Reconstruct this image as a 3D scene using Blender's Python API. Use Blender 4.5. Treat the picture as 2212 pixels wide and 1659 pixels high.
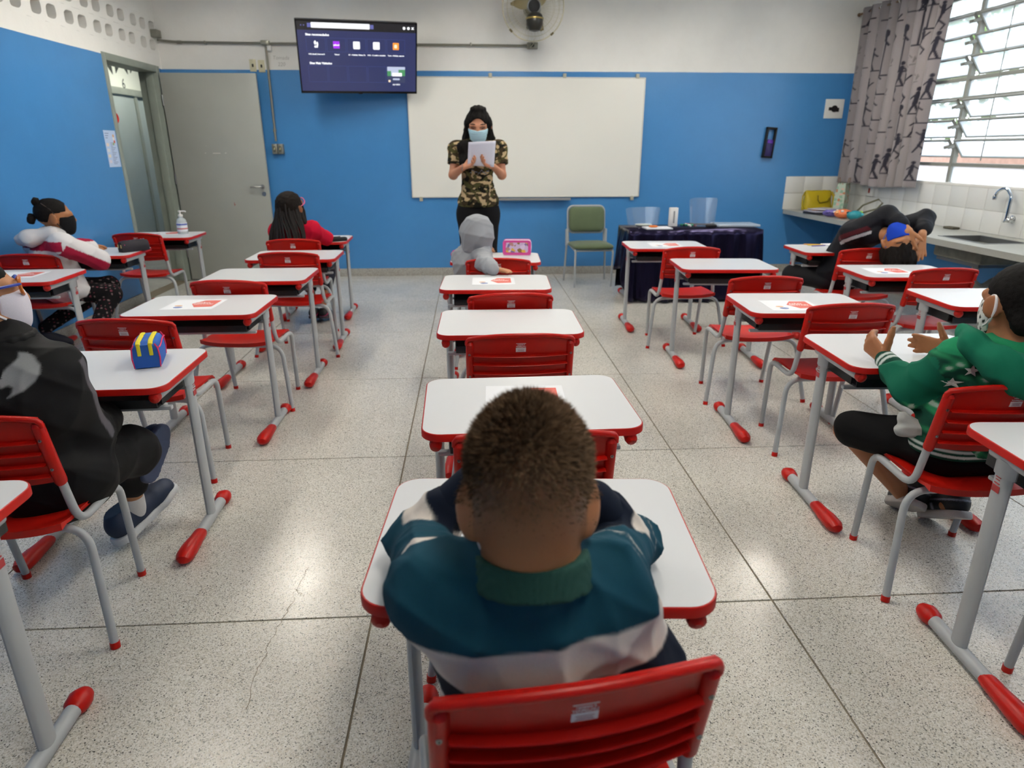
import bpy, bmesh, math, random
import numpy as np
from mathutils import Vector, Matrix, Euler

# ------------------------------------------------------------------ scene, camera, world, light
for o in list(bpy.data.objects):
    bpy.data.objects.remove(o, do_unlink=True)
SC = bpy.context.scene
COL = SC.collection
FPX, YAW, PITCH, ROLL, CAMH = 1434.59, 0.0603, 0.34, -0.0006, 1.3416   # solved from the photograph
IW, IH = 2212.0, 1659.0
_f = np.array([math.sin(YAW)*math.cos(PITCH), math.cos(YAW)*math.cos(PITCH), -math.sin(PITCH)])
_r = np.array([math.cos(YAW), -math.sin(YAW), 0.0])
_u = np.cross(_r, _f)
_c, _s = math.cos(ROLL), math.sin(ROLL)
_r, _u = _c*_r+_s*_u, -_s*_r+_c*_u
cam_d = bpy.data.cameras.new('camera')
cam = bpy.data.objects.new('camera', cam_d)
COL.objects.link(cam)
cam_d.sensor_width = 36.0
cam_d.lens = 36.0*FPX/IW
cam_d.clip_start = 0.02
cam_d.dof.use_dof = True
cam_d.dof.focus_distance = 2.0
cam_d.dof.aperture_fstop = 4.0
cam.matrix_world = Matrix(((_r[0], _u[0], -_f[0], 0), (_r[1], _u[1], -_f[1], 0), (_r[2], _u[2], -_f[2], CAMH), (0, 0, 0, 1)))
SC.camera = cam

world = bpy.data.worlds.new('world')
SC.world = world
world.use_nodes = True
_bg = world.node_tree.nodes['Background']
_bg.inputs[0].default_value = (0.86, 0.93, 1.0, 1)
_bg.inputs[1].default_value = 3.8
SC.view_settings.view_transform = 'Standard'
SC.view_settings.look = 'None'
SC.view_settings.gamma = 1.0
SC.view_settings.use_curve_mapping = False
SC.view_settings.exposure = 0.30
LAMP_W = 56.0       # emission of the fluorescent tubes
LAMP_COL = (1.0, 0.94, 0.84)

# room planes, metres (camera stands over the origin, +y is the front wall)
YF, XL, XR, YB, ZC = 7.52, -3.06, 4.15, -2.2, 3.15
ZBLUE = 2.098

# ------------------------------------------------------------------ pixel -> place
def ray(px, py):
    return _f + _r*((px-IW/2)/FPX) - _u*((py-IH/2)/FPX)
def pz(px, py, z):
    d = ray(px, py); t = (z-CAMH)/d[2]; return Vector((d[0]*t, d[1]*t, z))
def pyy(px, py, y):
    d = ray(px, py); t = y/d[1]; return Vector((d[0]*t, y, CAMH+d[2]*t))
def pxx(px, py, x):
    d = ray(px, py); t = x/d[0]; return Vector((x, d[1]*t, CAMH+d[2]*t))

# ------------------------------------------------------------------ materials
def hexc(h, a=1.0):
    h = h.lstrip('#')
    v = [int(h[i:i+2], 16)/255 for i in (0, 2, 4)]
    return tuple((c/12.92 if c <= 0.04045 else ((c+0.055)/1.055)**2.4) for c in v)+(a,)
MATS = {}
def nodes_of(name):
    m = bpy.data.materials.new(name); m.use_nodes = True
    nt = m.node_tree
    return m, nt, nt.nodes['Principled BSDF']
def mat(name, col, rough=0.5, metal=0.0, spec=0.5, bump=0.0, bscale=200.0, vary=0.0, vscale=8.0, coat=0.0, sheen=0.0, trans=0.0, ior=1.45, alpha=1.0):
    if name in MATS: return MATS[name]
    m, nt, b = nodes_of(name)
    c = hexc(col) if isinstance(col, str) else tuple(col)+((1.0,) if len(col) == 3 else ())
    b.inputs['Base Color'].default_value = c
    b.inputs['Roughness'].default_value = rough
    b.inputs['Metallic'].default_value = metal
    b.inputs['Specular IOR Level'].default_value = spec
    b.inputs['Coat Weight'].default_value = coat
    b.inputs['Sheen Weight'].default_value = sheen
    b.inputs['Transmission Weight'].default_value = trans
    b.inputs['IOR'].default_value = ior
    b.inputs['Alpha'].default_value = alpha
    L = nt.links
    tc = nt.nodes.new('ShaderNodeTexCoord')
    if vary:
        n = nt.nodes.new('ShaderNodeTexNoise'); n.inputs['Scale'].default_value = vscale; n.inputs['Detail'].default_value = 5
        L.new(tc.outputs['Object'], n.inputs['Vector'])
        mr = nt.nodes.new('ShaderNodeMapRange'); mr.inputs[1].default_value = 0.3; mr.inputs[2].default_value = 0.7
        mr.inputs[3].default_value = 1-vary; mr.inputs[4].default_value = 1+vary
        L.new(n.outputs['Fac'], mr.inputs[0])
        mx = nt.nodes.new('ShaderNodeVectorMath'); mx.operation = 'SCALE'
        mx.inputs[0].default_value = c[:3]; L.new(mr.outputs[0], mx.inputs['Scale'])
        L.new(mx.outputs[0], b.inputs['Base Color'])
    if bump:
        n2 = nt.nodes.new('ShaderNodeTexNoise'); n2.inputs['Scale'].default_value = bscale; n2.inputs['Detail'].default_value = 3
        L.new(tc.outputs['Object'], n2.inputs['Vector'])
        bp = nt.nodes.new('ShaderNodeBump'); bp.inputs['Strength'].default_value = bump; bp.inputs['Distance'].default_value = 0.002
        L.new(n2.outputs['Fac'], bp.inputs['Height']); L.new(bp.outputs[0], b.inputs['Normal'])
    MATS[name] = m
    return m
def emit(name, col, s=1.0):
    if name in MATS: return MATS[name]
    m, nt, b = nodes_of(name)
    c = hexc(col) if isinstance(col, str) else tuple(col)+(1.0,)
    b.inputs['Base Color'].default_value = (0.02, 0.02, 0.02, 1)
    b.inputs['Emission Color'].default_value = c
    b.inputs['Emission Strength'].default_value = s
    b.inputs['Roughness'].default_value = 0.25
    MATS[name] = m
    return m
def attr_mat(name, rough=0.85, sheen=0.0, bump=0.25, bscale=900.0, spec=0.3, sss=0.0, coat=0.0):
    """cloth, skin or print whose dye is stored per vertex in the colour attribute Col"""
    if name in MATS: return MATS[name]
    m, nt, b = nodes_of(name)
    at = nt.nodes.new('ShaderNodeAttribute'); at.attribute_name = 'Col'
    tc = nt.nodes.new('ShaderNodeTexCoord')
    n = nt.nodes.new('ShaderNodeTexNoise'); n.inputs['Scale'].default_value = bscale; n.inputs['Detail'].default_value = 3
    nt.links.new(tc.outputs['Object'], n.inputs['Vector'])
    mr = nt.nodes.new('ShaderNodeMapRange'); mr.inputs[1].default_value = .3; mr.inputs[2].default_value = .7
    mr.inputs[3].default_value = 0.92; mr.inputs[4].default_value = 1.08
    nt.links.new(n.outputs['Fac'], mr.inputs[0])
    mx = nt.nodes.new('ShaderNodeVectorMath'); mx.operation = 'SCALE'
    nt.links.new(at.outputs['Color'], mx.inputs[0]); nt.links.new(mr.outputs[0], mx.inputs['Scale'])
    nt.links.new(mx.outputs[0], b.inputs['Base Color'])
    b.inputs['Roughness'].default_value = rough
    b.inputs['Sheen Weight'].default_value = sheen
    b.inputs['Specular IOR Level'].default_value = spec
    b.inputs['Coat Weight'].default_value = coat
    if sss:
        b.inputs['Subsurface Weight'].default_value = sss
        b.inputs['Subsurface Radius'].default_value = (0.01, 0.004, 0.002)
        b.inputs['Subsurface Scale'].default_value = 0.6
    bp = nt.nodes.new('ShaderNodeBump'); bp.inputs['Strength'].default_value = bump; bp.inputs['Distance'].default_value = 0.001
    nt.links.new(n.outputs['Fac'], bp.inputs['Height']); nt.links.new(bp.outputs[0], b.inputs['Normal'])
    MATS[name] = m
    return m

# ------------------------------------------------------------------ mesh helpers
class MB:
    """collects shapes; build() links them as ONE mesh object"""
    def __init__(s): s.v = []; s.f = []; s.mi = []; s.m = 0
    def add(s, vs, fs, M=None):
        o = len(s.v)
        for p in vs:
            s.v.append(tuple(M @ Vector(p)) if M is not None else tuple(p))
        for f in fs: s.f.append(tuple(i+o for i in f)); s.mi.append(s.m)
        return s
    def box(s, a, b, bev=0.0, M=None):
        x0, y0, z0 = (min(a[i], b[i]) for i in range(3)); x1, y1, z1 = (max(a[i], b[i]) for i in range(3))
        if bev <= 0:
            vs = [(x0,y0,z0),(x1,y0,z0),(x1,y1,z0),(x0,y1,z0),(x0,y0,z1),(x1,y0,z1),(x1,y1,z1),(x0,y1,z1)]
            return s.add(vs, [(3,2,1,0),(4,5,6,7),(0,1,5,4),(1,2,6,5),(2,3,7,6),(3,0,4,7)], M)
        bm = bmesh.new(); bmesh.ops.create_cube(bm, size=1)
        for v in bm.verts: v.co = Vector(((x0+x1)/2+v.co.x*(x1-x0), (y0+y1)/2+v.co.y*(y1-y0), (z0+z1)/2+v.co.z*(z1-z0)))
        bmesh.ops.bevel(bm, geom=bm.edges[:], offset=bev, segments=2, affect='EDGES', profile=0.5)
        return s.bm(bm, M)
    def bm(s, bm, M=None):
        bm.verts.index_update()
        s.add([v.co[:] for v in bm.verts], [[v.index for v in f.verts] for f in bm.faces], M); bm.free(); return s
    def loft(s, secs, closed=True, caps=True, M=None):
        n, m = len(secs), len(secs[0]); vs = [p for q in secs for p in q]; fs = []
        for i in range(n-1):
            for j in range(m if closed else m-1):
                k = (j+1) % m
                fs.append((i*m+j, i*m+k, (i+1)*m+k, (i+1)*m+j))
        if caps and closed:
            fs.append(tuple(range(m-1, -1, -1))); fs.append(tuple((n-1)*m+j for j in range(m)))
        return s.add(vs, fs, M)
    def tube(s, pts, r, seg=10, flat=None, up=None, M=None, caps=True):
        """round (or oval: flat=(a,b) half axes) tube along a polyline; r may be a list"""
        P = [Vector(p) for p in pts]; n = len(P); secs = []
        T = []
        for i in range(n):
            t = (P[min(i+1, n-1)]-P[max(i-1, 0)]); T.append(t.normalized())
        ref = Vector(up) if up else (Vector((0,0,1)) if abs(T[0].z) < 0.9 else Vector((0,1,0)))
        N = (ref-T[0]*ref.dot(T[0])).normalized()
        for i in range(n):
            N = (N-T[i]*N.dot(T[i])).normalized(); B = T[i].cross(N)
            rr = r[i] if isinstance(r, (list, tuple)) else r
            a, b = flat if flat else (1, 1)
            secs.append([P[i]+N*(math.cos(2*math.pi*j/seg)*rr*a)+B*(math.sin(2*math.pi*j/seg)*rr*b) for j in range(seg)])
        return s.loft([[tuple(q) for q in c] for c in secs], True, caps, M)
    def lathe(s, prof, seg=20, M=None):
        """profile of (radius, z) turned about z"""
        secs = [[(r*math.cos(2*math.pi*j/seg), r*math.sin(2*math.pi*j/seg), z) for j in range(seg)] for r, z in prof]
        return s.loft(secs, True, True, M)
    def prism(s, poly, z0, z1, M=None):
        n = len(poly)
        vs = [(x, y, z0) for x, y in poly]+[(x, y, z1) for x, y in poly]
        fs = [tuple(range(n-1, -1, -1)), tuple(range(n, 2*n))]+[(i, (i+1) % n, n+(i+1) % n, n+i) for i in range(n)]
        return s.add(vs, fs, M)
    def ball(s, c, r, seg=12, M=None):
        rx, ry, rz = (r, r, r) if not isinstance(r, (tuple, list)) else r
        n = seg//2
        secs = []
        for i in range(n+1):
            a = -math.pi/2+math.pi*i/n
            ca, sa = math.cos(a) if 0 < i < n else 0.02, math.sin(a)
            secs.append([(c[0]+rx*ca*math.cos(2*math.pi*j/seg), c[1]+ry*ca*math.sin(2*math.pi*j/seg), c[2]+rz*sa) for j in range(seg)])
        return s.loft(secs, True, True, M)
    def mesh(s, name, mats, smooth=35):
        me = bpy.data.meshes.new(name); me.from_pydata(s.v, [], s.f)
        for m in (mats if isinstance(mats, (list, tuple)) else [mats]): me.materials.append(m)
        if any(s.mi): me.polygons.foreach_set('material_index', s.mi)
        if smooth:
            me.polygons.foreach_set('use_smooth', [True]*len(me.polygons)); me.set_sharp_from_angle(angle=math.radians(smooth))
        me.update()
        return me
    def build(s, name, mats, parent=None, smooth=35, label=None):
        return link(name, s.mesh(name, mats, smooth), parent, label)
def link(name, me, parent=None, label=None, M=None):
    o = bpy.data.objects.new(name, me); COL.objects.link(o)
    if parent: o.parent = parent
    if label: o['label'] = label
    if M is not None: o.matrix_local = M
    return o
def tag(o, label=None, cat=None, group=None, kind=None):
    if label: o['label'] = label
    if cat: o['category'] = cat
    if group: o['group'] = group
    if kind: o['kind'] = kind
    return o
def thing(name, loc, rz=0, label=None, cat=None, group=None):
    o = bpy.data.objects.new(name, None); COL.objects.link(o); o.empty_display_size = 0.1
    o.location = loc; o.rotation_euler = (0, 0, rz)
    return tag(o, label, cat, group)
def struct(o): o['kind'] = 'structure'; return o
def copy_tree(o, parent=None):
    c = o.copy(); COL.objects.link(c); c.parent = parent
    for ch in list(o.children): copy_tree(ch, c)
    return c
def fillet(pts, r, n=5):
    """polyline with rounded corners"""
    P = [Vector(p) for p in pts]; out = [P[0]]
    for i in range(1, len(P)-1):
        rr = r[i-1] if isinstance(r, (list, tuple)) else r
        a = (P[i-1]-P[i]); b = (P[i+1]-P[i])
        d = min(rr, a.length*0.49, b.length*0.49)
        A = P[i]+a.normalized()*d; B = P[i]+b.normalized()*d
        for k in range(n+1):
            t = k/n; out.append(A*(1-t)**2+P[i]*2*t*(1-t)+B*t*t)
    out.append(P[-1]); return out
def rrect(w, d, r, n=6):
    pts = []
    for cx, cy, a0 in ((w/2-r, d/2-r, 0), (-w/2+r, d/2-r, 90), (-w/2+r, -d/2+r, 180), (w/2-r, -d/2+r, 270)):
        for k in range(n+1):
            a = math.radians(a0+90*k/n); pts.append((cx+r*math.cos(a), cy+r*math.sin(a)))
    return pts
def text_mesh(txt, size, material, align='CENTER', bold=0.0, italic=0.0, extrude=0.0004, spacing=1.0):
    cu = bpy.data.curves.new('lettering', 'FONT'); cu.body = txt; cu.size = size; cu.align_x = align; cu.align_y = 'CENTER'
    cu.offset = bold; cu.shear = italic; cu.extrude = extrude; cu.space_character = spacing; cu.resolution_u = 2
    o = bpy.data.objects.new('tmp', cu); COL.objects.link(o)
    dg = bpy.context.evaluated_depsgraph_get(); me = bpy.data.meshes.new_from_object(o.evaluated_get(dg)); me.name = 'lettering'
    bpy.data.objects.remove(o, do_unlink=True); bpy.data.curves.remove(cu)
    me.materials.clear(); me.materials.append(material)
    return me
RX90 = Matrix.Rotation(math.pi/2, 4, 'X')      # lettering lying in xy stands up, faces -y
def T(x, y, z): return Matrix.Translation((x, y, z))
rnd = random.Random(7)

# common materials
M_RED = mat('red plastic', (0.43, 0.005, 0.0015), 0.36, spec=.35, bump=0.08, bscale=700)
M_REDEDGE = mat('red edge band', (0.43, 0.007, 0.003), 0.4, spec=.35)
M_REDSEAT = mat('red seat plastic', (0.46, 0.008, 0.003), 0.4, spec=.4, bump=0.1, bscale=900)
M_LAM = mat('white laminate', '#dcdee1', 0.30, bump=0.04, bscale=1500, vary=0.012, vscale=3)
M_GREY = mat('grey painted steel', '#a9adb0', 0.38, bump=0.03, bscale=600)
M_BLACKPL = mat('black plastic', '#191b1f', 0.45, bump=0.1, bscale=500)
M_CHROME = mat('chrome', '#d8dadc', 0.12, 1.0)
M_STEEL = mat('brushed steel', '#9a9c9b', 0.35, 1.0)
M_DARK = mat('dark rubber', '#0c0d0f', 0.6)
M_WHITEPL = mat('white plastic', '#e6e6e2', 0.4)
M_PAPER = mat('white paper', '#eef0f4', 0.8)
# ================================================================== THE ROOM
def paint_mat():
    m, nt, b = nodes_of('two tone wall paint'); L = nt.links
    g = nt.nodes.new('ShaderNodeNewGeometry'); sx = nt.nodes.new('ShaderNodeSeparateXYZ'); L.new(g.outputs['Position'], sx.inputs[0])
    n = nt.nodes.new('ShaderNodeTexNoise'); n.inputs['Scale'].default_value = 3.0; n.inputs['Detail'].default_value = 6
    L.new(g.outputs['Position'], n.inputs['Vector'])
    wob = nt.nodes.new('ShaderNodeMath'); wob.operation = 'MULTIPLY_ADD'; wob.inputs[1].default_value = 0.006; L.new(n.outputs['Fac'], wob.inputs[0]); L.new(sx.outputs['Z'], wob.inputs[2])
    gt = nt.nodes.new('ShaderNodeMath'); gt.operation = 'GREATER_THAN'; gt.inputs[1].default_value = ZBLUE+0.003; L.new(wob.outputs[0], gt.inputs[0])
    mx = nt.nodes.new('ShaderNodeMix'); mx.data_type = 'RGBA'; L.new(gt.outputs[0], mx.inputs[0])
    mx.inputs[6].default_value = hexc('#4484bf'); mx.inputs[7].default_value = hexc('#f0efea')
    # faint scuffs in the paint
    n3 = nt.nodes.new('ShaderNodeTexNoise'); n3.inputs['Scale'].default_value = 1.3; n3.inputs['Detail'].default_value = 8; n3.inputs['Roughness'].default_value = 0.7
    L.new(g.outputs['Position'], n3.inputs['Vector'])
    mr = nt.nodes.new('ShaderNodeMapRange'); mr.inputs[1].default_value = .3; mr.inputs[2].default_value = .7; mr.inputs[3].default_value = .95; mr.inputs[4].default_value = 1.05
    L.new(n3.outputs['Fac'], mr.inputs[0])
    sc = nt.nodes.new('ShaderNodeVectorMath'); sc.operation = 'SCALE'; L.new(mx.outputs[2], sc.inputs[0]); L.new(mr.outputs[0], sc.inputs['Scale'])
    # little chips where the plaster shows
    v = nt.nodes.new('ShaderNodeTexVoronoi'); v.inputs['Scale'].default_value = 1.6; L.new(g.outputs['Position'], v.inputs['Vector'])
    lt = nt.nodes.new('ShaderNodeMath'); lt.operation = 'LESS_THAN'; lt.inputs[1].default_value = 0.012; L.new(v.outputs['Distance'], lt.inputs[0])
    m2 = nt.nodes.new('ShaderNodeMix'); m2.data_type = 'RGBA'; L.new(lt.outputs[0], m2.inputs[0]); L.new(sc.outputs[0], m2.inputs[6]); m2.inputs[7].default_value = hexc('#b9c4cc')
    L.new(m2.outputs[2], b.inputs['Base Color'])
    rr = nt.nodes.new('ShaderNodeMix'); rr.data_type = 'FLOAT'; L.new(gt.outputs[0], rr.inputs[0]); rr.inputs[2].default_value = 0.27; rr.inputs[3].default_value = 0.6
    L.new(rr.outputs[0], b.inputs['Roughness'])
    n2 = nt.nodes.new('ShaderNodeTexNoise'); n2.inputs['Scale'].default_value = 35; n2.inputs['Detail'].default_value = 4; L.new(g.outputs['Position'], n2.inputs['Vector'])
    bp = nt.nodes.new('ShaderNodeBump'); bp.inputs['Strength'].default_value = .25; bp.inputs['Distance'].default_value = .004; L.new(n2.outputs['Fac'], bp.inputs['Height']); L.new(bp.outputs[0], b.inputs['Normal'])
    return m
def terrazzo(name, dark=1.0):
    m, nt, b = nodes_of(name); L = nt.links
    g = nt.nodes.new('ShaderNodeNewGeometry')
    oi = nt.nodes.new('ShaderNodeObjectInfo')
    def vor(scale):
        v = nt.nodes.new('ShaderNodeTexVoronoi'); v.inputs['Scale'].default_value = scale; L.new(g.outputs['Position'], v.inputs['Vector'])
        s = nt.nodes.new('ShaderNodeSeparateColor'); L.new(v.outputs['Color'], s.inputs[0]); return v, s
    v1, s1 = vor(340); v2, s2 = vor(150)
    r1 = nt.nodes.new('ShaderNodeValToRGB'); cr = r1.color_ramp; cr.interpolation = 'CONSTANT'
    cols = [(0.0, '#807f79'), (0.07, '#b0ada3'), (0.2, '#cfccc2'), (0.45, '#dbd8cf'), (0.72, '#e6e4de'), (0.92, '#c8c1b2')]
    cr.elements[0].position = 0; cr.elements[0].color = hexc(cols[0][1]); cr.elements[1].position = cols[1][0]; cr.elements[1].color = hexc(cols[1][1])
    for p_, c_ in cols[2:]:
        e = cr.elements.new(p_); e.color = hexc(c_)
    L.new(s1.outputs[0], r1.inputs[0])
    r2 = nt.nodes.new('ShaderNodeMath'); r2.operation = 'LESS_THAN'; r2.inputs[1].default_value = 0.045; L.new(s2.outputs[1], r2.inputs[0])
    in2 = nt.nodes.new('ShaderNodeMath'); in2.operation = 'LESS_THAN'; in2.inputs[1].default_value = 0.33; L.new(v2.outputs['Distance'], in2.inputs[0])
    an = nt.nodes.new('ShaderNodeMath'); an.operation = 'MULTIPLY'; L.new(r2.outputs[0], an.inputs[0]); L.new(in2.outputs[0], an.inputs[1])
    mx = nt.nodes.new('ShaderNodeMix'); mx.data_type = 'RGBA'; L.new(an.outputs[0], mx.inputs[0]); L.new(r1.outputs[0], mx.inputs[6]); mx.inputs[7].default_value = hexc('#3d3b38')
    n3 = nt.nodes.new('ShaderNodeTexNoise'); n3.inputs['Scale'].default_value = 2.2; n3.inputs['Detail'].default_value = 4; n3.inputs['Roughness'].default_value = .5; L.new(g.outputs['Position'], n3.inputs['Vector'])
    mr = nt.nodes.new('ShaderNodeMapRange'); mr.inputs[1].default_value = .3; mr.inputs[2].default_value = .7; mr.inputs[3].default_value = .94*dark; mr.inputs[4].default_value = 1.04*dark
    L.new(n3.outputs['Fac'], mr.inputs[0])
    rv = nt.nodes.new('ShaderNodeMath'); rv.operation = 'MULTIPLY_ADD'; rv.inputs[1].default_value = .08; rv.inputs[2].default_value = .96; L.new(oi.outputs['Random'], rv.inputs[0])
    mu = nt.nodes.new('ShaderNodeMath'); mu.operation = 'MULTIPLY'; L.new(mr.outputs[0], mu.inputs[0]); L.new(rv.outputs[0], mu.inputs[1])
    sc = nt.nodes.new('ShaderNodeVectorMath'); sc.operation = 'SCALE'; L.new(mx.outputs[2], sc.inputs[0]); L.new(mu.outputs[0], sc.inputs['Scale'])
    L.new(sc.outputs[0], b.inputs['Base Color'])
    ro = nt.nodes.new('ShaderNodeMapRange'); ro.inputs[1].default_value = .3; ro.inputs[2].default_value = .7; ro.inputs[3].default_value = .19; ro.inputs[4].default_value = .27
    L.new(n3.outputs['Fac'], ro.inputs[0]); L.new(ro.outputs[0], b.inputs['Roughness'])
    return m
M_PAINT = paint_mat()
M_TERR = terrazzo('terrazzo')
M_TERR2 = terrazzo('terrazzo skirting', 0.62)
M_JOINT = mat('dark joint', '#7d7361', 0.8)
M_WHITEWALL = mat('white wall paint', '#f0efea', 0.6, bump=.2, bscale=30)
M_CEIL = mat('ceiling paint', '#e4e3de', 0.7)
M_GREENFRAME = mat('grey green frame paint', '#8d968d', 0.4, bump=.1, bscale=60, vary=.06)
M_DOOR = mat('grey door paint', '#a3a69f', 0.38, bump=.06, bscale=90, vary=.03, vscale=4)

# ---- floor: slabs of terrazzo with recessed joints
XLN = [-0.3242+1.248*i for i in range(-4, 6)]
YLN = [1.6957+1.1182*j for j in range(-5, 8)]
floor = struct(MB().box((XL-.15, YB-.1, -.06), (XR+.15, YF+.15, -.004)).build('floor', M_JOINT, smooth=0))
floor['label'] = 'speckled grey terrazzo floor laid in large slabs'; 
for i in range(len(XLN)-1):
    for j in range(len(YLN)-1):
        x0, x1 = max(XLN[i], XL)+.003, min(XLN[i+1], XR)-.003
        y0, y1 = max(YLN[j], YB)+.003, min(YLN[j+1], YF)-.003
        if x1-x0 < .02 or y1-y0 < .02: continue
        MB().box((x0, y0, -.02), (x1, y1, 0), bev=.0012).build('slab', M_TERR, floor, smooth=0)
# hairline cracks in the slabs
def crack(pts, w=.0016):
    P = [pz(x, y, 0.0003) for x, y in pts]; Q = []
    for a, b in zip(P, P[1:]):
        for k in range(6):
            q = a.lerp(b, k/6); Q.append(q+Vector((rnd.uniform(-.006, .006), rnd.uniform(-.006, .006), 0)))
    Q.append(P[-1])
    m = MB()
    secs = [[(q.x-w*rnd.uniform(.3, 1), q.y, .0004), (q.x+w*rnd.uniform(.3, 1), q.y, .0004)] for q in Q]
    m.loft(secs, closed=False, caps=False)
    m.build('crack', mat('crack', '#6d6252', .9), floor, smooth=0)
crack([(534, 1530), (556, 1450), (578, 1400), (606, 1345), (632, 1300), (640, 1270), (668, 1225)])
crack([(640, 1270), (646, 1282), (660, 1290)])

# ---- front wall
wf = struct(MB().box((XL-.15, YF, 0), (XR+.15, YF+.15, ZC)).build('wall_front', M_PAINT, smooth=0))
wf['label'] = 'front wall painted blue below and white above'
struct(MB().box((XL-.15, YB-.15, 0), (XR+.15, YB, ZC)).build('wall_back', M_PAINT, smooth=0))
struct(MB().box((XL-.15, YB-.15, ZC), (XR+.15, YF+.15, ZC+.12)).build('ceiling', M_CEIL, smooth=0))
# ---- left wall with doorway and a course of vent blocks
DY0, DY1, DZ = 6.385, 7.40, 2.085
VB0, VH = 2.222, 0.163         # vent blocks start, course height
m = MB()
m.box((XL-.15, YB, 0), (XL, DY0, VB0)); m.box((XL-.15, DY0, DZ), (XL, DY1, VB0)); m.box((XL-.15, DY1, 0), (XL, YF, VB0))
m.box((XL-.15, YB, VB0+2*VH), (XL, YF, ZC)); m.box((XL-.15, YB, VB0), (XL, 3.82, VB0+2*VH))
wl = struct(m.build('wall_left', M_PAINT, smooth=0)); wl['label'] = 'left wall painted blue below and white above with vent blocks on top'
def vent_mesh(half=False):
    """block of .417 with two leaf-shaped openings"""
    m = MB(); W = .417/2
    for s in ((0,) if half else (-1, 1)):
        w = .0745 if half else W/2
        c = 0 if half else s*W/2
        hc = c-(0 if half else s*.0115)
        hw, hh, n = .063, .049, 24
        inn, out = [], []
        for k in range(n):
            a = 2*math.pi*k/n+.13; ca, sa = math.cos(a), math.sin(a)
            e = 2.2 if ca*sa > 0 else 7.0       # two corners round, two sharp
            rr = (abs(ca/hw)**e+abs(sa/hh)**e)**(-1/e)
            inn.append((hc+rr*ca, rr*sa))
            t = min(w/max(abs(ca), 1e-6), (VH/2)/max(abs(sa), 1e-6)); out.append((c+t*ca, t*sa))
        vs = []
        for x in (0, -.15):
            vs += [(x, -p[0], p[1]) for p in out]+[(x, -p[0], p[1]) for p in inn]
        fs = []
        for k in range(n):
            k2 = (k+1) % n
            fs += [(k, k2, n+k2, n+k), (2*n+k, 3*n+k, 3*n+k2, 2*n+k2), (n+k, n+k2, 3*n+k2, 3*n+k)]
        m.add(vs, fs)
        # corner fillers of the face
        for x in (0, -.15):
            for sx in (-1, 1):
                for sz in (-1, 1):
                    cx, cz = c+sx*w, sz*VH/2
                    best = sorted(range(n), key=lambda k: (out[k][0]-cx)**2+(out[k][1]-cz)**2)[:2]
                    m.add([(x, -cx, cz)]+[(x, -out[k][0], out[k][1]) for k in best], [(0, 1, 2)])
    return m.mesh('vent_block', M_WHITEWALL, smooth=25)
vb, vh_ = vent_mesh(), vent_mesh(True)
for r_ in range(2):
    z = VB0+VH*(r_+.5)
    y = 7.31 if r_ != 1 else 7.16
    while y > 3.95:
        link('vent_block', vb, wl, M=T(XL, y, z)); y -= .417
    if r_ == 1: link('vent_block', vh_, wl, M=T(XL, 7.16+.2085+.0745, z))
    y_end = y+.2085
    MB().box((XL-.15, 3.82, z-VH/2), (XL, y_end, z+VH/2)).build('infill', M_WHITEWALL, wl, smooth=0)
# ---- skirting of dark terrazzo
for nm, a, b in (('baseboard_front', (XL, YF-.012, 0), (XR, YF, .085)), ('baseboard_left', (XL, YB, 0), (XL+.012, DY0-.03, .085)), ('baseboard_right', (XR-.012, YB, 0), (XR, YF-.012, .085))):
    struct(MB().box(a, b, bev=.003).build(nm, M_TERR2))
# ---- right wall with window opening
WY0, WY1, WZ0, WZ1 = .75, 6.88, 1.055, 2.93
m = MB()
m.box((XR, YB, 0), (XR+.15, YF, WZ0)); m.box((XR, YB, WZ1), (XR+.15, YF, ZC)); m.box((XR, WY1, WZ0), (XR+.15, YF, WZ1)); m.box((XR, YB, WZ0), (XR+.15, WY0, WZ1))
wr = struct(m.build('wall_right', M_PAINT, smooth=0)); wr['label'] = 'right wall under and around the long louvred window'
# ---- glazed tiles round the counter
M_TILE = mat('white glazed tile', '#e3e4e2', .16)
M_GROUT = mat('tile grout', '#b9b8b0', .8)
TW = .213
tile_me = MB().box((-.006, -TW/2+.0012, -.0875+.0012), (0, TW/2-.0012, .0875-.0012), bev=.0015).mesh('tile', M_TILE)
MB().box((XR-.004, 2.9, .70), (XR, YF, 1.05)).build('grout_bed', M_GROUT, wr, smooth=0)
for r_ in range(2):
    y = 5.718+(TW*.5)+(.0 if r_ else .0)
    ys = [y+TW*k for k in range(-13, 8)]
    for yy in ys:
        if yy+TW/2 < YF: link('tile', tile_me, wr, M=T(XR-.003, yy, .70+.0875+.175*r_))
MB().box((3.535, YF-.004, .70), (XR, YF, 1.055)).build('grout_bed', M_GROUT, wf, smooth=0)
for r_ in range(2):
    for k in range(3):
        link('tile', tile_me, wf, M=T(XR-.003-TW*(k+.5)-.004, YF-.003, .70+.0875+.178*r_) @ Matrix.Rotation(math.pi/2, 4, 'Z'))
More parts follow.
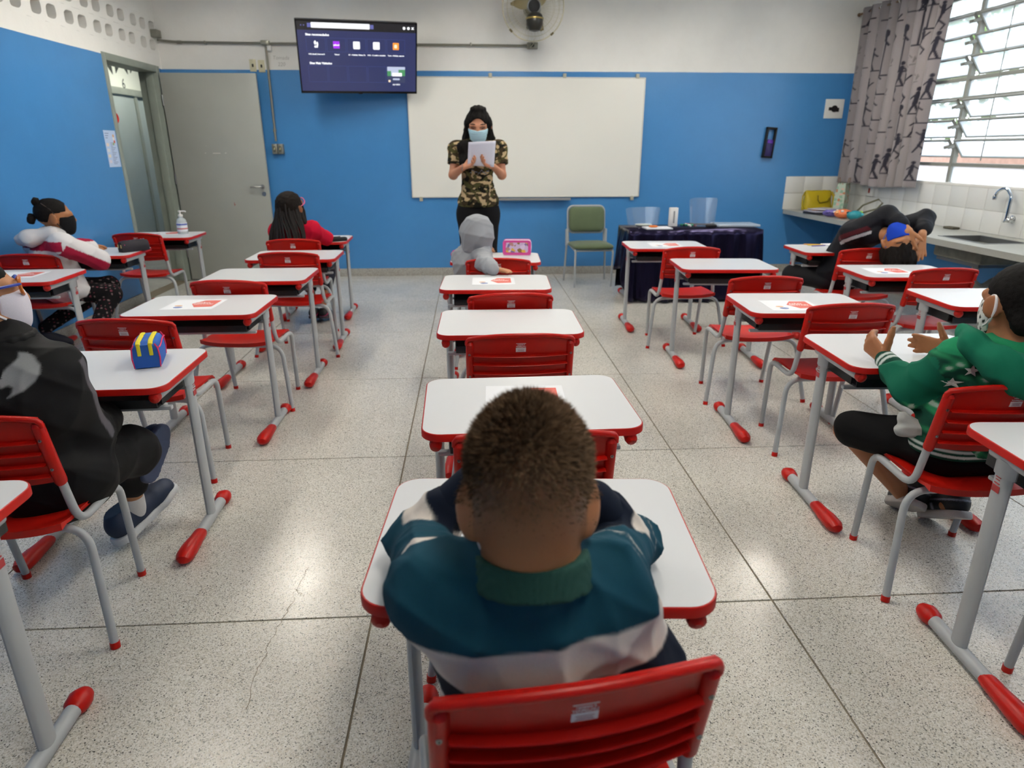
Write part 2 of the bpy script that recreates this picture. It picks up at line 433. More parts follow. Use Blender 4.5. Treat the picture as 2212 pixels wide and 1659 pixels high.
# ---- window: posts, bars, fixed panes and tilted louvres
M_WFRAME = mat('grey window steel', '#8b8d87', .45, bump=.1, bscale=80)
def glass_mat():
    m = bpy.data.materials.new('window glass'); m.use_nodes = True; nt = m.node_tree; nt.nodes.clear()
    out = nt.nodes.new('ShaderNodeOutputMaterial'); tr = nt.nodes.new('ShaderNodeBsdfTransparent'); tr.inputs[0].default_value = (.90, .93, .95, 1)
    tl = nt.nodes.new('ShaderNodeBsdfTranslucent'); tl.inputs[0].default_value = (.9, .93, 1, 1)
    gl = nt.nodes.new('ShaderNodeBsdfGlossy'); gl.inputs['Roughness'].default_value = .08
    a = nt.nodes.new('ShaderNodeMixShader'); a.inputs[0].default_value = .38; nt.links.new(tr.outputs[0], a.inputs[1]); nt.links.new(tl.outputs[0], a.inputs[2])
    b = nt.nodes.new('ShaderNodeMixShader'); b.inputs[0].default_value = .05; nt.links.new(a.outputs[0], b.inputs[1]); nt.links.new(gl.outputs[0], b.inputs[2])
    nt.links.new(b.outputs[0], out.inputs[0]); return m
M_GLASS = glass_mat()
win = thing('window_1', (XR, 3.3, WZ0), 0, 'long louvred steel window along the right wall', None); struct(win)
WX = XR+.045
def wpart(name, m, M_=M_WFRAME, par=None):
    o = m.build(name, M_, par or win)
    if not par: o.matrix_parent_inverse = Matrix.Translation((-XR, -3.3, -WZ0))
    return o
BAY = 1.02
posts = [5.845+BAY*k for k in (1, 0, -1, -2, -3, -4, -5)]  # last, unseen bay is added to bring light to the near desks
for y in posts:
    wpart('frame_post', MB().box((WX-.022, y-.018, WZ0), (WX+.022, y+.018, WZ1), bev=.003))
wpart('window_sill', MB().box((XR-.012, WY0, WZ0-.012), (XR+.15, WY1, WZ0+.012), bev=.004), M_WHITEWALL)
bars = [1.213, 1.742, 1.897, 2.392, 2.545, 2.90]
louv = [1.345, 1.505, 1.665, 1.998, 2.155, 2.315, 2.64, 2.78]
fixed = [(1.07, 1.213), (1.742, 1.897), (2.392, 2.545)]
lw = BAY-.036-.02
TL = math.radians(38)
frame_m = MB()
for a, b in (((-lw/2, .076), (lw/2, .088)), ((-lw/2, -.088), (lw/2, -.076)), ((-lw/2, -.088), (-lw/2+.012, .088)), ((lw/2-.012, -.088), (lw/2, .088))):
    frame_m.box((-.010, a[0], a[1]), (.010, b[0], b[1]))
fr_me = frame_m.mesh('louvre_frame', M_WFRAME)
pn_me = MB().box((-.002, -lw/2+.006, -.08), (.002, lw/2-.006, .08)).mesh('pane', M_GLASS, smooth=0)
arm_me = MB().box((-.075, -.006, -.012), (.02, .006, .012), bev=.003).mesh('louvre_arm', M_WFRAME)
for i in range(len(posts)-1):
    yc = (posts[i]+posts[i+1])/2
    for z in bars:
        wpart('frame_bar', MB().box((WX-.02, yc-lw/2-.01, z-.015), (WX+.02, yc+lw/2+.01, z+.015), bev=.003))
    for z0, z1 in fixed:
        wpart('pane', MB().box((WX-.002, yc-lw/2-.01, z0), (WX+.002, yc+lw/2+.01, z1)), M_GLASS)
    for z in louv:
        e = link('louvre', fr_me, win); e.matrix_parent_inverse = Matrix.Identity(4)
        e.matrix_local = T(WX-XR, yc-3.3, z-WZ0) @ Matrix.Rotation(-TL, 4, 'Y')
        link('pane', pn_me, e)
        for s in (-1, 1):
            link('louvre_arm', arm_me, e, M=T(0, s*(lw/2+.002), .03) @ Matrix.Rotation(TL*.6, 4, 'Y'))
    # thin operating rod of the louvres
    wpart('operating_rod', MB().tube([(WX-.05, yc+.12, 1.25), (WX-.05, yc+.12, 2.85)], .004, 6))
wpart('outer_pipe', MB().tube([(WX+.35, 4.6, .2), (WX+.35, 4.62, 1.35)], .016, 8), M_DARK)

# ---- door frame and leaf (door_1)
door = thing('door_1', (XL, DY1, 0), 0, 'grey metal door swung open against the front wall', None); struct(door)
dI = Matrix.Translation((-XL, -DY1, 0))
def dpart(name, m, M_, par=None, label=None):
    o = m.build(name, M_, par or door, label=label)
    if not par: o.matrix_parent_inverse = dI
    return o
fr = MB()
for y0, y1 in ((DY0-.03, DY0+.02), (DY1-.03, DY1+.035)):
    fr.box((XL-.17, y0, 0), (XL+.012, y1, DZ+.03), bev=.004)
fr.box((XL-.17, DY0+.02, DZ-.03), (XL+.012, DY1-.03, DZ+.03), bev=.004)
fr.box((XL-.10, DY1-.05, 0), (XL-.03, DY1-.03, DZ-.03), bev=.003)
dpart('door_frame', fr, M_GREENFRAME)
leaf = dpart('door_leaf', MB().box((XL+.03, DY1-.032, .012), (-2.10, DY1+.004, 2.052), bev=.003), M_DOOR)
leaf_i = Matrix.Identity(4)
dp2 = lambda n, m, M_: m.build(n, M_, leaf)
hx, hz, hy = -2.163, .972, DY1-.032
dp2('handle', MB().tube([(hx, hy, hz), (hx, hy-.045, hz), (hx-.02, hy-.052, hz), (hx-.11, hy-.052, hz)], .009, 8).lathe([(.022, 0), (.022, .008), (.010, .010)], 14, T(hx, hy, hz) @ RX90), M_STEEL)
dp2('keyhole_plate', MB().lathe([(.022, 0), (.022, .006), (.004, .006), (.004, .009)], 16, T(hx+.008, hy, hz-.072) @ RX90), M_STEEL)
for z in (.3, 1.05, 1.8):
    dp2('hinge', MB().tube([(XL+.028, DY1-.034, z-.05), (XL+.028, DY1-.034, z+.05)], .009, 8), M_STEEL)
sm = MB()
for x, y, w in ((-2.62, 1.30, .05), (-2.58, 1.30, .035), (-2.70, 1.302, .01), (-2.50, 1.302, .015), (-2.68, 1.37, .004)):
    sm.box((x, hy-.0006, y), (x+w, hy+.0002, y+.006))
dp2('paint_scratch', sm, mat('scratch white', '#d8d8d0', .7))
dp2('red_mark', MB().box((-2.475, hy-.0006, .78), (-2.470, hy, .815)).box((-2.47, hy-.0006, .79), (-2.462, hy, .796)), mat('red marker', '#9c3a34', .7))

# ---- corridor beyond the doorway
CX = -5.0
M_CORWALL = mat('corridor wall white', '#dfe6da', .6)
M_CORDOOR = mat('corridor door grey', '#9fadab', .45, vary=.04, vscale=3)
struct(MB().box((CX, 4.5, -.05), (XL-.15, 15, -.001)).build('corridor_floor', M_TERR, smooth=0))
struct(MB().box((CX-.15, 4.5, 0), (CX, 15, 3.1)).build('wall_corridor', M_CORWALL, smooth=0))
struct(MB().box((XL-.16, YF+.15, 0), (XL, 15, 3.1)).build('wall_corridor_near', M_PAINT, smooth=0))
struct(MB().box((CX-.15, 4.4, 3.1), (XL, 15, 3.2)).box((CX, 14.9, 0), (XL, 15, 3.1)).box((CX, 4.4, 0), (XL-.15, 4.5, 3.1)).build('ceiling_corridor', M_CEIL, smooth=0))
d2 = thing('door_2', (CX, 11, 0), 0, 'closed grey corridor door with a red spot seen through the doorway', None); struct(d2)
dI2 = Matrix.Translation((-CX, -11, 0))
for nm, mm, mt in (('door_leaf', MB().box((CX, 9.6, 0), (CX+.04, 11.03, 2.08), bev=.004), M_CORDOOR),
                   ('side_panel', MB().box((CX, 11.10, 0), (CX+.02, 12.6, 2.08), bev=.004), M_CORDOOR),
                   ('door_frame', MB().box((CX, 9.4, 2.08), (CX+.08, 13.0, 2.17), bev=.004).box((CX, 11.03, 0), (CX+.06, 11.10, 2.08)), M_GREENFRAME)):
    o = mm.build(nm, mt, d2); o.matrix_parent_inverse = dI2
    if nm == 'door_leaf':
        rs = pxx(251.5, 255, CX+.041)
        MB().lathe([(.065, 0), (.065, .004), (.05, .006)], 20, T(rs.x, rs.y, rs.z) @ Matrix.Rotation(math.pi/2, 4, 'Y')).build('red_spot', mat('red sticker', '#b8231c', .5), o)
n6 = pxx(267, 182, CX+.002)
o6 = link('room_number', text_mesh('6', .20, mat('dark paint', '#39413f', .7)), None, M=T(n6.x, n6.y, n6.z) @ Matrix.Rotation(math.pi/2, 4, 'Z') @ RX90)
tag(o6, 'dark number 6 painted above the corridor door', 'sign')
wc = bpy.data.objects['wall_corridor']
tri = MB().add([(0, 0, 0), (0, .16, 0), (0, .16, -.13), (.004, 0, 0), (.004, .16, 0), (.004, .16, -.13)], [(0, 1, 2), (3, 4, 5), (0, 1, 4, 3), (1, 2, 5, 4), (2, 0, 3, 5)]).mesh('vent_opening', mat('vent dark', '#3c4440', .8), smooth=0)
for px_, fl in ((237, 0), (256, 1), (270, 0), (287, 1), (299, 0)):
    q = pxx(px_, 158, CX+.001)
    link('vent_opening', tri, wc, M=T(q.x, q.y-.08, q.z+.12) @ (Matrix.Identity(4) if not fl else T(0, .16, 0) @ Matrix.Scale(-1, 4, (0, 1, 0))))

# ---- lamps: twin tube fluorescent luminaires on the ceiling
M_TUBE = emit('lit tube', LAMP_COL, LAMP_W)
M_REFL = mat('white enamel reflector', '#e8e8e4', .35)
def luminaire_proto():
    t = thing('ceiling_lamp', (0, 0, 0))
    m = MB(); L2 = .62
    sec = [(-.13, -.055), (-.10, 0), (.10, 0), (.13, -.055), (.124, -.055), (.095, -.006), (-.095, -.006), (-.124, -.055)]
    m.loft([[(x, -L2, z) for x, z in sec], [(x, L2, z) for x, z in sec]]); m.build('reflector', M_REFL, t)
    for s in (-1, 1):
        MB().tube([(s*.055, -.59, -.03), (s*.055, .59, -.03)], .016, 10).build('tube', M_TUBE, t)
    for y in (-.4, .4):
        MB().tube([(0, y, 0), (0, y, .35)], .006, 6).build('hanger', M_GREY, t)
    return t
lp = luminaire_proto(); first = True
LROW = [('left', -1.75), ('middle', .55), ('window', 2.85)]
LCOL = [('over the first desks', .4), ('over the middle desks', 3.0), ('near the front wall', 5.7)]
for rn, x in LROW:
    for cn, y in LCOL:
        if y < 1 and rn != 'middle': continue  # near end keeps one unseen lamp, added to light the boy's back
        t = lp if first else copy_tree(lp); first = False
        t.location = (x, y, ZC-.35)
        tag(t, 'twin tube pendant lamp of the %s row %s' % (rn, cn), 'lamp', 'fluorescent ceiling lamps')
for y in (10.5,):
    t = copy_tree(lp); t.location = (-4.1, y, 2.75); tag(t, 'twin tube pendant lamp in the corridor outside the grey door', 'lamp')
    if 'group' in t: del t['group']
# ---- yard outside the window: ground, a pale wall and trees
struct(MB().box((XR+.15, -8, -.3), (40, 24, -.2)).build('yard_ground', mat('pale yard ground', '#b9b2a4', .9, vary=.1, vscale=2), smooth=0))
struct(MB().box((15, -8, -.2), (15.3, 24, 1.5)).build('wall_yard', mat('brick wall outside', '#a8867a', .9, vary=.15, vscale=6), smooth=0))
def yard_tree(x, y, h, label, seed):
    R_ = random.Random(seed)
    t = thing('yard_tree', (x, y, -.2), 0, label, 'tree', 'trees in the yard')
    MB().tube([(0, 0, 0), (.1, .05, h*.35), (0, .1, h*.6)], [.16, .12, .07], 8).build('trunk', mat('bark', '#5b4a3c', .9, vary=.2), t)
    m = MB()
    for k in range(1500):
        th, ph = R_.uniform(0, 6.283), math.acos(R_.uniform(-1, 1)); rr = R_.random()**.4
        c = Vector((math.sin(ph)*math.cos(th)*rr*1.9, math.sin(ph)*math.sin(th)*rr*2.2, h*.65+math.cos(ph)*rr*h*.36))
        a = Vector((R_.uniform(-1, 1), R_.uniform(-1, 1), R_.uniform(-1, 1))).normalized()*.14; b = a.orthogonal().normalized()*.06
        m.add([c-a, c+b, c+a, c-b], [(0, 1, 2, 3)])
    o = m.build('foliage', mat('leaves', '#6f8a4e', .6, vary=.25, vscale=3), t, smooth=0); o['kind'] = 'stuff'
for k, (x, y, h) in enumerate([(9.5, 4.0, 4.5), (11.5, 9.0, 5.5), (9.0, 14.2, 4.8), (12.5, 19.5, 6)]):
    yard_tree(x, y, h, ['leafy tree outside nearest the window', 'taller leafy tree outside behind the curtain end', 'leafy tree outside toward the front corner', 'tallest leafy tree farthest down the yard'][k], k)
# ================================================================== SCHOOL DESKS AND CHAIRS
HT = 0.644
M_STK = mat('white sticker', '#ece4e4', .6)
M_STKRED = mat('faded red print', '#a8383a', .6)
def make_desk():
    """origin on the floor under the middle of the top, pupil sits at -y"""
    t = thing('school_desk', (0, 0, 0))
    poly = rrect(.600, .450, .055, 7); inner = rrect(.592, .442, .051, 7)
    top = MB().prism(inner, HT-.020, HT).build('desktop', M_LAM, t, smooth=30)
    m = MB(); n = len(poly); prof = [(1.0, -.019), (1.0, -.002), (.35, -.0002)]
    secs = []
    for k in range(5):
        f, dz = [(0, -.0215), (1, -.0205), (1, -.0035), (.6, -.0008), (0, -.0002)][k]
        secs.append([(a[0]*(1-f)+b[0]*f, a[1]*(1-f)+b[1]*f, HT+dz) for a, b in zip(inner, poly)])
    vs = [p for c in secs for p in c]; fs = []
    for i in range(4):
        for j in range(n): fs.append((i*n+j, i*n+(j+1) % n, (i+1)*n+(j+1) % n, (i+1)*n+j))
    m.add(vs, fs).build('edge_band', M_REDEDGE, top)
    # open book tray
    m = MB()
    X, Y0, Y1, Z0, Z1 = .226, -.115, .185, .538, .606
    m.box((-X, Y0, Z0), (X, Y1, Z0+.006)); m.box((-X, Y1-.006, Z0), (X, Y1, Z1))
    for s in (-1, 1): m.box((s*X-.003, Y0+.03, Z0), (s*X+.003, Y1, Z1))
    m.box((-X, Y0-.004, Z0), (X, Y0+.002, Z0+.03), bev=.002)
    tray = m.build('book_tray', M_BLACKPL, t)
    MB().box((-.262, Y0+.012, .524), (.262, Y0+.034, .538), bev=.004).build('crossbar', M_GREY, t)
    MB().box((-.262, .10, .524), (.262, .125, .536), bev=.004).build('crossbar', M_GREY, t)
    for s in (-1, 1):
        x = s*.262
        rail = MB().tube([(x, -.195, .606), (x, .125, .606)], 1, 12, flat=(.0160, .0145)).build('support_rail', M_GREY, t)
        MB().tube([(x, -.188, .607), (x, -.198, .607), (x, -.211, .605), (x, -.217, .602)], [.0165, .0175, .0155, .006], 12, flat=(1.15, 1)).build('end_cap', M_REDEDGE, rail)
        # oval upright
        leg = MB().tube([(x, .07, .035), (x, .07, .60)], 1, 16, flat=(.0285, .0145), up=(0, 1, 0))
        leg.tube([(x, .07, .56), (x, .07, .602)], [1, 1.0], 16, flat=(.036, .0155), up=(0, 1, 0))
        leg = leg.build('leg', M_GREY, t)
        lb = MB(); xx = x+s*.0148
        lb.box((xx-.0006, .062, .555), (xx+.0006, .080, .557)); lb.box((xx-.0006, .064, .548), (xx+.0006, .078, .550)); lb.box((xx-.0006, .062, .538), (xx+.0006, .080, .541))
        lb.box((xx-.0006, .058, .515), (xx+.0006, .084, .533))
        lb.build('size_label', M_STKRED, leg)
        foot = MB().tube([(x, -.09, .024), (x, .215, .024)], .0195, 14, up=(0, 0, 1)).build('foot_bar', M_GREY, t)
        # long toe cap on the pupil's side, short heel cap at the far end
        MB().tube([(x, -.045, .024), (x, -.055, .024), (x, -.10, .0245), (x, -.16, .0265), (x, -.205, .0260), (x, -.226, .024), (x, -.236, .018)], [.0205, .0235, .0255, .0305, .0300, .022, .006], 14, up=(0, 0, 1), flat=(.86, 1)).build('toe_cap', M_RED, foot)
        MB().tube([(x, .178, .024), (x, .188, .025), (x, .215, .026), (x, .233, .022), (x, .238, .015)], [.0205, .0285, .0305, .024, .007], 14, up=(0, 0, 1), flat=(.88, 1)).build('heel_cap', M_RED, foot)
    return t
CH_LET = None
def make_chair():
    """origin on the floor under the middle of the backrest's top edge, sitter faces +y"""
    t = thing('school_chair', (0, 0, 0))
    # seat: dished plastic, rounded, falling away at the front
    m = MB(); nx, ny = 16, 14; top, bot = [], []
    def seat_pt(u, v):
        hw = .197-.012*v-.03*max(0, -.55-0)-.006*abs(2*v-1)
        e = 1-max(0, (abs(u)-.8)/.2)**2*.0
        x = u*hw
        ymax, ymin = .305-.012*u*u, -.035+.022*u*u*u*u
        y = ymin+(ymax-ymin)*v
        z = .372+.010*abs(u)**2.2-.012*math.exp(-((v-.35)/.3)**2)*(1-u*u)-.022*max(0, (v-.86)/.14)**2+.006*max(0, (.12-v)/.12)
        return (x, y, z)
    secs = []
    for i in range(nx+1):
        u = -1+2*i/nx; row = []
        for j in range(ny+1): row.append(seat_pt(u, j/ny))
        for j in range(ny, -1, -1):
            p_ = seat_pt(u, j/ny); row.append((p_[0], p_[1], p_[2]-.011-(.010 if j == 0 else 0)))
        secs.append(row)
    m.loft(secs); m.build('seat', M_REDSEAT, t, smooth=50)
    # backrest shell
    def yb(z): return .040*(.69-z)/.205
    def bul(x): return .030*(1-(x/.2)**2)
    def ztop(x): return .690+.0225*(1-abs(x/.198)**2.4)
    sh = MB(); secs = []; N = 24
    for i in range(N+1):
        x = -.192+.384*i/N; zt = ztop(x); zb = .492-.008*(1-(x/.19)**2); c = []
        for k in range(7):
            z = zb+(zt-zb)*k/6; c.append((x, yb(z)-bul(x)+.006, z))
        for k in range(6, -1, -1):
            z = zb+(zt-zb)*k/6; c.append((x, yb(z)-bul(x)-.001, z))
        secs.append(c)
    sh.loft(secs)
    # rolled rim over the top
    rim = []
    for i in range(N+1):
        x = -.190+.380*i/N; zt = ztop(x)-.006; rim.append((x, yb(zt)-bul(x)-.004, zt))
    rim = [(-.196, yb(.66)+.0-.006, .664), (-.196, yb(.675)-.004, .676)]+rim+[(.196, yb(.675)-.004, .676), (.196, yb(.66)-.006, .664)]
    sh.tube(rim, .0085, 8)
    back = sh.build('backrest', M_RED, t, smooth=50)
    # horizontal ribs on the rear face
    for z0 in (.622, .586, .550, .514):
        r_ = MB(); secs = []
        for i in range(N+1):
            x = -.176+.352*i/N; y = yb(z0)-bul(x)
            secs.append([(x, y+.002, z0+.006), (x, y-.0165, z0+.0022), (x, y-.0180, z0), (x, y-.0165, z0-.0016), (x, y+.002, z0-.0016)])
        r_.loft(secs); r_.build('rib', M_RED, back, smooth=30)
    # sleeves over the uprights, screws
    for s in (-1, 1):
        x = s*.186
        MB().tube([(x, yb(.674), .674), (x, yb(.668)-.002, .668), (x, yb(.58)-.002, .58), (x, yb(.49)-.002, .492), (x, yb(.487), .486)], [.011, .0152, .0152, .0152, .0138], 16, flat=(1.1, 1), up=(0, 1, 0)).build('sleeve', M_RED, back)
        for z in (.628, .537):
            MB().lathe([(.0042, 0), (.0042, .003), (.002, .0032), (.002, .0012), (.0005, .0012)], 10, T(x+s*.002, yb(z)-.0172, z) @ RX90).build('screw', M_STEEL, back)
    # printed size mark and sticker in the middle of the rear face
    def rear(x, z, e=.0016): return (x, yb(z)-bul(x)-e, z)
    st = MB(); st.add([rear(-.0185, .657), rear(.0185, .657), rear(.0185, .640), rear(-.0185, .640)], [(0, 3, 2, 1)])
    st.build('sticker', M_STK, back, smooth=0)
    ln = MB(); ln.add([rear(-.018, .6745), rear(.018, .6745), rear(.018, .6725), rear(-.018, .6725)], [(0, 3, 2, 1)]); ln.build('printed_line', M_STK, back, smooth=0)
    rk = math.atan(.040/.205)
    for txt, sz, z in (('Tamanho 4', .0062, .6685), ('VERMELHO', .0072, .6618)):
        q = rear(0, z, .0014)
        link('lettering', text_mesh(txt, sz, M_STK, bold=.00018, extrude=.0001), back, M=T(*q) @ Matrix.Rotation(-rk, 4, 'X') @ RX90)
    for z, w in ((.6515, .026), (.6475, .022), (.6440, .026)):
        q = MB(); q.add([rear(-w/2, z, .002), rear(w/2, z, .002), rear(w/2, z-.0016, .002), rear(-w/2, z-.0016, .002)], [(0, 3, 2, 1)]); q.build('printed_line', mat('faint print', '#b78d92', .6), back, smooth=0)
    # bent steel tubes: upright, seat rail and front leg in one; the rear legs form an inverted U
    for s in (-1, 1):
        x = s*.186; xs = s*.200
        pts = fillet([(x, yb(.60), .60), (x, yb(.46), .46), (xs, .050, .352), (s*.199, .262, .366), (s*.187, .302, .010)], [.05, .075, .05], 6)
        tb = MB().tube(pts, .0115, 14).build('frame_tube', M_GREY, t)
        MB().tube([(s*.1872, .3015, .018), (s*.187, .302, .0)], .0132, 14).build('foot_cap', M_RED, tb)
    pts = fillet([(-.278, -.045, .010), (-.225, .035, .345), (.225, .035, .345), (.278, -.045, .010)], [.07, .07], 7)
    ub = MB().tube(pts, .0115, 14, up=(0, 1, 0)).build('rear_leg_frame', M_GREY, t)
    for s in (-1, 1): MB().tube([(s*.2768, -.043, .018), (s*.2785, -.046, 0)], .0132, 14).build('foot_cap', M_RED, ub)
    MB().tube([(-.198, .235, .356), (.198, .235, .356)], .009, 8).build('crossbar', M_GREY, t)
    return t
desk0, chair0 = make_desk(), make_chair()
DESKS = {   # x, y, turn, label
 'C5': (.112, 1.109, -.065, 'white school desk the boy in the teal striped jumper leans on'),
 'C4': (.153, 1.815, .021, 'white school desk second from the camera in the middle row, partly behind the boy\'s head'),
 'C3': (.155, 2.778, -.018, 'bare white school desk in the middle row, third from the camera'),
 'C2': (.131, 3.676, -.043, 'white school desk with notice touched by the hooded child\'s hand'),
 'C1': (.164, 4.561, -.042, 'white school desk with the pink pencil case on it'),
 'A1': (-2.66, 6.02, .03, 'white school desk carrying the hand sanitizer by the open door'),
 'A2': (-2.70, 5.02, .03, 'white school desk of the girl in the white jacket'),
 'A3': (-2.66, 4.04, .05, 'white school desk with a notice at the left edge of the picture'),
 'B1': (-1.305, 5.66, .022, 'white school desk of the girl in the red top'),
 'B2': (-1.226, 4.77, .016, 'bare white school desk right behind the braided girl'),
 'B3': (-1.245, 4.00, .004, 'bare white school desk between the braided girl\'s row mates and the notice desk'),
 'B4': (-1.280, 3.19, .0, 'white school desk with a notice in the second row from the left'),
 'B5': (-1.270, 2.21, .03, 'white school desk with the blue and yellow pencil case'),
 'B6': (-1.27, 1.165, .03, 'white school desk cut off by the lower left corner'),
 'D1': (1.490, 5.12, -.049, 'white school desk with a notice beside the black cloth table'),
 'D2': (1.610, 4.205, -.07, 'bare white school desk in front of the black cloth table'),
 'D3': (1.572, 3.055, -.06, 'white school desk with a notice in front of the green hoodie boy\'s desk'),
 'D4': (1.592, 2.26, -.05, 'white school desk the boy in the green hoodie gestures over'),
 'D5': (1.595, 1.345, -.06, 'white school desk cut off by the right edge, behind the green hoodie boy'),
 'E1': (2.69, 4.84, -.05, 'white school desk of the boy bending backwards by the counter'),
 'E2': (2.59, 3.88, -.06, 'white school desk with a notice under the bending boy\'s hanging hand'),
 'E3': (2.565, 3.12, -.06, 'bare white school desk left of the green hoodie boy\'s face'),
}
dk = {}
firstd = True
for k, (x, y, a, lab) in DESKS.items():
    t = desk0 if firstd else copy_tree(desk0); firstd = False
    t.location = (x, y, 0); t.rotation_euler = (0, 0, a); tag(t, lab, 'desk', 'white school desks with red edges'); dk[k] = t
CHAIRS = {
 'CC1': (.131, .684, .135, 'red school chair nearest the camera, under the striped jumper boy'),
 'CC2': (.147, 1.47, .008, 'red school chair half hidden behind the near boy\'s head'),
 'CC3': (.173, 2.352, .017, 'red school chair in the middle row with its whole back in view'),
 'CC4': (.179, 3.074, .05, 'red school chair behind the hooded child\'s notice desk in the middle row'),
 'CC5': (.164, 4.125, -.036, 'red school chair of the hooded child'),
 'BB1': (-1.335, 5.15, .0, 'red school chair of the girl with long braids'),
 'BB2': (-1.20, 4.47, -.06, 'red school chair just behind the braided girl\'s chair'),
 'BB3': (-1.258, 3.49, -.10, 'red school chair pushed to the bare desk, second row from the left'),
 'BB4': (-1.388, 2.675, -.09, 'red school chair seen behind the blue and yellow pencil case'),
 'BB5': (-1.315, 1.655, -.02, 'red school chair of the boy in the black jacket'),
 'AA1': (-2.68, 5.60, -.08, 'red school chair at the sanitizer desk, against the blue wall'),
 'AA2': (-2.86, 4.49, -.02, 'red school chair of the girl in the white jacket'),
 'DD1': (1.517, 4.54, .02, 'red school chair at the notice desk beside the black cloth table'),
 'DD2': (1.561, 3.425, .0, 'red school chair behind the bare desk facing the black cloth table'),
 'DD3': (1.66, 2.765, .02, 'red school chair just in front of the green hoodie boy\'s desk'),
 'DD4': (1.555, 1.715, .0, 'red school chair of the boy in the green hoodie'),
 'DD5': (1.62, 1.06, .0, 'red school chair at the right edge with only a leg in view'),
 'EE1': (2.69, 4.40, .0, 'red school chair the boy by the counter bends over'),
 'EE2': (2.675, 3.605, .02, 'red school chair at the desk under the hanging hand, before the counter'),
}
ck = {}; firstc = True
for k, (x, y, a, lab) in CHAIRS.items():
    t = chair0 if firstc else copy_tree(chair0); firstc = False
    t.location = (x, y, 0); t.rotation_euler = (0, 0, a); tag(t, lab, 'chair', 'red school chairs'); ck[k] = t
# ================================================================== WALL THINGS
def Mz(loc, rz=0.0, rx=0.0, ry=0.0): return T(*loc) @ Euler((rx, ry, rz)).to_matrix().to_4x4()
# ---- whiteboard
b0, b1 = pyy(878, 165, YF), pyy(1386.5, 424.5, YF)
wx0, wx1, wz0, wz1 = b0.x, 1.855, b1.z, b0.z
wb = thing('whiteboard', ((wx0+wx1)/2, YF, wz0), 0, 'wide white marker board on the blue front wall behind the teacher', 'whiteboard')
wI = lambda o: setattr(o, 'matrix_parent_inverse', Matrix.Translation((-(wx0+wx1)/2, -YF, -wz0)))
o = MB().box((wx0+.008, YF-.022, wz0+.008), (wx1-.008, YF-.006, wz1-.008)).build('board', mat('whiteboard enamel', '#f1f0e8', .22), wb); wI(o)
f = MB()
for a, b in (((wx0, wz0), (wx1, wz0+.012)), ((wx0, wz1-.012), (wx1, wz1)), ((wx0, wz0), (wx0+.012, wz1)), ((wx1-.012, wz0), (wx1, wz1))):
    f.box((a[0], YF-.026, a[1]), (b[0], YF-.004, b[1]), bev=.003)
o = f.build('board_frame', mat('pale aluminium trim', '#dcdcd4', .35), wb); wI(o)
for px_, py_, up in ((1059, 160, 1), (1220, 160, 1), (1378, 158, 1), (910, 433, 0), (1365, 428, 0)):
    q = pyy(px_, py_, YF-.02); z = (wz1+.012) if up else (wz0-.014)
    o = MB().box((q.x-.017, YF-.03, z-.022), (q.x+.017, YF-.002, z+.022), bev=.003).build('bracket', mat('beige plastic', '#b3b3a2', .5), wb); wI(o)
o = MB().box((.31, YF-.085, wz0-.030), (1.09, YF-.004, wz0-.012), bev=.004).box((.31, YF-.09, wz0-.03), (1.09, YF-.082, wz0-.004), bev=.002).build('pen_tray', mat('grey aluminium tray', '#85878a', .4), wb); wI(o)
# ---- television
tvM = T(-1.039, 7.121, 2.163) @ Matrix.Rotation(.257, 4, 'Z') @ Matrix.Rotation(.374, 4, 'X') @ Matrix.Rotation(-.017, 4, 'Y')
TVW, TVH = 1.12, .644
tv = thing('television', (0, 0, 0), 0, 'flat television showing a browser start page, tilted down from the wall', 'television'); tv.matrix_world = tvM
MB().box((-TVW/2, .004, -TVH/2), (TVW/2, .05, TVH/2), bev=.006).box((-.25, .05, -.2), (.25, .075, .2), bev=.01).build('casing', mat('gloss black', '#08080a', .2), tv)
bz = MB(); 
for a, b in (((-TVW/2, -TVH/2), (TVW/2, -TVH/2+.02)), ((-TVW/2, TVH/2-.012), (TVW/2, TVH/2)), ((-TVW/2, -TVH/2), (-TVW/2+.012, TVH/2)), ((TVW/2-.012, -TVH/2), (TVW/2, TVH/2))):
    bz.box((a[0], -.004, a[1]), (b[0], .006, b[1]))
bz.box((-.02, -.006, -TVH/2-.006), (.02, .004, -TVH/2+.008), bev=.002)
bz.build('bezel', MATS['gloss black'], tv)
scr = MB().box((-TVW/2+.012, 0, -TVH/2+.02), (TVW/2-.012, .005, TVH/2-.012)).build('screen', emit('screen navy', (.018, .026, .11), .85), tv, smooth=0)
EW = emit('screen white', (.95, .97, 1), 1.0); EB = emit('screen outline', (.03, .055, .22), 1.0)
def sx(px_): return -TVW/2+TVW*px_       # fractions of the set's face
def sz_(py_): return TVH/2-TVH*py_
def srect(name, x0, y0, x1, y1, m_, d=.001, rr=0):
    if rr:
        pl = [(p[0]+(sx(x0)+sx(x1))/2, p[1]+(sz_(y0)+sz_(y1))/2) for p in rrect(sx(x1)-sx(x0), sz_(y0)-sz_(y1), rr, 3)]
        mb = MB().prism(pl, 0, .0005, T(0, -d, 0) @ RX90)
    else: mb = MB().box((sx(x0), -d-.0004, sz_(y1)), (sx(x1), -d, sz_(y0)))
    return mb.build(name, m_, scr, smooth=0)
srect('title_bar', .011, .018, .989, .135, emit('screen black', (.003, .003, .006), 1))
srect('address_field', .125, .035, .600, .105, EW, .0018, .006)
srect('field_button', .095, .045, .122, .10, emit('screen lilac', (.1, .11, .35), 1), .0018); srect('field_button', .605, .045, .632, .10, MATS['screen lilac'], .0018)
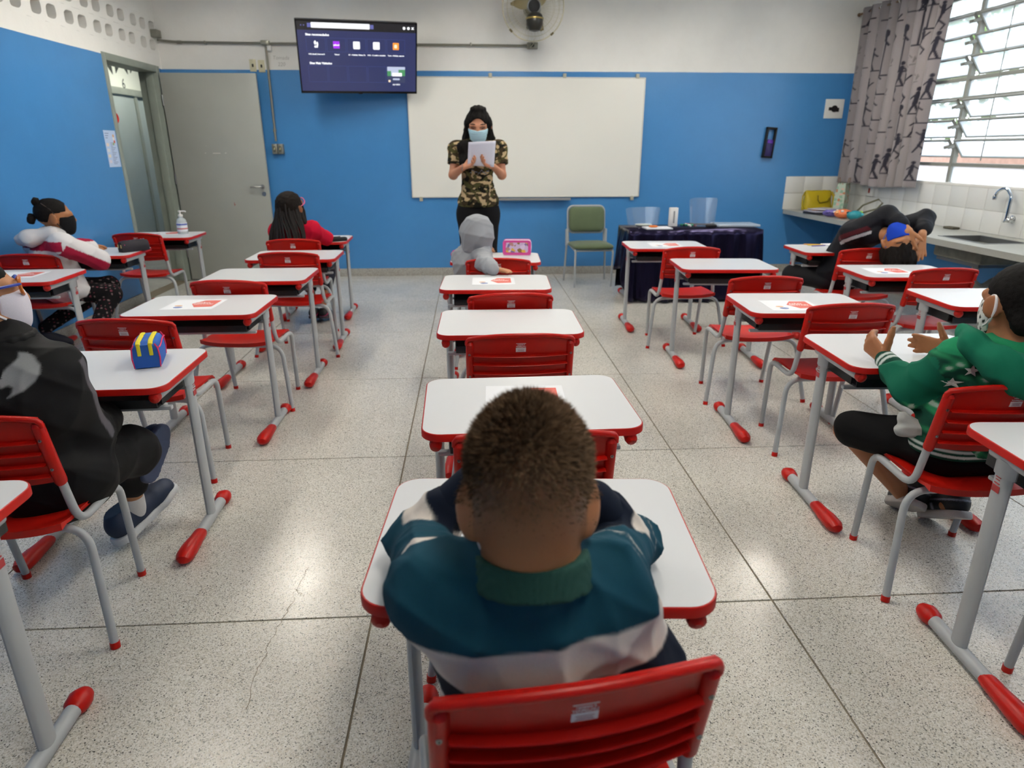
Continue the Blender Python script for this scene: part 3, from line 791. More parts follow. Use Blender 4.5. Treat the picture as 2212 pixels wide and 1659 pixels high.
for x, d in ((.045, -1), (.070, 1)):
    MB().add([(sx(x)-.006*d, -.002, sz_(.075)-.008), (sx(x)-.006*d, -.002, sz_(.075)+.008), (sx(x)+.007*d, -.002, sz_(.075))], [(0, 1, 2)]).build('arrow_icon', MATS['screen lilac'], scr, smooth=0)
for x in (.889, .926):
    MB().lathe([(.013, 0), (.013, .0005)], 16, T(sx(x), -.0016, sz_(.075)) @ RX90).build('round_icon', EW, scr, smooth=0)
link('close_icon', text_mesh('x', .038, EW, bold=.002), scr, M=T(sx(.962), -.002, sz_(.070)) @ RX90)
tiles = [(.075+.166*k, .075+.166*k+.156) for k in range(5)]
for row, (y0, y1) in enumerate(((.232, .420), (.610, .840))):
    for k, (x0, x1) in enumerate(tiles):
        if row == 1 and k == 4: continue
        ol = MB(); w = .0022
        X0, X1, Z0, Z1 = sx(x0), sx(x1), sz_(y1), sz_(y0)
        for a, b in (((X0, Z0), (X1, Z0+w)), ((X0, Z1-w), (X1, Z1)), ((X0, Z0), (X0+w, Z1)), ((X1-w, Z0), (X1, Z1))): ol.box((a[0], -.0014, a[1]), (b[0], -.001, b[1]))
        ol.build('tile_outline', EB, scr, smooth=0)
def stext(t, x, y, size, al='CENTER', bold=.0012): link('lettering', text_mesh(t, size, EW, align=al, bold=bold), scr, M=T(sx(x), -.002, sz_(y)) @ RX90)
stext('Sites recomendados', .075, .195, .026, 'LEFT'); stext('Sites Mais Visitados', .090, .578, .026, 'LEFT')
for k, t_ in enumerate(['UOL Brasil | Internet B', 'Yahoo!', 'G1 - Notícias, Vídeos, Fo', 'UOL - O melhor conteúdo', 'Terra - Notícias, esporte']): stext(t_, sum(tiles[k])/2, .455, .0155, bold=.0007)
c = [sum(t_)/2 for t_ in tiles]
bl = MB()
for dx, dz, rx_, rz__ in ((-.006, .016, .011, .018), (.014, .004, .008, .02), (-.004, -.018, .012, .010), (.010, -.016, .008, .012)):
    bl.lathe([(1, 0), (1, .0005)], 14, T(sx(c[0])+dx, -.002, sz_(.325)+dz) @ Matrix.Diagonal((rx_, 1, rz__, 1)) @ RX90)
bl.build('white_icon', EW, scr, smooth=0)
srect('purple_icon', c[1]-.026, .275, c[1]+.026, .372, emit('screen purple', (.35, .02, .80), 1), .0018); stext('yahoo!', c[1], .325, .02)
srect('white_icon', c[2]-.028, .272, c[2]+.028, .375, EW, .0018, .008); srect('white_icon', c[3]-.028, .272, c[3]+.028, .375, EW, .0018, .008)
srect('orange_icon', c[4]-.026, .275, c[4]+.026, .372, emit('screen orange', (.95, .30, .03), 1), .0018, .006)
srect('pale_dot', c[4]-.014, .30, c[4]+.010, .35, emit('screen peach', (1, .75, .55), 1), .0024, .008)
srect('page_thumbnail', tiles[4][0], .610, tiles[4][1], .840, emit('screen pale', (.45, .5, .65), 1), .0018, .004)
srect('thumbnail_dark', tiles[4][0], .74, tiles[4][1], .840, emit('screen deep', (.03, .04, .10), 1), .0024)
srect('thumbnail_green', c[4]+.02, .65, tiles[4][1], .74, emit('screen green', (.06, .25, .10), 1), .0024); srect('thumbnail_green', tiles[4][0], .67, c[4]-.045, .745, MATS['screen green'], .0024)
srect('thumbnail_text', c[4]-.035, .695, c[4]+.05, .745, EW, .003, .004); srect('thumbnail_text', c[4]-.03, .775, c[4]+.03, .80, MATS['screen pale'], .003, .004)
MB().lathe([(.011, 0), (.011, .0005)], 14, T(sx(tiles[4][0]+.018), -.003, sz_(.815)) @ RX90).build('orange_dot', MATS['screen peach'], scr, smooth=0)
stext('AO VIVO', c[4], .868, .018, bold=.0008)
MB().tube([(0, .07, 0), (.05, .16, .05), (.10, .26, .10)], .03, 8).build('wall_arm', M_DARK, tv)
# ---- wall fan
fan = thing('wall_fan', (0, 0, 0), 0, 'round wall fan with pale wire guard and gold hub above the whiteboard', 'fan')
fc = pyy(1152, 15, 7.12)
fan.matrix_world = T(*fc) @ Matrix.Rotation(math.radians(90+4), 4, 'X')      # local +z points into the room
M_WIRE = mat('pale wire', '#c9c4ac', .4); M_GOLD = mat('gold metal', '#9c8a54', .32, .8)
g = MB(); RG = .292
def ring(m_, r_, z_, t_, n_=48): m_.tube([(r_*math.cos(2*math.pi*k/n_), r_*math.sin(2*math.pi*k/n_), z_) for k in range(n_+1)], t_, 5, up=(0, 0, 1), caps=False)
ring(g, RG, 0, .006)
for r_, z_ in ((.25, .038), (.20, .058)): ring(g, r_, z_, .0016, 40)
for r_, z_ in ((.25, -.038), (.20, -.055)): ring(g, r_, z_, .0016, 40)
for k in range(90):
    a = 2*math.pi*k/90; ca, sa = math.cos(a), math.sin(a)
    g.tube([(r_*ca, r_*sa, z_) for r_, z_ in ((.055, .078), (.15, .070), (.22, .052), (.27, .026), (RG, 0))], .0011, 3)
    if k % 2: g.tube([(r_*ca, r_*sa, z_) for r_, z_ in ((.07, -.075), (.15, -.066), (.22, -.048), (.27, -.024), (RG, 0))], .0011, 3)
g.build('guard', M_WIRE, fan)
for a in (.3, 2.05, 3.9, 5.4):
    MB().box((RG-.010, -.018, -.010), (RG+.010, .018, .010), bev=.003, M=Matrix.Rotation(a, 4, 'Z')).build('guard_clip', mat('dark bronze', '#5c5232', .5), fan)
MB().lathe([(.001, .092), (.045, .090), (.060, .084), (.062, .074), (.055, .070)], 24).build('guard_badge', M_DARK, fan)
rg = MB(); rg.tube([(.060*math.cos(2*math.pi*k/30), .060*math.sin(2*math.pi*k/30), .084) for k in range(31)], .006, 6, up=(0, 0, 1), caps=False); rg.build('badge_ring', M_STEEL, fan)
for k in range(3):
    a0 = math.radians(90+120*k+70); secs = []
    for i in range(9):
        rr_ = .05+.17*i/8; w = (.05+.075*math.sin(math.pi*min(1, i/7.0)**.8))*(1 if i < 8 else .6)
        s_ = []
        for j in range(5):
            u = -1+2*j/4; an = a0+u*w/rr_*.5*.9+.25*i/8
            s_.append((rr_*math.cos(an), rr_*math.sin(an), .01+u*.028))
        secs.append(s_)
    MB().loft(secs, closed=False, caps=False).build('blade', mat('smoky fan blade', '#8d7f55', .25, vary=.1), fan, smooth=60)
MB().lathe([(.001, .05), (.045, .045), (.05, .0), (.04, -.02)], 20).build('hub', M_GOLD, fan)
MB().lathe([(.03, -.03), (.075, -.07), (.088, -.14), (.075, -.23), (.03, -.26)], 22).build('motor', mat('motor black', '#22211c', .35), fan)
# swivel bracket that hangs below the motor, seen through the guard
MB().lathe([(.01, -.215), (.05, -.205), (.075, -.16), (.080, -.12), (.074, -.08), (.055, -.06), (.02, -.05)], 20, Matrix.Rotation(-math.radians(94), 4, 'X') @ T(0, -.16, -.02)).build('swivel_housing', MATS['motor black'], fan)
bd = MB(); bd.tube([(.079*math.cos(2*math.pi*k/30), .079*math.sin(2*math.pi*k/30), -.105) for k in range(31)], .008, 6, up=(0, 0, 1), caps=False)
hb = bd.build('gold_band', M_GOLD, fan); hb.matrix_local = Matrix.Rotation(-math.radians(94), 4, 'X') @ T(0, -.16, -.02)
MB().box((-.035, -.16, -.39), (.035, -.04, -.10), bev=.01).build('wall_bracket', M_DARK, fan)
MB().tube([(.03, -.26, -.18), (.025, -.30, -.25), (.0, -.33, -.33)], .004, 6).build('power_cord', mat('clear cord', '#a9a792', .5), fan)
# ---- conduit with boxes
M_COND = mat('galvanised conduit', '#8a8a80', .38, .6)
cd_ = thing('electrical_conduit', (-3.0, YF, 2.33), 0, 'grey steel electrical conduit along the white band of the front wall', 'conduit')
cI = Matrix.Translation((3.0, -YF, -2.33))
def cpart(n, m_, M_=M_COND):
    o = m_.build(n, M_, cd_); o.matrix_parent_inverse = cI; return o
yc = YF-.03
pts = [Vector((XL+.04, YF-.08, pyy(345, 86, YF-.08).z)), pyy(352, 88, yc), pyy(372, 90, yc), pyy(392, 91, yc), pyy(565, 93.5, yc)]
cpart('pipe', MB().tube(pts, .012, 8)); cpart('pipe', MB().tube([pyy(582, 94, yc), pyy(900, 96.5, yc), pyy(1142, 99, yc)], .012, 8))
cpart('coupling', MB().tube([pyy(382, 91, yc), pyy(392, 91.2, yc)], .016, 8)); 
q = pyy(573, 93, yc); cpart('junction_box', MB().box((q.x-.04, yc-.03, q.z-.022), (q.x+.04, yc+.028, q.z+.022), bev=.006))
q = pyy(340, 78, YF-.05); cpart('junction_box', MB().box((XL+.002, YF-.14, q.z-.02), (XL+.07, YF-.04, q.z+.05), bev=.008))
q = pyy(1150, 99, yc); bx_ = cpart('junction_box', MB().box((q.x-.055, yc-.03, q.z-.03), (q.x+.055, yc+.028, q.z+.03), bev=.006))
MB().lathe([(.017, 0), (.017, .004)], 14, T(q.x, yc-.031, q.z) @ RX90).build('cable_hole', M_DARK, bx_)
for a in (443, 700, 1017):
    q = pyy(a, 92+(a-443)*.007, yc); cpart('pipe_clip', MB().box((q.x-.008, yc-.014, q.z-.016), (q.x+.008, YF-.002, q.z+.016), bev=.003))
p0, p1 = pyy(574, 101, yc), pyy(596, 305, yc)
cpart('pipe', MB().tube([p0, (p1.x, yc, p1.z)], .012, 8)); cpart('coupling', MB().tube([(p1.x, yc, p1.z+.12), (p1.x, yc, p1.z+.09)], .016, 8))
q = pyy(601, 322, yc)
ob = thing('double_wall_outlet', (q.x, YF, q.z), 0, 'grey double outlet box at the end of the vertical conduit', 'outlet')
for s in (-1, 1):
    o = MB().box((s*.029-.027, -.06, -.05), (s*.029+.027, 0, .05), bev=.006).build('box', M_COND, ob)
    MB().box((s*.029-.013, -.064, -.03), (s*.029+.013, -.058, .03), bev=.003).build('cover', mat('dark grey cover', '#55564e', .5), o)
    MB().tube([(s*.029, -.064, .014), (s*.029, -.064, .0), (s*.029-.008, -.065, -.006)], .005, 6).build('socket_face', mat('yellow socket', '#c9c08a', .5), o)
q = pyy(580, 103, yc); sn = MB().box((q.x-.012, YF-.05, q.z-.028), (q.x+.028, YF-.002, q.z+.02), bev=.006)
tag(sn.build('plug_adapter', M_WHITEPL), 'small white plug adapter hanging under the conduit box', 'plug')
# pencilled word on the wall
wt = pyy(607, 131, YF-.001)
for t_, dz in (('Tomada', .025), ('220', -.035)):
    o = link('wall_lettering', text_mesh(t_, .05, mat('pencil grey', '#c2c0ba', .9), italic=.2), None, M=T(wt.x, YF-.0008, wt.z+dz) @ RX90)
    tag(o, 'faint pencilled %s on the white wall left of the television' % ('word Tomada' if t_ == 'Tomada' else 'number 220'), 'lettering')
for k, (a, b) in enumerate((((540, 128), (553, 155)), ((559.5, 130), (571, 156)))):
    p0, p1 = pyy(*a, YF), pyy(*b, YF)
    t = thing('switch_plate', ((p0.x+p1.x)/2, YF, (p0.z+p1.z)/2), 0, ['cream switch plate farther left above the open door leaf', 'cream switch plate next to the vertical conduit'][k], 'switch', 'switch plates')
    MB().box((-.032, -.008, -.056), (.032, 0, .056), bev=.003).build('plate', mat('cream plastic', '#d8d3b4', .45), t)
    MB().box((-.008, -.014, -.014), (.008, -.006, .014), bev=.002).build('rocker', M_DARK, t)
# ---- socket plate and black holder on the right of the front wall
q0, q1 = pyy(1784, 214, YF), pyy(1818, 256, YF)
t = thing('socket_plate', ((q0.x+q1.x)/2, YF, (q0.z+q1.z)/2), 0, 'square white socket plate on the blue wall left of the curtain', 'outlet')
w, h = (q1.x-q0.x)/2, (q0.z-q1.z)/2
MB().box((-w, -.010, -h), (w, 0, h), bev=.004).build('plate', M_WHITEPL, t)
MB().lathe([(.034, .0), (.034, .012), (.02, .014)], 14, T(0, -.006, 0) @ RX90).box((-.062, -.024, -.016), (-.028, -.006, .016), bev=.004).box((.02, -.02, -.03), (.05, -.006, .01), bev=.004).build('socket_face', M_DARK, t)
q0, q1 = pyy(1646, 275, YF), pyy(1669, 341, YF)
t = thing('wall_bottle_opener', ((q0.x+q1.x)/2, YF, q1.z), 0, 'narrow black and violet holder hanging on the blue wall right of the whiteboard', 'holder')
h = q0.z-q1.z; Ms = Matrix.Shear('XZ', 4, (.10, 0)) if False else Matrix.Identity(4)
tl = .12
fr_ = MB()
for a, b in (((-.055, 0), (-.038, h)), ((.038, 0), (.055, h)), ((-.055, h-.022), (.055, h)), ((-.055, 0), (.055, .018))): fr_.box((a[0]+0, -.05, a[1]), (b[0], -.002, b[1]), bev=.003)
o = fr_.build('frame', M_DARK, t)
MB().box((-.038, -.045, .018), (.038, -.005, h*.55), bev=.004).build('body', mat('deep violet plastic', '#2a2058', .35), t)
MB().box((-.03, -.05, h*.48), (.03, -.03, h*.60), bev=.006).build('knob', mat('violet plastic', '#5a2f9c', .3), t)
t.rotation_euler = (0, math.radians(4), 0)
# ---- paper notice on the left wall beside the door
a, b = pxx(224, 279, XL), pxx(263, 362, XL)
t = thing('wall_notice', (XL, (a.y+b.y)/2-.01, (a.z+b.z)/2), 0, 'pale blue printed sheet taped to the blue wall beside the doorway', 'notice')
MB().box((0, -.10, -.148), (.0012, .095, .148)).build('sheet', mat('pale blue paper', '#bcd0ee', .7), t, smooth=0)
pm = mat('grey print', '#7d8db4', .8)
pr = MB()
for k in range(3): pr.box((.0012, -.085, .12-.018*k), (.0016, -.02-.012*k, .127-.018*k))
for k in range(14): pr.box((.0012, -.02, .045-.013*k), (.0016, .06-.02*(k % 3), .050-.013*k))
pr.build('printed_text', pm, t, smooth=0)
for y, z, r_, c_ in ((.05, .105, .012, '#d9a06a'), (.05, .082, .016, '#e9e2e2'), (.055, .058, .013, '#c2523e'), (.035, .04, .012, '#8fae74')):
    MB().lathe([(r_, 0), (r_, .0006)], 12, T(.0013, y, z) @ Matrix.Rotation(math.pi/2, 4, 'Y')).build('printed_figure', mat('ink '+c_, c_, .7), t, smooth=0)
for k in range(4): MB().box((.0012, -.085, .02-.045*k), (.0016, -.045, .045-.045*k)).build('printed_picture', mat('ink '+['#e8d8d4', '#d9dde8', '#e6dcd0', '#dcd6e6'][k], ['#e8d8d4', '#d9dde8', '#e6dcd0', '#dcd6e6'][k], .7), t, smooth=0)

# ================================================================== CURTAIN
M_CURT = attr_mat('printed curtain cloth', .9, .2, .4, 500)
def grid_mesh(name, P, C, material, smooth=True):
    """P, C: (n, m, 3) arrays of points and colours"""
    n, m_ = P.shape[:2]
    me = bpy.data.meshes.new(name)
    idx = np.arange(n*m_).reshape(n, m_)
    q = np.stack([idx[:-1, :-1], idx[1:, :-1], idx[1:, 1:], idx[:-1, 1:]], -1).reshape(-1, 4)
    me.from_pydata(P.reshape(-1, 3).tolist(), [], q.tolist())
    ca = me.color_attributes.new('Col', 'FLOAT_COLOR', 'POINT')
    ca.data.foreach_set('color', np.concatenate([C.reshape(-1, 3), np.ones((n*m_, 1))], 1).astype(np.float32).ravel())
    me.materials.append(material)
    if smooth: me.polygons.foreach_set('use_smooth', [True]*len(me.polygons))
    me.update(); return me
cr_ = np.random.RandomState(11)
NU, NV = 300, 260
U, V = np.meshgrid(np.linspace(0, 2.05, NU), np.linspace(0, 1.69, NV), indexing='ij')
segs = []
def motif(u, v, s, kind):
    if kind == 0:   # leaping figure
        L_ = [((0, .16), (0, .10), .016), ((0, .10), (-.02, .03), .010), ((-.02, .03), (-.05, -.03), .007), ((0, .10), (.05, .15), .006), ((0, .13), (-.05, .17), .006), ((-.02, .04), (.03, -.01), .007), ((.03, -.01), (.01, -.05), .006), ((0, .185), (0, .19), .014)]
    elif kind == 1:  # lamp post tree
        L_ = [((0, -.15), (.01, .18), .006), ((-.05, -.15), (.05, -.15), .006), ((0, .19), (.0, .20), .028), ((-.03, .12), (.0, .16), .008), ((.03, .1), (0, .14), .008)]
    elif kind == 2:  # standing figure on a line
        L_ = [((0, .02), (.01, .10), .014), ((0, .02), (-.03, -.05), .008), ((.0, .02), (.03, -.05), .008), ((-.10, -.055), (.10, -.055), .005), ((.01, .10), (.05, .07), .006), ((.01, .10), (-.03, .06), .006), ((.012, .13), (.012, .135), .014)]
    else:            # small flower of faint strokes
        L_ = [((.03*math.cos(a), .03*math.sin(a)), (.045*math.cos(a+.7), .045*math.sin(a+.7)), .004) for a in np.linspace(0, 6, 7)]
    for a, b, w in L_: segs.append((u+a[0]*s, v+a[1]*s, u+b[0]*s, v+b[1]*s, w*s, kind))
for gu in range(9):
    for gv in range(7):
        motif(.12+gu*.235+cr_.uniform(-.05, .05), .10+gv*.25+cr_.uniform(-.05, .05)+(gu % 2)*.11, cr_.uniform(.8, 1.15), int(cr_.choice([0, 1, 2, 3, 2, 0])))
for k in range(4): motif(.25+.5*k, 1.58, 1.1, 2)
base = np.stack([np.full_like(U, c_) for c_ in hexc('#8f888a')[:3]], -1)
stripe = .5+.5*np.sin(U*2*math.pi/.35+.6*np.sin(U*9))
base *= (0.80+.3*stripe)[..., None]  # light and dark of the folds painted into the cloth colour
ink = np.zeros_like(U); ink2 = np.zeros_like(U)
for x0, y0, x1, y1, w, kd in segs:
    sel = (U > min(x0, x1)-.04) & (U < max(x0, x1)+.04) & (V > min(y0, y1)-.04) & (V < max(y0, y1)+.04)
    if not sel.any(): continue
    uu, vv = U[sel], V[sel]; dx, dy = x1-x0, y1-y0; L2 = dx*dx+dy*dy+1e-9
    t_ = np.clip(((uu-x0)*dx+(vv-y0)*dy)/L2, 0, 1); d = np.hypot(uu-x0-t_*dx, vv-y0-t_*dy)
    a_ = np.clip((w+.003-d)/.005, 0, 1)
    if kd == 3: ink2[sel] = np.maximum(ink2[sel], a_)
    else: ink[sel] = np.maximum(ink[sel], a_)
col = base*(1-ink2[..., None]*.45)
col = col*(1-ink[..., None])+np.array(hexc('#23222e')[:3])*ink[..., None]
fold = 2*math.pi/.225
yy = 7.45-U/2.05*1.36
amp = .030+.016*np.clip((1.69-V)/1.69, 0, 1)
XX = 4.045+amp*np.sin(U*fold)+.008*np.sin(U*5+V*2)
YY = yy-.02*np.sin(U*fold+1.2)*1.0-.03*(1.69-V)/1.69*np.sin(U*2.1)
ZZ = .995+V+.012*np.sin(U*4.0)*np.clip(1-V/1.0, 0, 1)
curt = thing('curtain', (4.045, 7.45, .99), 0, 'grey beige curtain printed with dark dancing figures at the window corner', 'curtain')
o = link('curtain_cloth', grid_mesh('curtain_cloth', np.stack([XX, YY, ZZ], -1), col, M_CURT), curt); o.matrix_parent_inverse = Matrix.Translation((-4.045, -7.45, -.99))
sm_ = o.modifiers.new('thick', 'SOLIDIFY'); sm_.thickness = .002
for k in range(9):
    u_ = .112+.225*k
    if u_ > 2.05: break
    yk = 7.45-u_/2.05*1.36
    mm = MB(); mm.tube([(0, .022*math.cos(2*math.pi*j/20), .022*math.sin(2*math.pi*j/20)) for j in range(21)], .006, 6, up=(1, 0, 0), caps=False)
    o = mm.build('grommet', M_CHROME, curt); o.matrix_parent_inverse = Matrix.Translation((-4.045, -7.45, -.99)); o.matrix_basis = T(4.045, yk, 2.645) @ Matrix.Rotation(.9*(-1)**k, 4, 'Z')
rod = thing('curtain_rod', (4.045, 7.5, 2.645), 0, 'thin brown curtain rod above the louvred window', 'curtain rod')
o = MB().tube([(0, -.0, 0), (0, -5.3, 0)], .011, 10).ball((0, 0, 0), .018, 10).build('pole', mat('brown rod', '#6b5138', .4), rod)
for y in (-.04, -2.6, -5.2): MB().tube([(0, y, 0), (.105, y, 0)], .007, 6).build('rod_bracket', M_DARK, rod)

# ================================================================== COUNTER, SINK, TAP
M_CTR = mat('grey speckled counter', '#a8aaa4', .35, bump=.05, bscale=200, vary=.06, vscale=150)
CX0, CZ = 3.515, .70
ct = thing('counter', (3.83, 5.1, 0), 0, 'long grey counter with a sunken sink under the window', 'counter')
cI2 = Matrix.Translation((-3.83, -5.1, 0))
def ctp(n, m_, M_): o = m_.build(n, M_, ct); o.matrix_parent_inverse = cI2; return o
SY0, SY1, SX0, SX1 = 4.60, 5.06, 3.66, 3.98
sl = MB()
sl.box((CX0, SY1, CZ-.045), (XR-.008, YF-.008, CZ)); sl.box((CX0, 2.75, CZ-.045), (XR-.008, SY0, CZ)); sl.box((CX0, SY0, CZ-.045), (SX0, SY1, CZ)); sl.box((SX1, SY0, CZ-.045), (XR-.008, SY1, CZ))
ctp('countertop', sl, M_CTR)
bs = MB()
for a, b in (((SX0, SY0, CZ-.17), (SX0+.004, SY1, CZ-.002)), ((SX1-.004, SY0, CZ-.17), (SX1, SY1, CZ-.002)), ((SX0, SY0, CZ-.17), (SX1, SY0+.004, CZ-.002)), ((SX0, SY1-.004, CZ-.17), (SX1, SY1, CZ-.002)), ((SX0, SY0, CZ-.174), (SX1, SY1, CZ-.17))): bs.box(a, b)
bs.box((SX0-.015, SY0-.015, CZ), (SX1+.015, SY0+.004, CZ+.003)).box((SX0-.015, SY1-.004, CZ), (SX1+.015, SY1+.015, CZ+.003)).box((SX0-.015, SY0, CZ), (SX0+.004, SY1, CZ+.003)).box((SX1-.004, SY0, CZ), (SX1+.015, SY1, CZ+.003))
ctp('sink_basin', bs, mat('dull sink steel', '#8c8e90', .38, .9))
ctp('basin_skirt', MB().box((SX0-.02, SY0-.03, CZ-.15), (SX1+.02, SY1+.03, CZ-.045), bev=.02), mat('worn underside', '#6f7069', .7, vary=.2, vscale=20))
ctp('drain_pipe', MB().tube(fillet([(3.82, 4.83, .53), (3.82, 4.83, .38), (3.9, 4.83, .33), (4.0, 4.83, .40), (4.10, 4.83, .40)], .04), .025, 10), mat('grey pvc', '#9a9a94', .5))
ctp('counter_support', MB().box((3.60, 2.80, 0), (XR-.015, 2.92, CZ-.045)), M_WHITEWALL)
fb = pxx(2190, 474, XR)
fa = thing('wall_tap', (XR-.006, fb.y, fb.z), 0, 'chrome swan-neck tap on the white tiles over the sink', 'tap')
MB().lathe([(.030, 0), (.028, .008), (.014, .012), (.013, .06)], 16, Matrix.Rotation(-math.pi/2, 4, 'Y')).build('body', M_CHROME, fa)
MB().lathe([(.006, 0), (.018, .004), (.017, .03), (.010, .036)], 12, T(-.05, 0, -.005) @ Matrix.Rotation(math.pi/2, 4, 'X') @ Matrix.Identity(4)).ball((-.05, -.05, .012), .016, 10).build('handle', M_CHROME, fa)
MB().tube([(-.045, .0, .01), (-.045, .012, -.012), (-.05, .03, -.02)], .010, 8).build('valve', M_CHROME, fa)
MB().tube(fillet([(-.055, 0, .0), (-.055, 0, .17), (-.055, .07, .235), (-.055, .15, .20), (-.055, .165, .150)], [.02, .06, .05], 7), [.0115]*1+[.0115]*24+[.0115]*0 if False else .0115, 10).build('spout', M_CHROME, fa)
MB().lathe([(.013, 0), (.016, .02), (.013, .032)], 12, T(-.055, .165, .135)).build('aerator', M_CHROME, fa)
q = pxx(1886, 413, XR); t = thing('wall_switch', (XR-.006, q.y, q.z), 0, 'small white switch box with a red mark on the tiles under the curtain', 'switch')
MB().box((-.035, -.05, -.05), (0, .05, .055), bev=.008).build('box', M_WHITEPL, t); MB().box((-.039, -.012, -.018), (-.034, .016, .03), bev=.002).build('red_label', mat('red label', '#a03a2c', .5), t)
# things on the counter
q = pz(1770, 440, CZ)
t = thing('handbag', (3.79, 7.31, CZ+.008), math.radians(8), 'yellow leather handbag standing on the counter corner', 'handbag')
M_YEL = mat('yellow leather', '#b9a31c', .45, bump=.3, bscale=60, vary=.06)
m = MB(); secs = []
for i in range(9):
    v = i/8; w = .165-.012*v+.004*math.sin(v*9); d = .055*(1-v**2.2)+.012; z = .205*v
    secs.append([(w*math.copysign(abs(math.cos(a))**.45, math.cos(a)), d*math.copysign(abs(math.sin(a))**.7, math.sin(a)), z+.006*math.sin(3*math.cos(a)*2)) for a in [2*math.pi*k/28 for k in range(28)]])
m.loft(secs); m.build('bag_body', M_YEL, t, smooth=60)
MB().tube([(-.16, 0, .19), (-.195, -.02, .15), (-.20, -.03, .06), (-.17, -.04, .01)], .010, 8, flat=(1.4, .5)).build('strap', M_YEL, t)
MB().tube([(.16, 0, .19), (.185, -.02, .14), (.175, -.04, .02)], .010, 8, flat=(1.4, .5)).build('strap', M_YEL, t)
MB().tube([(-.04, -.058, .16), (-.035, -.062, .11), (-.01, -.065, .08), (.08, -.062, .095), (.11, -.056, .13)], .007, 8).build('handle', mat('dark yellow leather', '#7a6b12', .5), t)
MB().box((-.14, -.006, .203), (.14, .006, .209), bev=.002).build('zipper', mat('brass zip', '#8d7a2c', .4, .6), t)
t = thing('gift_bag', (3.955, 7.12, CZ+.001), math.radians(50), 'pale green floral paper carrier bag beside the yellow handbag', 'bag')
M_FLOR = mat('floral paper', '#b7c6b6', .7)
def floral():
    m_, nt, b = nodes_of('floral print'); g_ = nt.nodes.new('ShaderNodeTexCoord'); v = nt.nodes.new('ShaderNodeTexVoronoi'); v.inputs['Scale'].default_value = 38; nt.links.new(g_.outputs['Object'], v.inputs['Vector'])
    r = nt.nodes.new('ShaderNodeValToRGB'); r.color_ramp.interpolation = 'CONSTANT'; r.color_ramp.elements[0].color = hexc('#b7c6b6'); r.color_ramp.elements[1].position = .80; r.color_ramp.elements[1].color = hexc('#b9805f')
    e = r.color_ramp.elements.new(.62); e.color = hexc('#8fb39b'); e = r.color_ramp.elements.new(.92); e.color = hexc('#d9b6a8')
    s = nt.nodes.new('ShaderNodeSeparateColor'); nt.links.new(v.outputs['Color'], s.inputs[0]); nt.links.new(s.outputs[0], r.inputs[0]); nt.links.new(r.outputs[0], b.inputs['Base Color']); b.inputs['Roughness'].default_value = .7; return m_
M_FLOR = floral()
m = MB(); m.loft([[(-.11, -.05, 0), (.11, -.05, 0), (.11, .05, 0), (-.11, .05, 0)], [(-.115, -.05, .2), (.112, -.052, .2), (.11, .05, .2), (-.115, .05, .2)], [(-.13, -.045, .30), (.135, -.04, .295), (.12, .045, .29), (-.115, .03, .30)]], caps=False)
m.add([(-.11, -.05, .001), (.11, -.05, .001), (.11, .05, .001), (-.11, .05, .001)], [(0, 1, 2, 3)])
o = m.build('paper_bag', M_FLOR, t, smooth=0); s_ = o.modifiers.new('thick', 'SOLIDIFY'); s_.thickness = .001
for s in (-1, 1): MB().tube([(-.05, s*.045, .29), (-.04, s*.05, .35), (.04, s*.05, .35), (.05, s*.045, .29)], .003, 6).build('handle', mat('brown cord', '#8a6a4c', .8), t)
def flat_thing(name, label, cat, loc, rz, w, d, h, col, rough=.6, group=None, tilt=0.0, bev=.002):
    t = MB().box((-w/2, -d/2, 0), (w/2, d/2, h), bev=bev).build(name, mat('cover '+col, col, rough, vary=.04))
    t.location = loc; t.rotation_euler = (tilt, 0, rz); tag(t, label, cat, group); return t
FG = 'papers and folders on the counter'
flat_thing('folder', 'black ring folder at the bottom of the counter paper stack', 'folder', (3.68, 6.93, CZ+.001), .3, .32, .24, .022, '#25252b', .5, FG)
flat_thing('folder', 'grey white folder lying on the black one on the counter', 'folder', (3.67, 6.93, CZ+.0235), .1, .30, .22, .014, '#a9a7b4', .5, FG)
flat_thing('magazine', 'brown magazine on top of the counter paper stack', 'magazine', (3.70, 6.95, CZ+.038), -.25, .29, .21, .010, '#8b6a5a', .4, FG)
flat_thing('magazine', 'white printed booklet leaning over the brown magazine', 'magazine', (3.69, 6.95, CZ+.0485), .5, .28, .20, .006, '#c9c6cc', .4, FG)
flat_thing('paper_sheet', 'loose white sheet hanging over the counter edge', 'paper', (3.63, 7.14, CZ+.001), .2, .15, .16, .002, '#d6d4d8', .8, FG, bev=0)
def lump(name, label, loc, r, cols, group, rz=0):
    t = thing(name, loc, rz, label, 'pouch', group)
    MB().ball((0, 0, r[2]), r, 16).build('body', mat('cover '+cols[0], cols[0], .5), t, smooth=80)
    R_ = random.Random(len(label))
    for k in range(7):
        a = R_.uniform(0, 6.28); e = R_.uniform(.1, 1.0)
        p_ = (r[0]*math.cos(a)*math.cos(e), r[1]*math.sin(a)*math.cos(e), r[2]+r[2]*math.sin(e))
        MB().ball(p_, (r[0]*.22, r[1]*.22, r[2]*.25), 8).build('patch', mat('cover '+cols[1+k % (len(cols)-1)], cols[1+k % (len(cols)-1)], .4), t, smooth=80)
lump('pouch', 'violet cloth pouch on the counter edge', (3.60, 6.62, CZ+.001), (.09, .06, .035), ['#6a5fa8', '#8a80c4', '#4e4590'], 'bright pouches on the counter')
lump('pouch', 'orange and white patterned pouch between the violet and teal ones', (3.62, 6.44, CZ+.001), (.085, .07, .045), ['#e07a4c', '#f2e6e0', '#c8452c', '#f0b27a'], 'bright pouches on the counter')
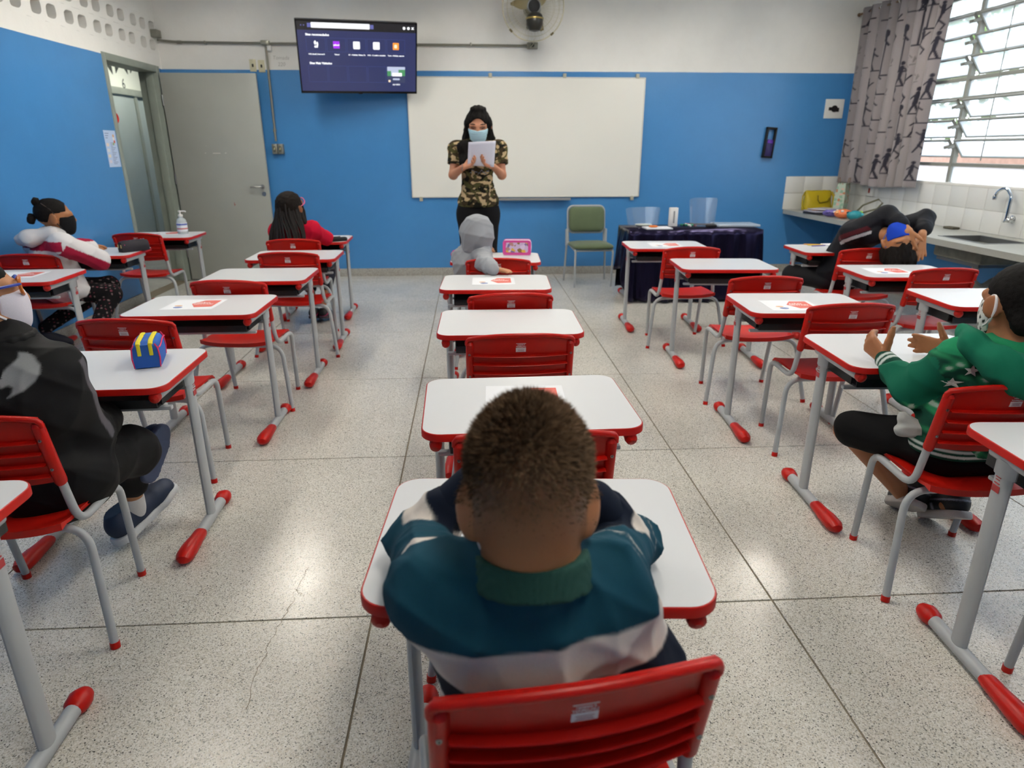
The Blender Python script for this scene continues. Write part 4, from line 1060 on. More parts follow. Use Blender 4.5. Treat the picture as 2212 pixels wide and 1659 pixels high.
lump('pouch', 'teal patterned pouch nearest the bending boy', (3.64, 6.27, CZ+.001), (.075, .06, .045), ['#1f7f8c', '#103c46', '#57c6dc', '#a8d84a'], 'bright pouches on the counter')
lump('pouch', 'lime green ball tucked behind the teal pouch', (3.735, 6.17, CZ+.001), (.04, .04, .035), ['#b6e05a', '#d6f08a', '#8fbf3c'], 'bright pouches on the counter')
wl_ = pz(1850, 462, CZ); t = MB().tube([(0, 0, .006), (.02, -.10, .10), (.05, -.30, .17), (.06, -.36, .14), (.05, -.30, .08), (.0, -.08, .012)], .009, 8).build('cable_loop', mat('olive cable', '#6f6d58', .5))
t.location = (3.95, 6.82, CZ+.004); tag(t, 'olive cable loop standing up on the counter behind the pouches', 'cable')
flat_thing('sponge', 'dark sponge lying behind the sink on the counter', 'sponge', (4.07, 5.52, CZ), .1, .07, .11, .02, '#57544a', .9, bev=.006)

# ================================================================== GREEN CHAIR AND CLOTH TABLE
gc = thing('visitor_chair', (1.225, 6.93, 0), math.radians(3), 'green upholstered chair with grey tube frame against the blue wall', 'chair')
M_GRN = mat('green upholstery', '#566449', .85, bump=.4, bscale=250, vary=.08, vscale=6, sheen=.2)
def pad(w, d, h, r, M_, puff=.012):
    m_ = MB(); P_ = rrect(w, d, r, 6); secs = []
    for f_, z_ in ((.90, 0), (1.0, h*.25), (1.0, h*.65), (.94, h*.9), (.7, h+puff*.6), (.3, h+puff)): secs.append([(p[0]*f_, p[1]*f_, z_) for p in P_])
    return m_.loft(secs)
o = pad(.415, .40, .045, .07, M_GRN).build('seat_pad', M_GRN, gc, smooth=70); o.matrix_local = Mz((0, -.05, .385))
o = pad(.375, .25, .035, .05, M_GRN).build('back_pad', M_GRN, gc, smooth=70); o.matrix_local = Mz((0, .185, .645), 0, math.radians(80))
pts = rrect(.39, .27, .055, 5); ol = MB(); ol.tube([(p[0], p[1], 0) for p in pts+[pts[0]]], .011, 8, up=(0, 0, 1), caps=False)
o = ol.build('back_frame', M_GREY, gc); o.matrix_local = Mz((0, .198, .645), 0, math.radians(80))
for s in (-1, 1):
    MB().tube(fillet([(s*.193, .215, .66), (s*.193, .165, .40), (s*.193, -.235, .375), (s*.19, -.205, 0)], [.05, .04], 6), .0105, 8).build('front_leg', M_GREY, gc)
    MB().tube([(s*.205, .175, .55), (s*.207, .165, .40), (s*.225, .20, 0)], .0105, 8).build('rear_leg', M_GREY, gc)
    MB().tube([(s*.207, .168, .545), (s*.207, .16, .38)], .017, 8).build('back_sleeve', M_GREY, gc)
MB().tube([(-.19, -.21, .372), (.19, -.21, .372)], .009, 8).build('crossbar', M_GREY, gc)
# two desks pushed together under a black cloth
TX0, TX1, TY0, TY1, TZ = 1.425, 2.635, 5.985, 6.445, .649
for k, x in enumerate((1.727, 2.332)):
    t = copy_tree(desk0); t.location = (x, 6.215, 0); t.rotation_euler = (0, 0, 0)
    tag(t, ['school desk under the left end of the black cloth, one red foot showing', 'school desk hidden under the right end of the black cloth'][k], 'desk', 'white school desks with red edges')
M_SATIN = mat('black violet satin', (.004, .0035, .009), .24, spec=.42, bump=.1, bscale=300, sheen=.0)
M_SATIN.node_tree.nodes['Principled BSDF'].inputs['Specular Tint'].default_value = (.45, .38, 1.0, 1)
per = []
def addp(x, y, nx, ny, n_, x2, y2):
    for k in range(n_):
        f_ = k/n_; per.append((x+(x2-x)*f_, y+(y2-y)*f_, nx, ny))
a_, b_, c_, d_ = (TX0-.008, TY0-.008), (TX1+.008, TY0-.008), (TX1+.008, TY1+.008), (TX0-.008, TY1+.008)
def arc(cx_, cy_, a0):
    for k in range(6):
        an = math.radians(a0+90*k/6); per.append((cx_+.02*math.cos(an), cy_+.02*math.sin(an), math.cos(an), math.sin(an)))
addp(a_[0]+.02, a_[1], 0, -1, 90, b_[0]-.02, b_[1]); arc(b_[0]-.02, b_[1]+.02, -90)
addp(b_[0], b_[1]+.02, 1, 0, 34, c_[0], c_[1]-.02); arc(c_[0]-.02, c_[1]-.02, 0)
addp(c_[0]-.02, c_[1], 0, 1, 60, d_[0]+.02, d_[1]); arc(d_[0]+.02, d_[1]-.02, 90)
addp(d_[0], d_[1]-.02, -1, 0, 34, a_[0], a_[1]+.02); arc(a_[0]+.02, a_[1]+.02, 180)
n_ = len(per); secs = []; arcl = 0
R_ = random.Random(4); ph = [R_.uniform(0, 6.28) for _ in range(8)]
for lv in range(15):
    f_ = lv/14; row = []
    for k, (x, y, nx, ny) in enumerate(per):
        s_ = k*.0133
        left = nx < -.5; front = ny < -.5
        drop = .635 if front else (.33+.10*(y-TY0)/.46 if left else .60)
        if left and y < TY0+.05: drop = .635-.3*(y-TY0+.02)/.07*1.0
        fo = (math.sin(s_*34+ph[0]+.8*f_)*.5+math.sin(s_*61+ph[1]-.6*f_)*.4+math.sin(s_*17+ph[2])*.5)
        out = (.004+.040*f_**.8)+.034*fo*f_**.7
        row.append((x+nx*out, y+ny*out, TZ+.004-drop*f_-(0 if lv else 0)))
    secs.append(row)
m = MB(); m.loft(secs, closed=True, caps=False)
m.add([(p[0], p[1], TZ+.004) for p in secs[0]], [tuple(range(n_))])
tc_ = m.build('table_cloth', M_SATIN, smooth=60); s_ = tc_.modifiers.new('thick', 'SOLIDIFY'); s_.thickness = .0015; s_.offset = 1
tag(tc_, 'black violet satin cloth draped over two desks by the front wall', 'tablecloth')
TT = TZ+.006
lid = MB().lathe([(.001, .004), (.06, .004), (.078, .010), (.080, .016), (.06, .018), (.001, .019)], 24).build('plastic_lid', mat('cream lid', '#dfe3d4', .4)); q = pz(1390, 487.5, TT); lid.location = (q.x, q.y, TT-.003); tag(lid, 'round cream plastic lid on the left of the black cloth', 'lid')
M_CLEAR = mat('clear plastic', '#f2f6fa', .08, trans=0, alpha=.22, spec=.8)
def clearmat():
    m_ = bpy.data.materials.new('clear sheet'); m_.use_nodes = True; nt = m_.node_tree; nt.nodes.clear()
    out = nt.nodes.new('ShaderNodeOutputMaterial'); tr = nt.nodes.new('ShaderNodeBsdfTransparent'); tr.inputs[0].default_value = (.93, .95, .97, 1)
    gl = nt.nodes.new('ShaderNodeBsdfGlossy'); gl.inputs['Roughness'].default_value = .15
    df = nt.nodes.new('ShaderNodeBsdfDiffuse'); df.inputs[0].default_value = (.85, .88, .92, 1)
    a = nt.nodes.new('ShaderNodeMixShader'); a.inputs[0].default_value = .14; nt.links.new(tr.outputs[0], a.inputs[1]); nt.links.new(df.outputs[0], a.inputs[2])
    b = nt.nodes.new('ShaderNodeMixShader'); b.inputs[0].default_value = .12; nt.links.new(a.outputs[0], b.inputs[1]); nt.links.new(gl.outputs[0], b.inputs[2])
    nt.links.new(b.outputs[0], out.inputs[0]); return m_
M_CLEAR = clearmat()
def px_on(px_, py_): q_ = pz(px_, py_, TT); return (q_.x, q_.y, TT)
# visor lying on papers, white carton, standing visor
tr_ = flat_thing('paper_pad', 'white paper pad with an orange mark on the black cloth', 'paper', (1.70, 6.11, TT), .05, .24, .17, .012, '#e4e4ea', .7)
MB().ball((0, 0, 0), (.045, .025, .010), 12).build('orange_toy', mat('orange plastic', '#d9742c', .4), None); ot = bpy.data.objects['orange_toy']; ot.location = (1.66, 6.10, TT+.022); tag(ot, 'small orange piece on the white paper pad', 'toy')
def visor(name, label, loc, w, h, rz, tilt, band=True):
    t = thing(name, loc, rz, label, 'face shield', 'clear face shields'); m_ = MB(); secs = []
    for i in range(15):
        u = -1+2*i/14; an = u*1.15; col_ = []
        for j in range(9):
            v = j/8; cut = (1-abs(u)**4)**.25
            ww = w*(.5+.06*v)
            zz = (v-.5)*h*(.86+.14*cut)+h/2
            col_.append((math.sin(an)*ww*1.1, .10-math.cos(an)*.11, zz))
        secs.append(col_)
    m_.loft(secs, closed=False, caps=False); o = m_.build('shield', M_CLEAR, t, smooth=70); o.matrix_local = Matrix.Rotation(tilt, 4, 'X')
    if band: MB().tube([(math.sin(a)*w*.5, .10-math.cos(a)*.10, .02) for a in np.linspace(-1.3, 1.3, 12)], .008, 6).build('head_band', mat('grey foam', '#55555c', .8), t)
    return t
visor('face_shield', 'clear face shield standing upright on the black cloth', px_on(1521, 489), .24, .26, .0, math.radians(-6))
visor('face_shield', 'clear face shield lying low over the white paper pad', (1.62, 6.24, TT+.022), .30, .16, .1, math.radians(-10), False)
q = px_on(1454, 489); ctn = flat_thing('carton', 'tall white carton standing on the black cloth', 'carton', (q[0], q[1]+.02, TT), .05, .075, .05, .17, '#eceae8', .6, bev=.004)
link('printed_figure', MB().box((-.008, -.0262, .03), (.006, -.0255, .14)).mesh('printed_figure', mat('faint dark print', '#8f9194', .7), 0), ctn)
q = px_on(1590, 488); lt = thing('laptop', (q[0], q[1]+.03, TT), .02, 'silver laptop lying closed on the black cloth', 'laptop')
MB().box((-.20, -.12, 0), (.20, .12, .012), bev=.004).build('base', mat('silver laptop', '#aab4be', .3, .5), lt); MB().box((-.198, -.12, .0125), (.198, .12, .020), bev=.004).build('lid', mat('pale silver', '#c8d2da', .3, .4), lt)
for k, (px_, c_, nm) in enumerate(((1478, '#1b1b20', 'black'), (1486, '#f0f0f0', 'white capped'), (1492, '#b23a34', 'red'), (1483, '#2c8a6a', 'green'))):
    q = px_on(px_, 487+k % 2); o = MB().tube([(-.06, 0, .009), (.03, 0, .009), (.06, 0, .009)], .009, 8).build('marker_pen', mat('pen '+c_, c_, .4)); o.location = (q[0], q[1], TT+.0002); o.rotation_euler = (0, 0, 1.2+.5*k); tag(o, '%s marker pen lying on the black cloth between the pads and the face shield' % nm, 'pen', 'marker pens')
flat_thing('glasses_pouch', 'dark soft pouch at the foot of the standing face shield', 'pouch', (px_on(1536, 491)[0], px_on(1536, 491)[1], TT+.001), .1, .10, .05, .025, '#1d1b1e', .8, bev=.012)

# ================================================================== THINGS ON THE SCHOOL DESKS
M_SAL = mat('salmon red print', '#d56a5f', .6)
def make_notice():
    t = thing('notice_sheet', (0, 0, 0)); w, d = .236, .214
    MB().box((-w/2, -d/2, 0), (w/2, d/2, .0008)).build('sheet', M_PAPER, t, smooth=0)
    MB().prism([(-.016, .012), (.022, .085), (.098, .085), (.098, -.050), (.022, -.062)], .0008, .0011).build('red_panel', M_SAL, t, smooth=0)
    for s_, y in (('NÃO', .032), ('SENTAR!', .006)): link('lettering', text_mesh(s_, .026 if s_ == 'NÃO' else .0235, mat('white ink', '#f6eeee', .6), align='LEFT', bold=.0006, extrude=.0001), t, M=T(.004 if s_ == 'NÃO' else -.006, y, .0013))
    MB().lathe([(.016, 0), (.016, .0004)], 14, T(-.052, -.062, .0008) @ Matrix.Scale(1.3, 4, (1, 0, 0))).build('blue_mark', mat('blue print', '#7485b8', .6), t, smooth=0)
    MB().lathe([(.012, 0), (.012, .0004)], 14, T(-.062, -.028, .0008) @ Matrix.Scale(1.5, 4, (1, 0, 0))).build('orange_mark', mat('orange print', '#e3b48c', .6), t, smooth=0)
    return t
nt0 = make_notice(); firstn = True
for key, px_, py_, a, lab in (('C4', 1135, 860, -.03, 'printed NÃO SENTAR sheet partly behind the near boy\'s head'), ('C2', 1066, 607.5, -.02, 'printed NÃO SENTAR sheet below the hooded child\'s hand'), ('B4', 420, 658, -.02, 'printed NÃO SENTAR sheet on the second desk row from the left'),
        ('D3', 1708, 660, -.08, 'printed NÃO SENTAR sheet on the desk before the green hoodie boy'), ('D1', 1437, 529, -.06, 'printed NÃO SENTAR sheet on the desk beside the black cloth table'), ('E2', 1918, 585.5, -.08, 'printed NÃO SENTAR sheet under the bending boy\'s hand'),
        ('A3', 42, 594, .03, 'printed NÃO SENTAR sheet at the left picture edge'), ('A1', 360, 504, .02, 'printed NÃO SENTAR sheet by the hand sanitizer, mostly behind a chair')):
    t = nt0 if firstn else copy_tree(nt0); firstn = False
    q = pz(px_, py_, HT); t.location = (q.x, q.y, HT+.0003); t.rotation_euler = (0, 0, a); tag(t, lab, 'notice', 'do-not-sit notices on desks')
# blue pencil case with two yellow zips
q = pz(317, 797, HT)
t = thing('pencil_case', (q.x-.022, q.y+.085, HT), math.radians(17), 'blue pencil case with yellow zips and pink piping', 'pencil case')
M_BLU = mat('blue canvas', '#1f55a8', .8, bump=.4, bscale=700); secs = []
for i in range(13):
    v = -1+2*i/12; k_ = (1-abs(v)**6*.10); sag = .006*math.sin(i*1.1)
    w, h = .041*k_, .088*k_+sag*.3
    secs.append([(x*w, v*.085, z*h+.0005) for x, z in ((-1, .03), (1, .03), (1.06, .4), (1.0, .8), (.8, .97), (.3, 1.02), (-.3, 1.02), (-.8, .97), (-1.0, .8), (-1.06, .4))])
MB().loft(secs).build('case_body', M_BLU, t, smooth=50)
for s in (-1, 1):
    zt = MB(); zs = []
    for i in range(14):
        v = -1+2*i/13; z = .0895*(1-abs(v)**6*.10)+.0018
        zs.append([(s*.018-.008, v*.078-.004, z), (s*.018+.008, v*.078-.004, z), (s*.018+.004, v*.078-.004, z+.003), (s*.018-.004, v*.078-.004, z+.003)])
    zt.loft(zs); zt.box((s*.018-.006, -.088, .045), (s*.018+.006, -.084, .088), bev=.002); zt.build('zipper', mat('yellow zip', '#e2cf1a', .6), t)
    for e in (-1, 1):
        pts = [(s*.042*.92, e*.082, .003), (s*.0445*.95, e*.084, .036), (s*.042*.93, e*.084, .07), (s*.034*.93, e*.083, .084)]
        MB().tube(pts, .0025, 6).build('piping', mat('pink piping', '#d42a5c', .6), t)
    MB().tube([(s*.0425, v_, .070+.004*math.sin(v_*40)) for v_ in np.linspace(-.082, .082, 9)], .0025, 6).build('piping', MATS['pink piping'], t)
# pink case
q = pz(1118, 551, HT)
t = thing('pencil_case', (q.x, q.y+.045, HT), math.radians(-6), 'pink pencil case with a pale printed front on the hooded child\'s desk', 'pencil case')
M_PINK = mat('pink vinyl', '#d64f9c', .35); M_LIL = mat('pale lilac vinyl', '#c9d0e2', .4)
P_ = rrect(.19, .098, .018, 5)
bd_ = MB().prism(P_, -.045, .045, T(0, 0, .0495) @ RX90).build('case_body', M_LIL, t)
for y in (-.046, .030):
    ol = MB(); ol.tube([(p[0]*1.0, y, p[1]+.0495) for p in P_+[P_[0]]], .004, 6, up=(0, 1, 0), caps=False); ol.build('piping', M_PINK, t)
MB().prism(rrect(.186, .094, .017, 5), 0, .001, T(0, -.0455, .0495) @ RX90).build('front_panel', M_PINK, t)
def mottle():
    m_, nt, b = nodes_of('mottled print'); g_ = nt.nodes.new('ShaderNodeTexCoord'); v = nt.nodes.new('ShaderNodeTexVoronoi'); v.inputs['Scale'].default_value = 42; nt.links.new(g_.outputs['Object'], v.inputs['Vector'])
    r = nt.nodes.new('ShaderNodeValToRGB'); r.color_ramp.interpolation = 'CONSTANT'; r.color_ramp.elements[0].color = hexc('#cbb4d6'); r.color_ramp.elements[1].position = .35; r.color_ramp.elements[1].color = hexc('#b98a86')
    for p_, c_ in ((.5, '#7c6aa0'), (.62, '#8a6a3c'), (.75, '#dcc9e4'), (.88, '#e0b44c')):
        e = r.color_ramp.elements.new(p_); e.color = hexc(c_)
    s = nt.nodes.new('ShaderNodeSeparateColor'); nt.links.new(v.outputs['Color'], s.inputs[0]); nt.links.new(s.outputs[0], r.inputs[0]); nt.links.new(r.outputs[0], b.inputs['Base Color']); b.inputs['Roughness'].default_value = .35; return m_
MB().prism(rrect(.155, .068, .012, 4), 0, .0008, T(0, -.0468, .052) @ RX90).build('printed_panel', mottle(), t)
MB().tube([(.096, .0, .02), (.098, .0, .05), (.096, 0, .085)], .004, 6).build('zipper', mat('white zip', '#eceff4', .5), t)
# dark dotted case
q = pz(287, 544, HT)
t = thing('pencil_case', (q.x-.01, q.y+.05, HT), math.radians(55), 'dark pencil case with pink dots on the white jacket girl\'s desk', 'pencil case')
secs = []
for i in range(11):
    v = -1+2*i/10; k_ = (1-abs(v)**5*.35); secs.append([(v*.10, x*.042*k_, .0005+max(0, z)*.078*(.75+.25*k_)) for x, z in ((-1, 0), (1, 0), (1.12, .4), (.9, .8), (.4, 1), (-.4, 1), (-.9, .8), (-1.12, .4))])
MB().loft(secs).build('case_body', mat('dark print canvas', '#1a1620', .7), t, smooth=60)
R_ = random.Random(3)
for k in range(26):
    a = R_.uniform(-.9, .9); e = R_.uniform(.25, 2.9); p_ = (a*.095, math.cos(e)*.043, .012+math.sin(e)*.066)
    MB().ball(p_, .0042, 6).build('dot', mat(*[('dot pink', '#b03a6c', .6), ('dot cream', '#b9a890', .6), ('dot grey', '#77707c', .6)][k % 3]), t)
for s in (-1, 1): MB().box((-.106, s*.018-.004, .03), (-.099, s*.018+.004, .055), bev=.002).build('zip_pull', mat('brass pull', '#b7a878', .35, .7), t)
# flat black case and pen
q = pz(728, 522, HT)
t = thing('pencil_case', (q.x, q.y+.03, HT), math.radians(25), 'flat black pencil case at the red top girl\'s elbow', 'pencil case')
MB().box((-.075, -.028, .0005), (.075, .028, .030), bev=.010).build('case_body', mat('black canvas', '#131316', .8), t); MB().tube([(-.05, .02, .032), (.03, .02, .034)], .004, 6).build('zip', M_STEEL, t)
# hand sanitizer
q = pz(393, 505.5, HT)
t = thing('sanitizer_bottle', (q.x, q.y+.03, HT), .1, 'clear pump bottle of hand sanitizer on the desk by the door', 'bottle')
MB().lathe([(.001, .001), (.040, .001), (.042, .006), (.042, .105), (.036, .122), (.020, .134), (.016, .138), (.016, .146)], 22).build('bottle', mat('clear gel bottle', '#dfe8ea', .1, alpha=.55), t, smooth=50)
MB().lathe([(.0425, .022), (.0428, .024), (.0428, .092), (.0425, .094)], 22).build('label', mat('bottle label', '#dfe4ea', .5), t)
MB().lathe([(.0431, .074), (.0431, .088)], 22).build('label_band', mat('label blue', '#5c6cb4', .5), t); MB().lathe([(.0431, .040), (.0431, .050)], 22).build('label_band', mat('label red', '#c05a58', .5), t)
MB().lathe([(.018, .145), (.019, .150), (.019, .162), (.008, .165), (.007, .185), (.015, .187), (.015, .196), (.001, .197)], 16).tube([(0, 0, .191), (.045, -.01, .190), (.05, -.011, .184)], .006, 8).build('pump', M_WHITEPL, t)
# pencils and papers
q = pz(1780, 531, HT); o = flat_thing('exercise_book', 'thin open exercise book on the bending boy\'s desk', 'book', (q.x+.12, q.y+.02, HT+.0003), .1, .20, .15, .006, '#dcdde2', .8)
for k, c_ in enumerate(('#c8862c', '#d9c24a', '#6a5aa0')):
    q = pz(1754+7*k, 529+1.4*k, HT); o = MB().tube([(-.06, 0, .004), (.055, 0, .004), (.066, 0, .004)], [.004, .004, .001], 6).build('pencil', mat('pencil '+c_, c_, .5)); o.location = (q.x, q.y, HT+.0002); o.rotation_euler = (0, 0, -.3+.25*k); tag(o, '%s pencil on the bending boy\'s desk' % ['orange', 'yellow', 'violet'][k], 'pencil', 'coloured pencils')
q = pz(1946, 787, HT); o = MB().tube([(-.08, 0, .004), (.0, 0, .004), (.012, 0, .004)], [.004, .004, .0012], 6).build('pencil', mat('red pencil', '#b03a2a', .5)); o.location = (q.x, q.y, HT+.0002); o.rotation_euler = (0, 0, -2.6+3.14); tag(o, 'red tipped pencil beside the green hoodie boy\'s sleeve', 'pencil', 'coloured pencils')
# ================================================================== PEOPLE (continuous implicit surfaces, meshed)
A3 = lambda v: np.array([float(v[0]), float(v[1]), float(v[2])])
def nrm(v): v = A3(v); return v/np.linalg.norm(v)
class SDF:
    def __init__(s): s.p = []; s.cuts = []; s.disp = None
    def cone(s, a, b, ra, rb, k=.02):
        a, b = A3(a), A3(b); c = (a+b)/2; s.p.append(('c', a, b, ra, rb, k, c, np.linalg.norm(b-a)/2+max(ra, rb))); return s
    def chain(s, pts, rs, k=.02):
        for i in range(len(pts)-1): s.cone(pts[i], pts[i+1], rs[i], rs[i+1], k)
        return s
    def ell(s, c, r, F=None, k=.02):
        """F: rows are the local axes"""
        F = np.eye(3) if F is None else np.array(F); s.p.append(('e', A3(c), np.array(r, float), F, 0, k, A3(c), max(r))); return s
    def cut(s, fn): s.cuts.append(fn); return s
    def ev(s, X):
        d = np.full(len(X), .25); lo, hi = X.min(0), X.max(0)
        for q in s.p:
            e = np.maximum(np.maximum(lo-q[6], q[6]-hi), 0)
            if e@e > (q[7]+.075)**2: continue
            k = q[5]; sel = slice(None); Y = X
            if q[0] == 'c':
                ab = q[2]-q[1]; t = np.clip((Y-q[1])@ab/max(ab@ab, 1e-9), 0, 1)
                v = np.sqrt(((Y-q[1]-t[:, None]*ab)**2).sum(1))-(q[3]+(q[4]-q[3])*t)
            else:
                L = (Y-q[1])@q[3].T; k0 = np.sqrt(((L/q[2])**2).sum(1)); k1 = np.sqrt(((L/q[2]**2)**2).sum(1))+1e-9; v = k0*(k0-1)/k1
            o = d[sel]; h = np.clip(.5+.5*(o-v)/k, 0, 1); d[sel] = o*(1-h)+v*h-k*h*(1-h)
        if s.disp is not None: d = d+s.disp(X)
        for c in s.cuts: d = np.maximum(d, c(X))
        return d
    def mesh(s, h):
        lo = np.min([q[6]-q[7] for q in s.p], 0)-.03; hi = np.max([q[6]+q[7] for q in s.p], 0)+.03
        B = 8; n = (np.ceil((hi-lo)/(h*B)).astype(int))
        gx = [lo[i]+(np.arange(n[i])+.5)*h*B for i in range(3)]
        C = np.stack(np.meshgrid(*gx, indexing='ij'), -1).reshape(-1, 3)
        dc = np.concatenate([s.ev(C[k:k+n[2]]) for k in range(0, len(C), n[2])]); act = np.abs(dc) < h*B*.95+.012
        N = n*B; V = np.repeat(np.repeat(np.repeat(dc.reshape(n), B, 0), B, 1), B, 2).astype(np.float32)
        bi = np.stack(np.unravel_index(np.nonzero(act)[0], n), -1)
        off = np.stack(np.meshgrid(*[np.arange(B)]*3, indexing='ij'), -1).reshape(-1, 3)
        for k in range(0, len(bi), 48):
            I = (bi[k:k+48, None]*B+off[None]).reshape(-1, 3)
            V[I[:, 0], I[:, 1], I[:, 2]] = s.ev(lo+(I+.5)*h)
        ins = V < 0
        cnt = np.zeros(tuple(N-1), np.int8)
        for dx in (0, 1):
            for dy in (0, 1):
                for dz in (0, 1): cnt += ins[dx:N[0]-1+dx, dy:N[1]-1+dy, dz:N[2]-1+dz]
        cell = np.nonzero((cnt > 0) & (cnt < 8)); c = np.stack(cell, -1)
        idx = np.full(tuple(N-1), -1, np.int32); idx[cell] = np.arange(len(c))
        corner = np.array([(i, j, k) for i in (0, 1) for j in (0, 1) for k in (0, 1)])
        vals = np.stack([V[c[:, 0]+o[0], c[:, 1]+o[1], c[:, 2]+o[2]] for o in corner], 1)
        acc = np.zeros((len(c), 3)); w = np.zeros(len(c))
        for a in range(8):
            for b in range(a+1, 8):
                if np.abs(corner[a]-corner[b]).sum() != 1: continue
                va, vb = vals[:, a], vals[:, b]; x = (va < 0) != (vb < 0)
                t = np.where(x, va/(va-vb+1e-12), 0)[:, None]
                acc += np.where(x[:, None], corner[a]+t*(corner[b]-corner[a]), 0); w += x
        P = lo+(c+.5+acc/np.maximum(w, 1)[:, None])*h
        Q = []
        for ax in range(3):
            sl0 = [slice(None)]*3; sl1 = [slice(None)]*3; sl0[ax] = slice(0, -1); sl1[ax] = slice(1, None)
            x = np.stack(np.nonzero(ins[tuple(sl0)] != ins[tuple(sl1)]), -1)
            b1, b2 = [a for a in range(3) if a != ax]
            ok = (x[:, b1] > 0) & (x[:, b2] > 0) & (x[:, b1] < N[b1]-1) & (x[:, b2] < N[b2]-1); x = x[ok]
            def cid(d1, d2):
                y = x.copy(); y[:, b1] += d1; y[:, b2] += d2; return idx[y[:, 0], y[:, 1], y[:, 2]]
            q = np.stack([cid(-1, -1), cid(0, -1), cid(0, 0), cid(-1, 0)], 1)
            fl = ins[x[:, 0], x[:, 1], x[:, 2]] ^ (ax == 1)
            q[~fl] = q[~fl][:, ::-1]
            Q.append(q[(q >= 0).all(1)])
        return P, np.concatenate(Q)
def sdf_obj(name, S, h, material, parent, colfn=None, label=None, world_loc=None):
    P, Q = S.mesh(h)
    wl_ = np.array(world_loc) if world_loc is not None else np.array(parent.location) if parent else np.zeros(3)
    me = bpy.data.meshes.new(name); me.vertices.add(len(P)); me.vertices.foreach_set('co', (P-wl_).astype(np.float32).ravel())
    me.loops.add(len(Q)*4); me.loops.foreach_set('vertex_index', Q.astype(np.int32).ravel()); me.polygons.add(len(Q))
    me.polygons.foreach_set('loop_start', np.arange(0, len(Q)*4, 4, dtype=np.int32)); me.polygons.foreach_set('loop_total', np.full(len(Q), 4, np.int32))
    me.polygons.foreach_set('use_smooth', np.ones(len(Q), bool)); me.update(calc_edges=True); me.validate()
    if colfn is not None:
        C = colfn(P); C = np.broadcast_to(np.asarray(C, float), (len(P), 3))
        ca = me.color_attributes.new('Col', 'FLOAT_COLOR', 'POINT'); ca.data.foreach_set('color', np.concatenate([C, np.ones((len(P), 1))], 1).astype(np.float32).ravel())
    me.materials.append(material)
    return link(name, me, parent, label)
def H3(h): return np.array(hexc(h)[:3])
def folds(amp, scale, seed, k=4, aniso=(1, 1, 1)):
    R_ = np.random.RandomState(seed); D = R_.normal(size=(k, 3))*np.array(aniso); D /= np.linalg.norm(D, axis=1)[:, None]; ph = R_.uniform(0, 6.28, k); sc = scale*R_.uniform(.6, 1.6, k)
    W = R_.normal(size=(k, 3)); ph2 = R_.uniform(0, 6.28, k)
    def f(X):
        o = np.zeros(len(X))
        for i in range(k):
            v = np.abs(np.sin(.5*(X@D[i]*sc[i]+ph[i]+1.5*np.sin(X@W[i]*scale*.25+ph2[i])))); o += (1-v)**2-.3
        return -amp*o/k*3.2
    return f
def frame(fwd, up):
    f = nrm(fwd); u = A3(up); u = nrm(u-f*(u@f)); r = np.cross(f, u); return r, f, u
def soft(C, m, col):
    m = np.clip(m, 0, 1)[:, None]; C[:] = C*(1-m)+np.asarray(col)*m
def win(x, lo, hi, w=.003): return np.clip((x-lo)/w+.5, 0, 1)*np.clip((hi-x)/w+.5, 0, 1)
def head_prims(S, c, fwd, up, s, ears=True, nose=True, ez=0.0, es=1.0, wx=1.0):
    r, f, u = frame(fwd, up); c = A3(c); L = lambda x, y, z: c+(r*x*wx+f*y+u*z)*s; F = (r, f, u)
    S.ell(L(0, -.07, .10), (.365*s*wx, .435*s, .395*s), F, .02)
    S.ell(L(0, .10, -.13), (.305*s*wx, .315*s, .345*s), F, .03)
    S.cone(L(-.12, .20, -.36), L(.12, .20, -.36), .115*s, .115*s, .03); S.ell(L(0, .30, -.40), (.10*s, .09*s, .08*s), F, .02)
    if nose:
        S.cone(L(0, .385, .06), L(0, .455, -.10), .035*s, .062*s, .02); S.cone(L(-.05, .40, -.13), L(.05, .40, -.13), .04*s, .04*s, .012)
        S.cone(L(-.10, .345, -.25), L(.10, .345, -.25), .04*s, .04*s, .012)
        for e in (-1, 1): S.cone(L(e*.08, .36, .10), L(e*.24, .29, .09), .05*s, .05*s, .02)
    if ears:
        for e in (-1, 1):
            th = .62*e; c_, s_ = math.cos(th), math.sin(th); er, ef = r*c_-f*s_, f*c_+r*s_     # ear stands off towards the back
            S.ell(L(e*(.375+.03*es), -.055, -.03+ez), (.040*s*es, .105*s*es, .150*s*es), (er, ef, u), .010)
            S.ell(L(e*.375, -.015, -.13*es+ez), (.035*s, .05*s, .05*s), F, .010)
    return L, F
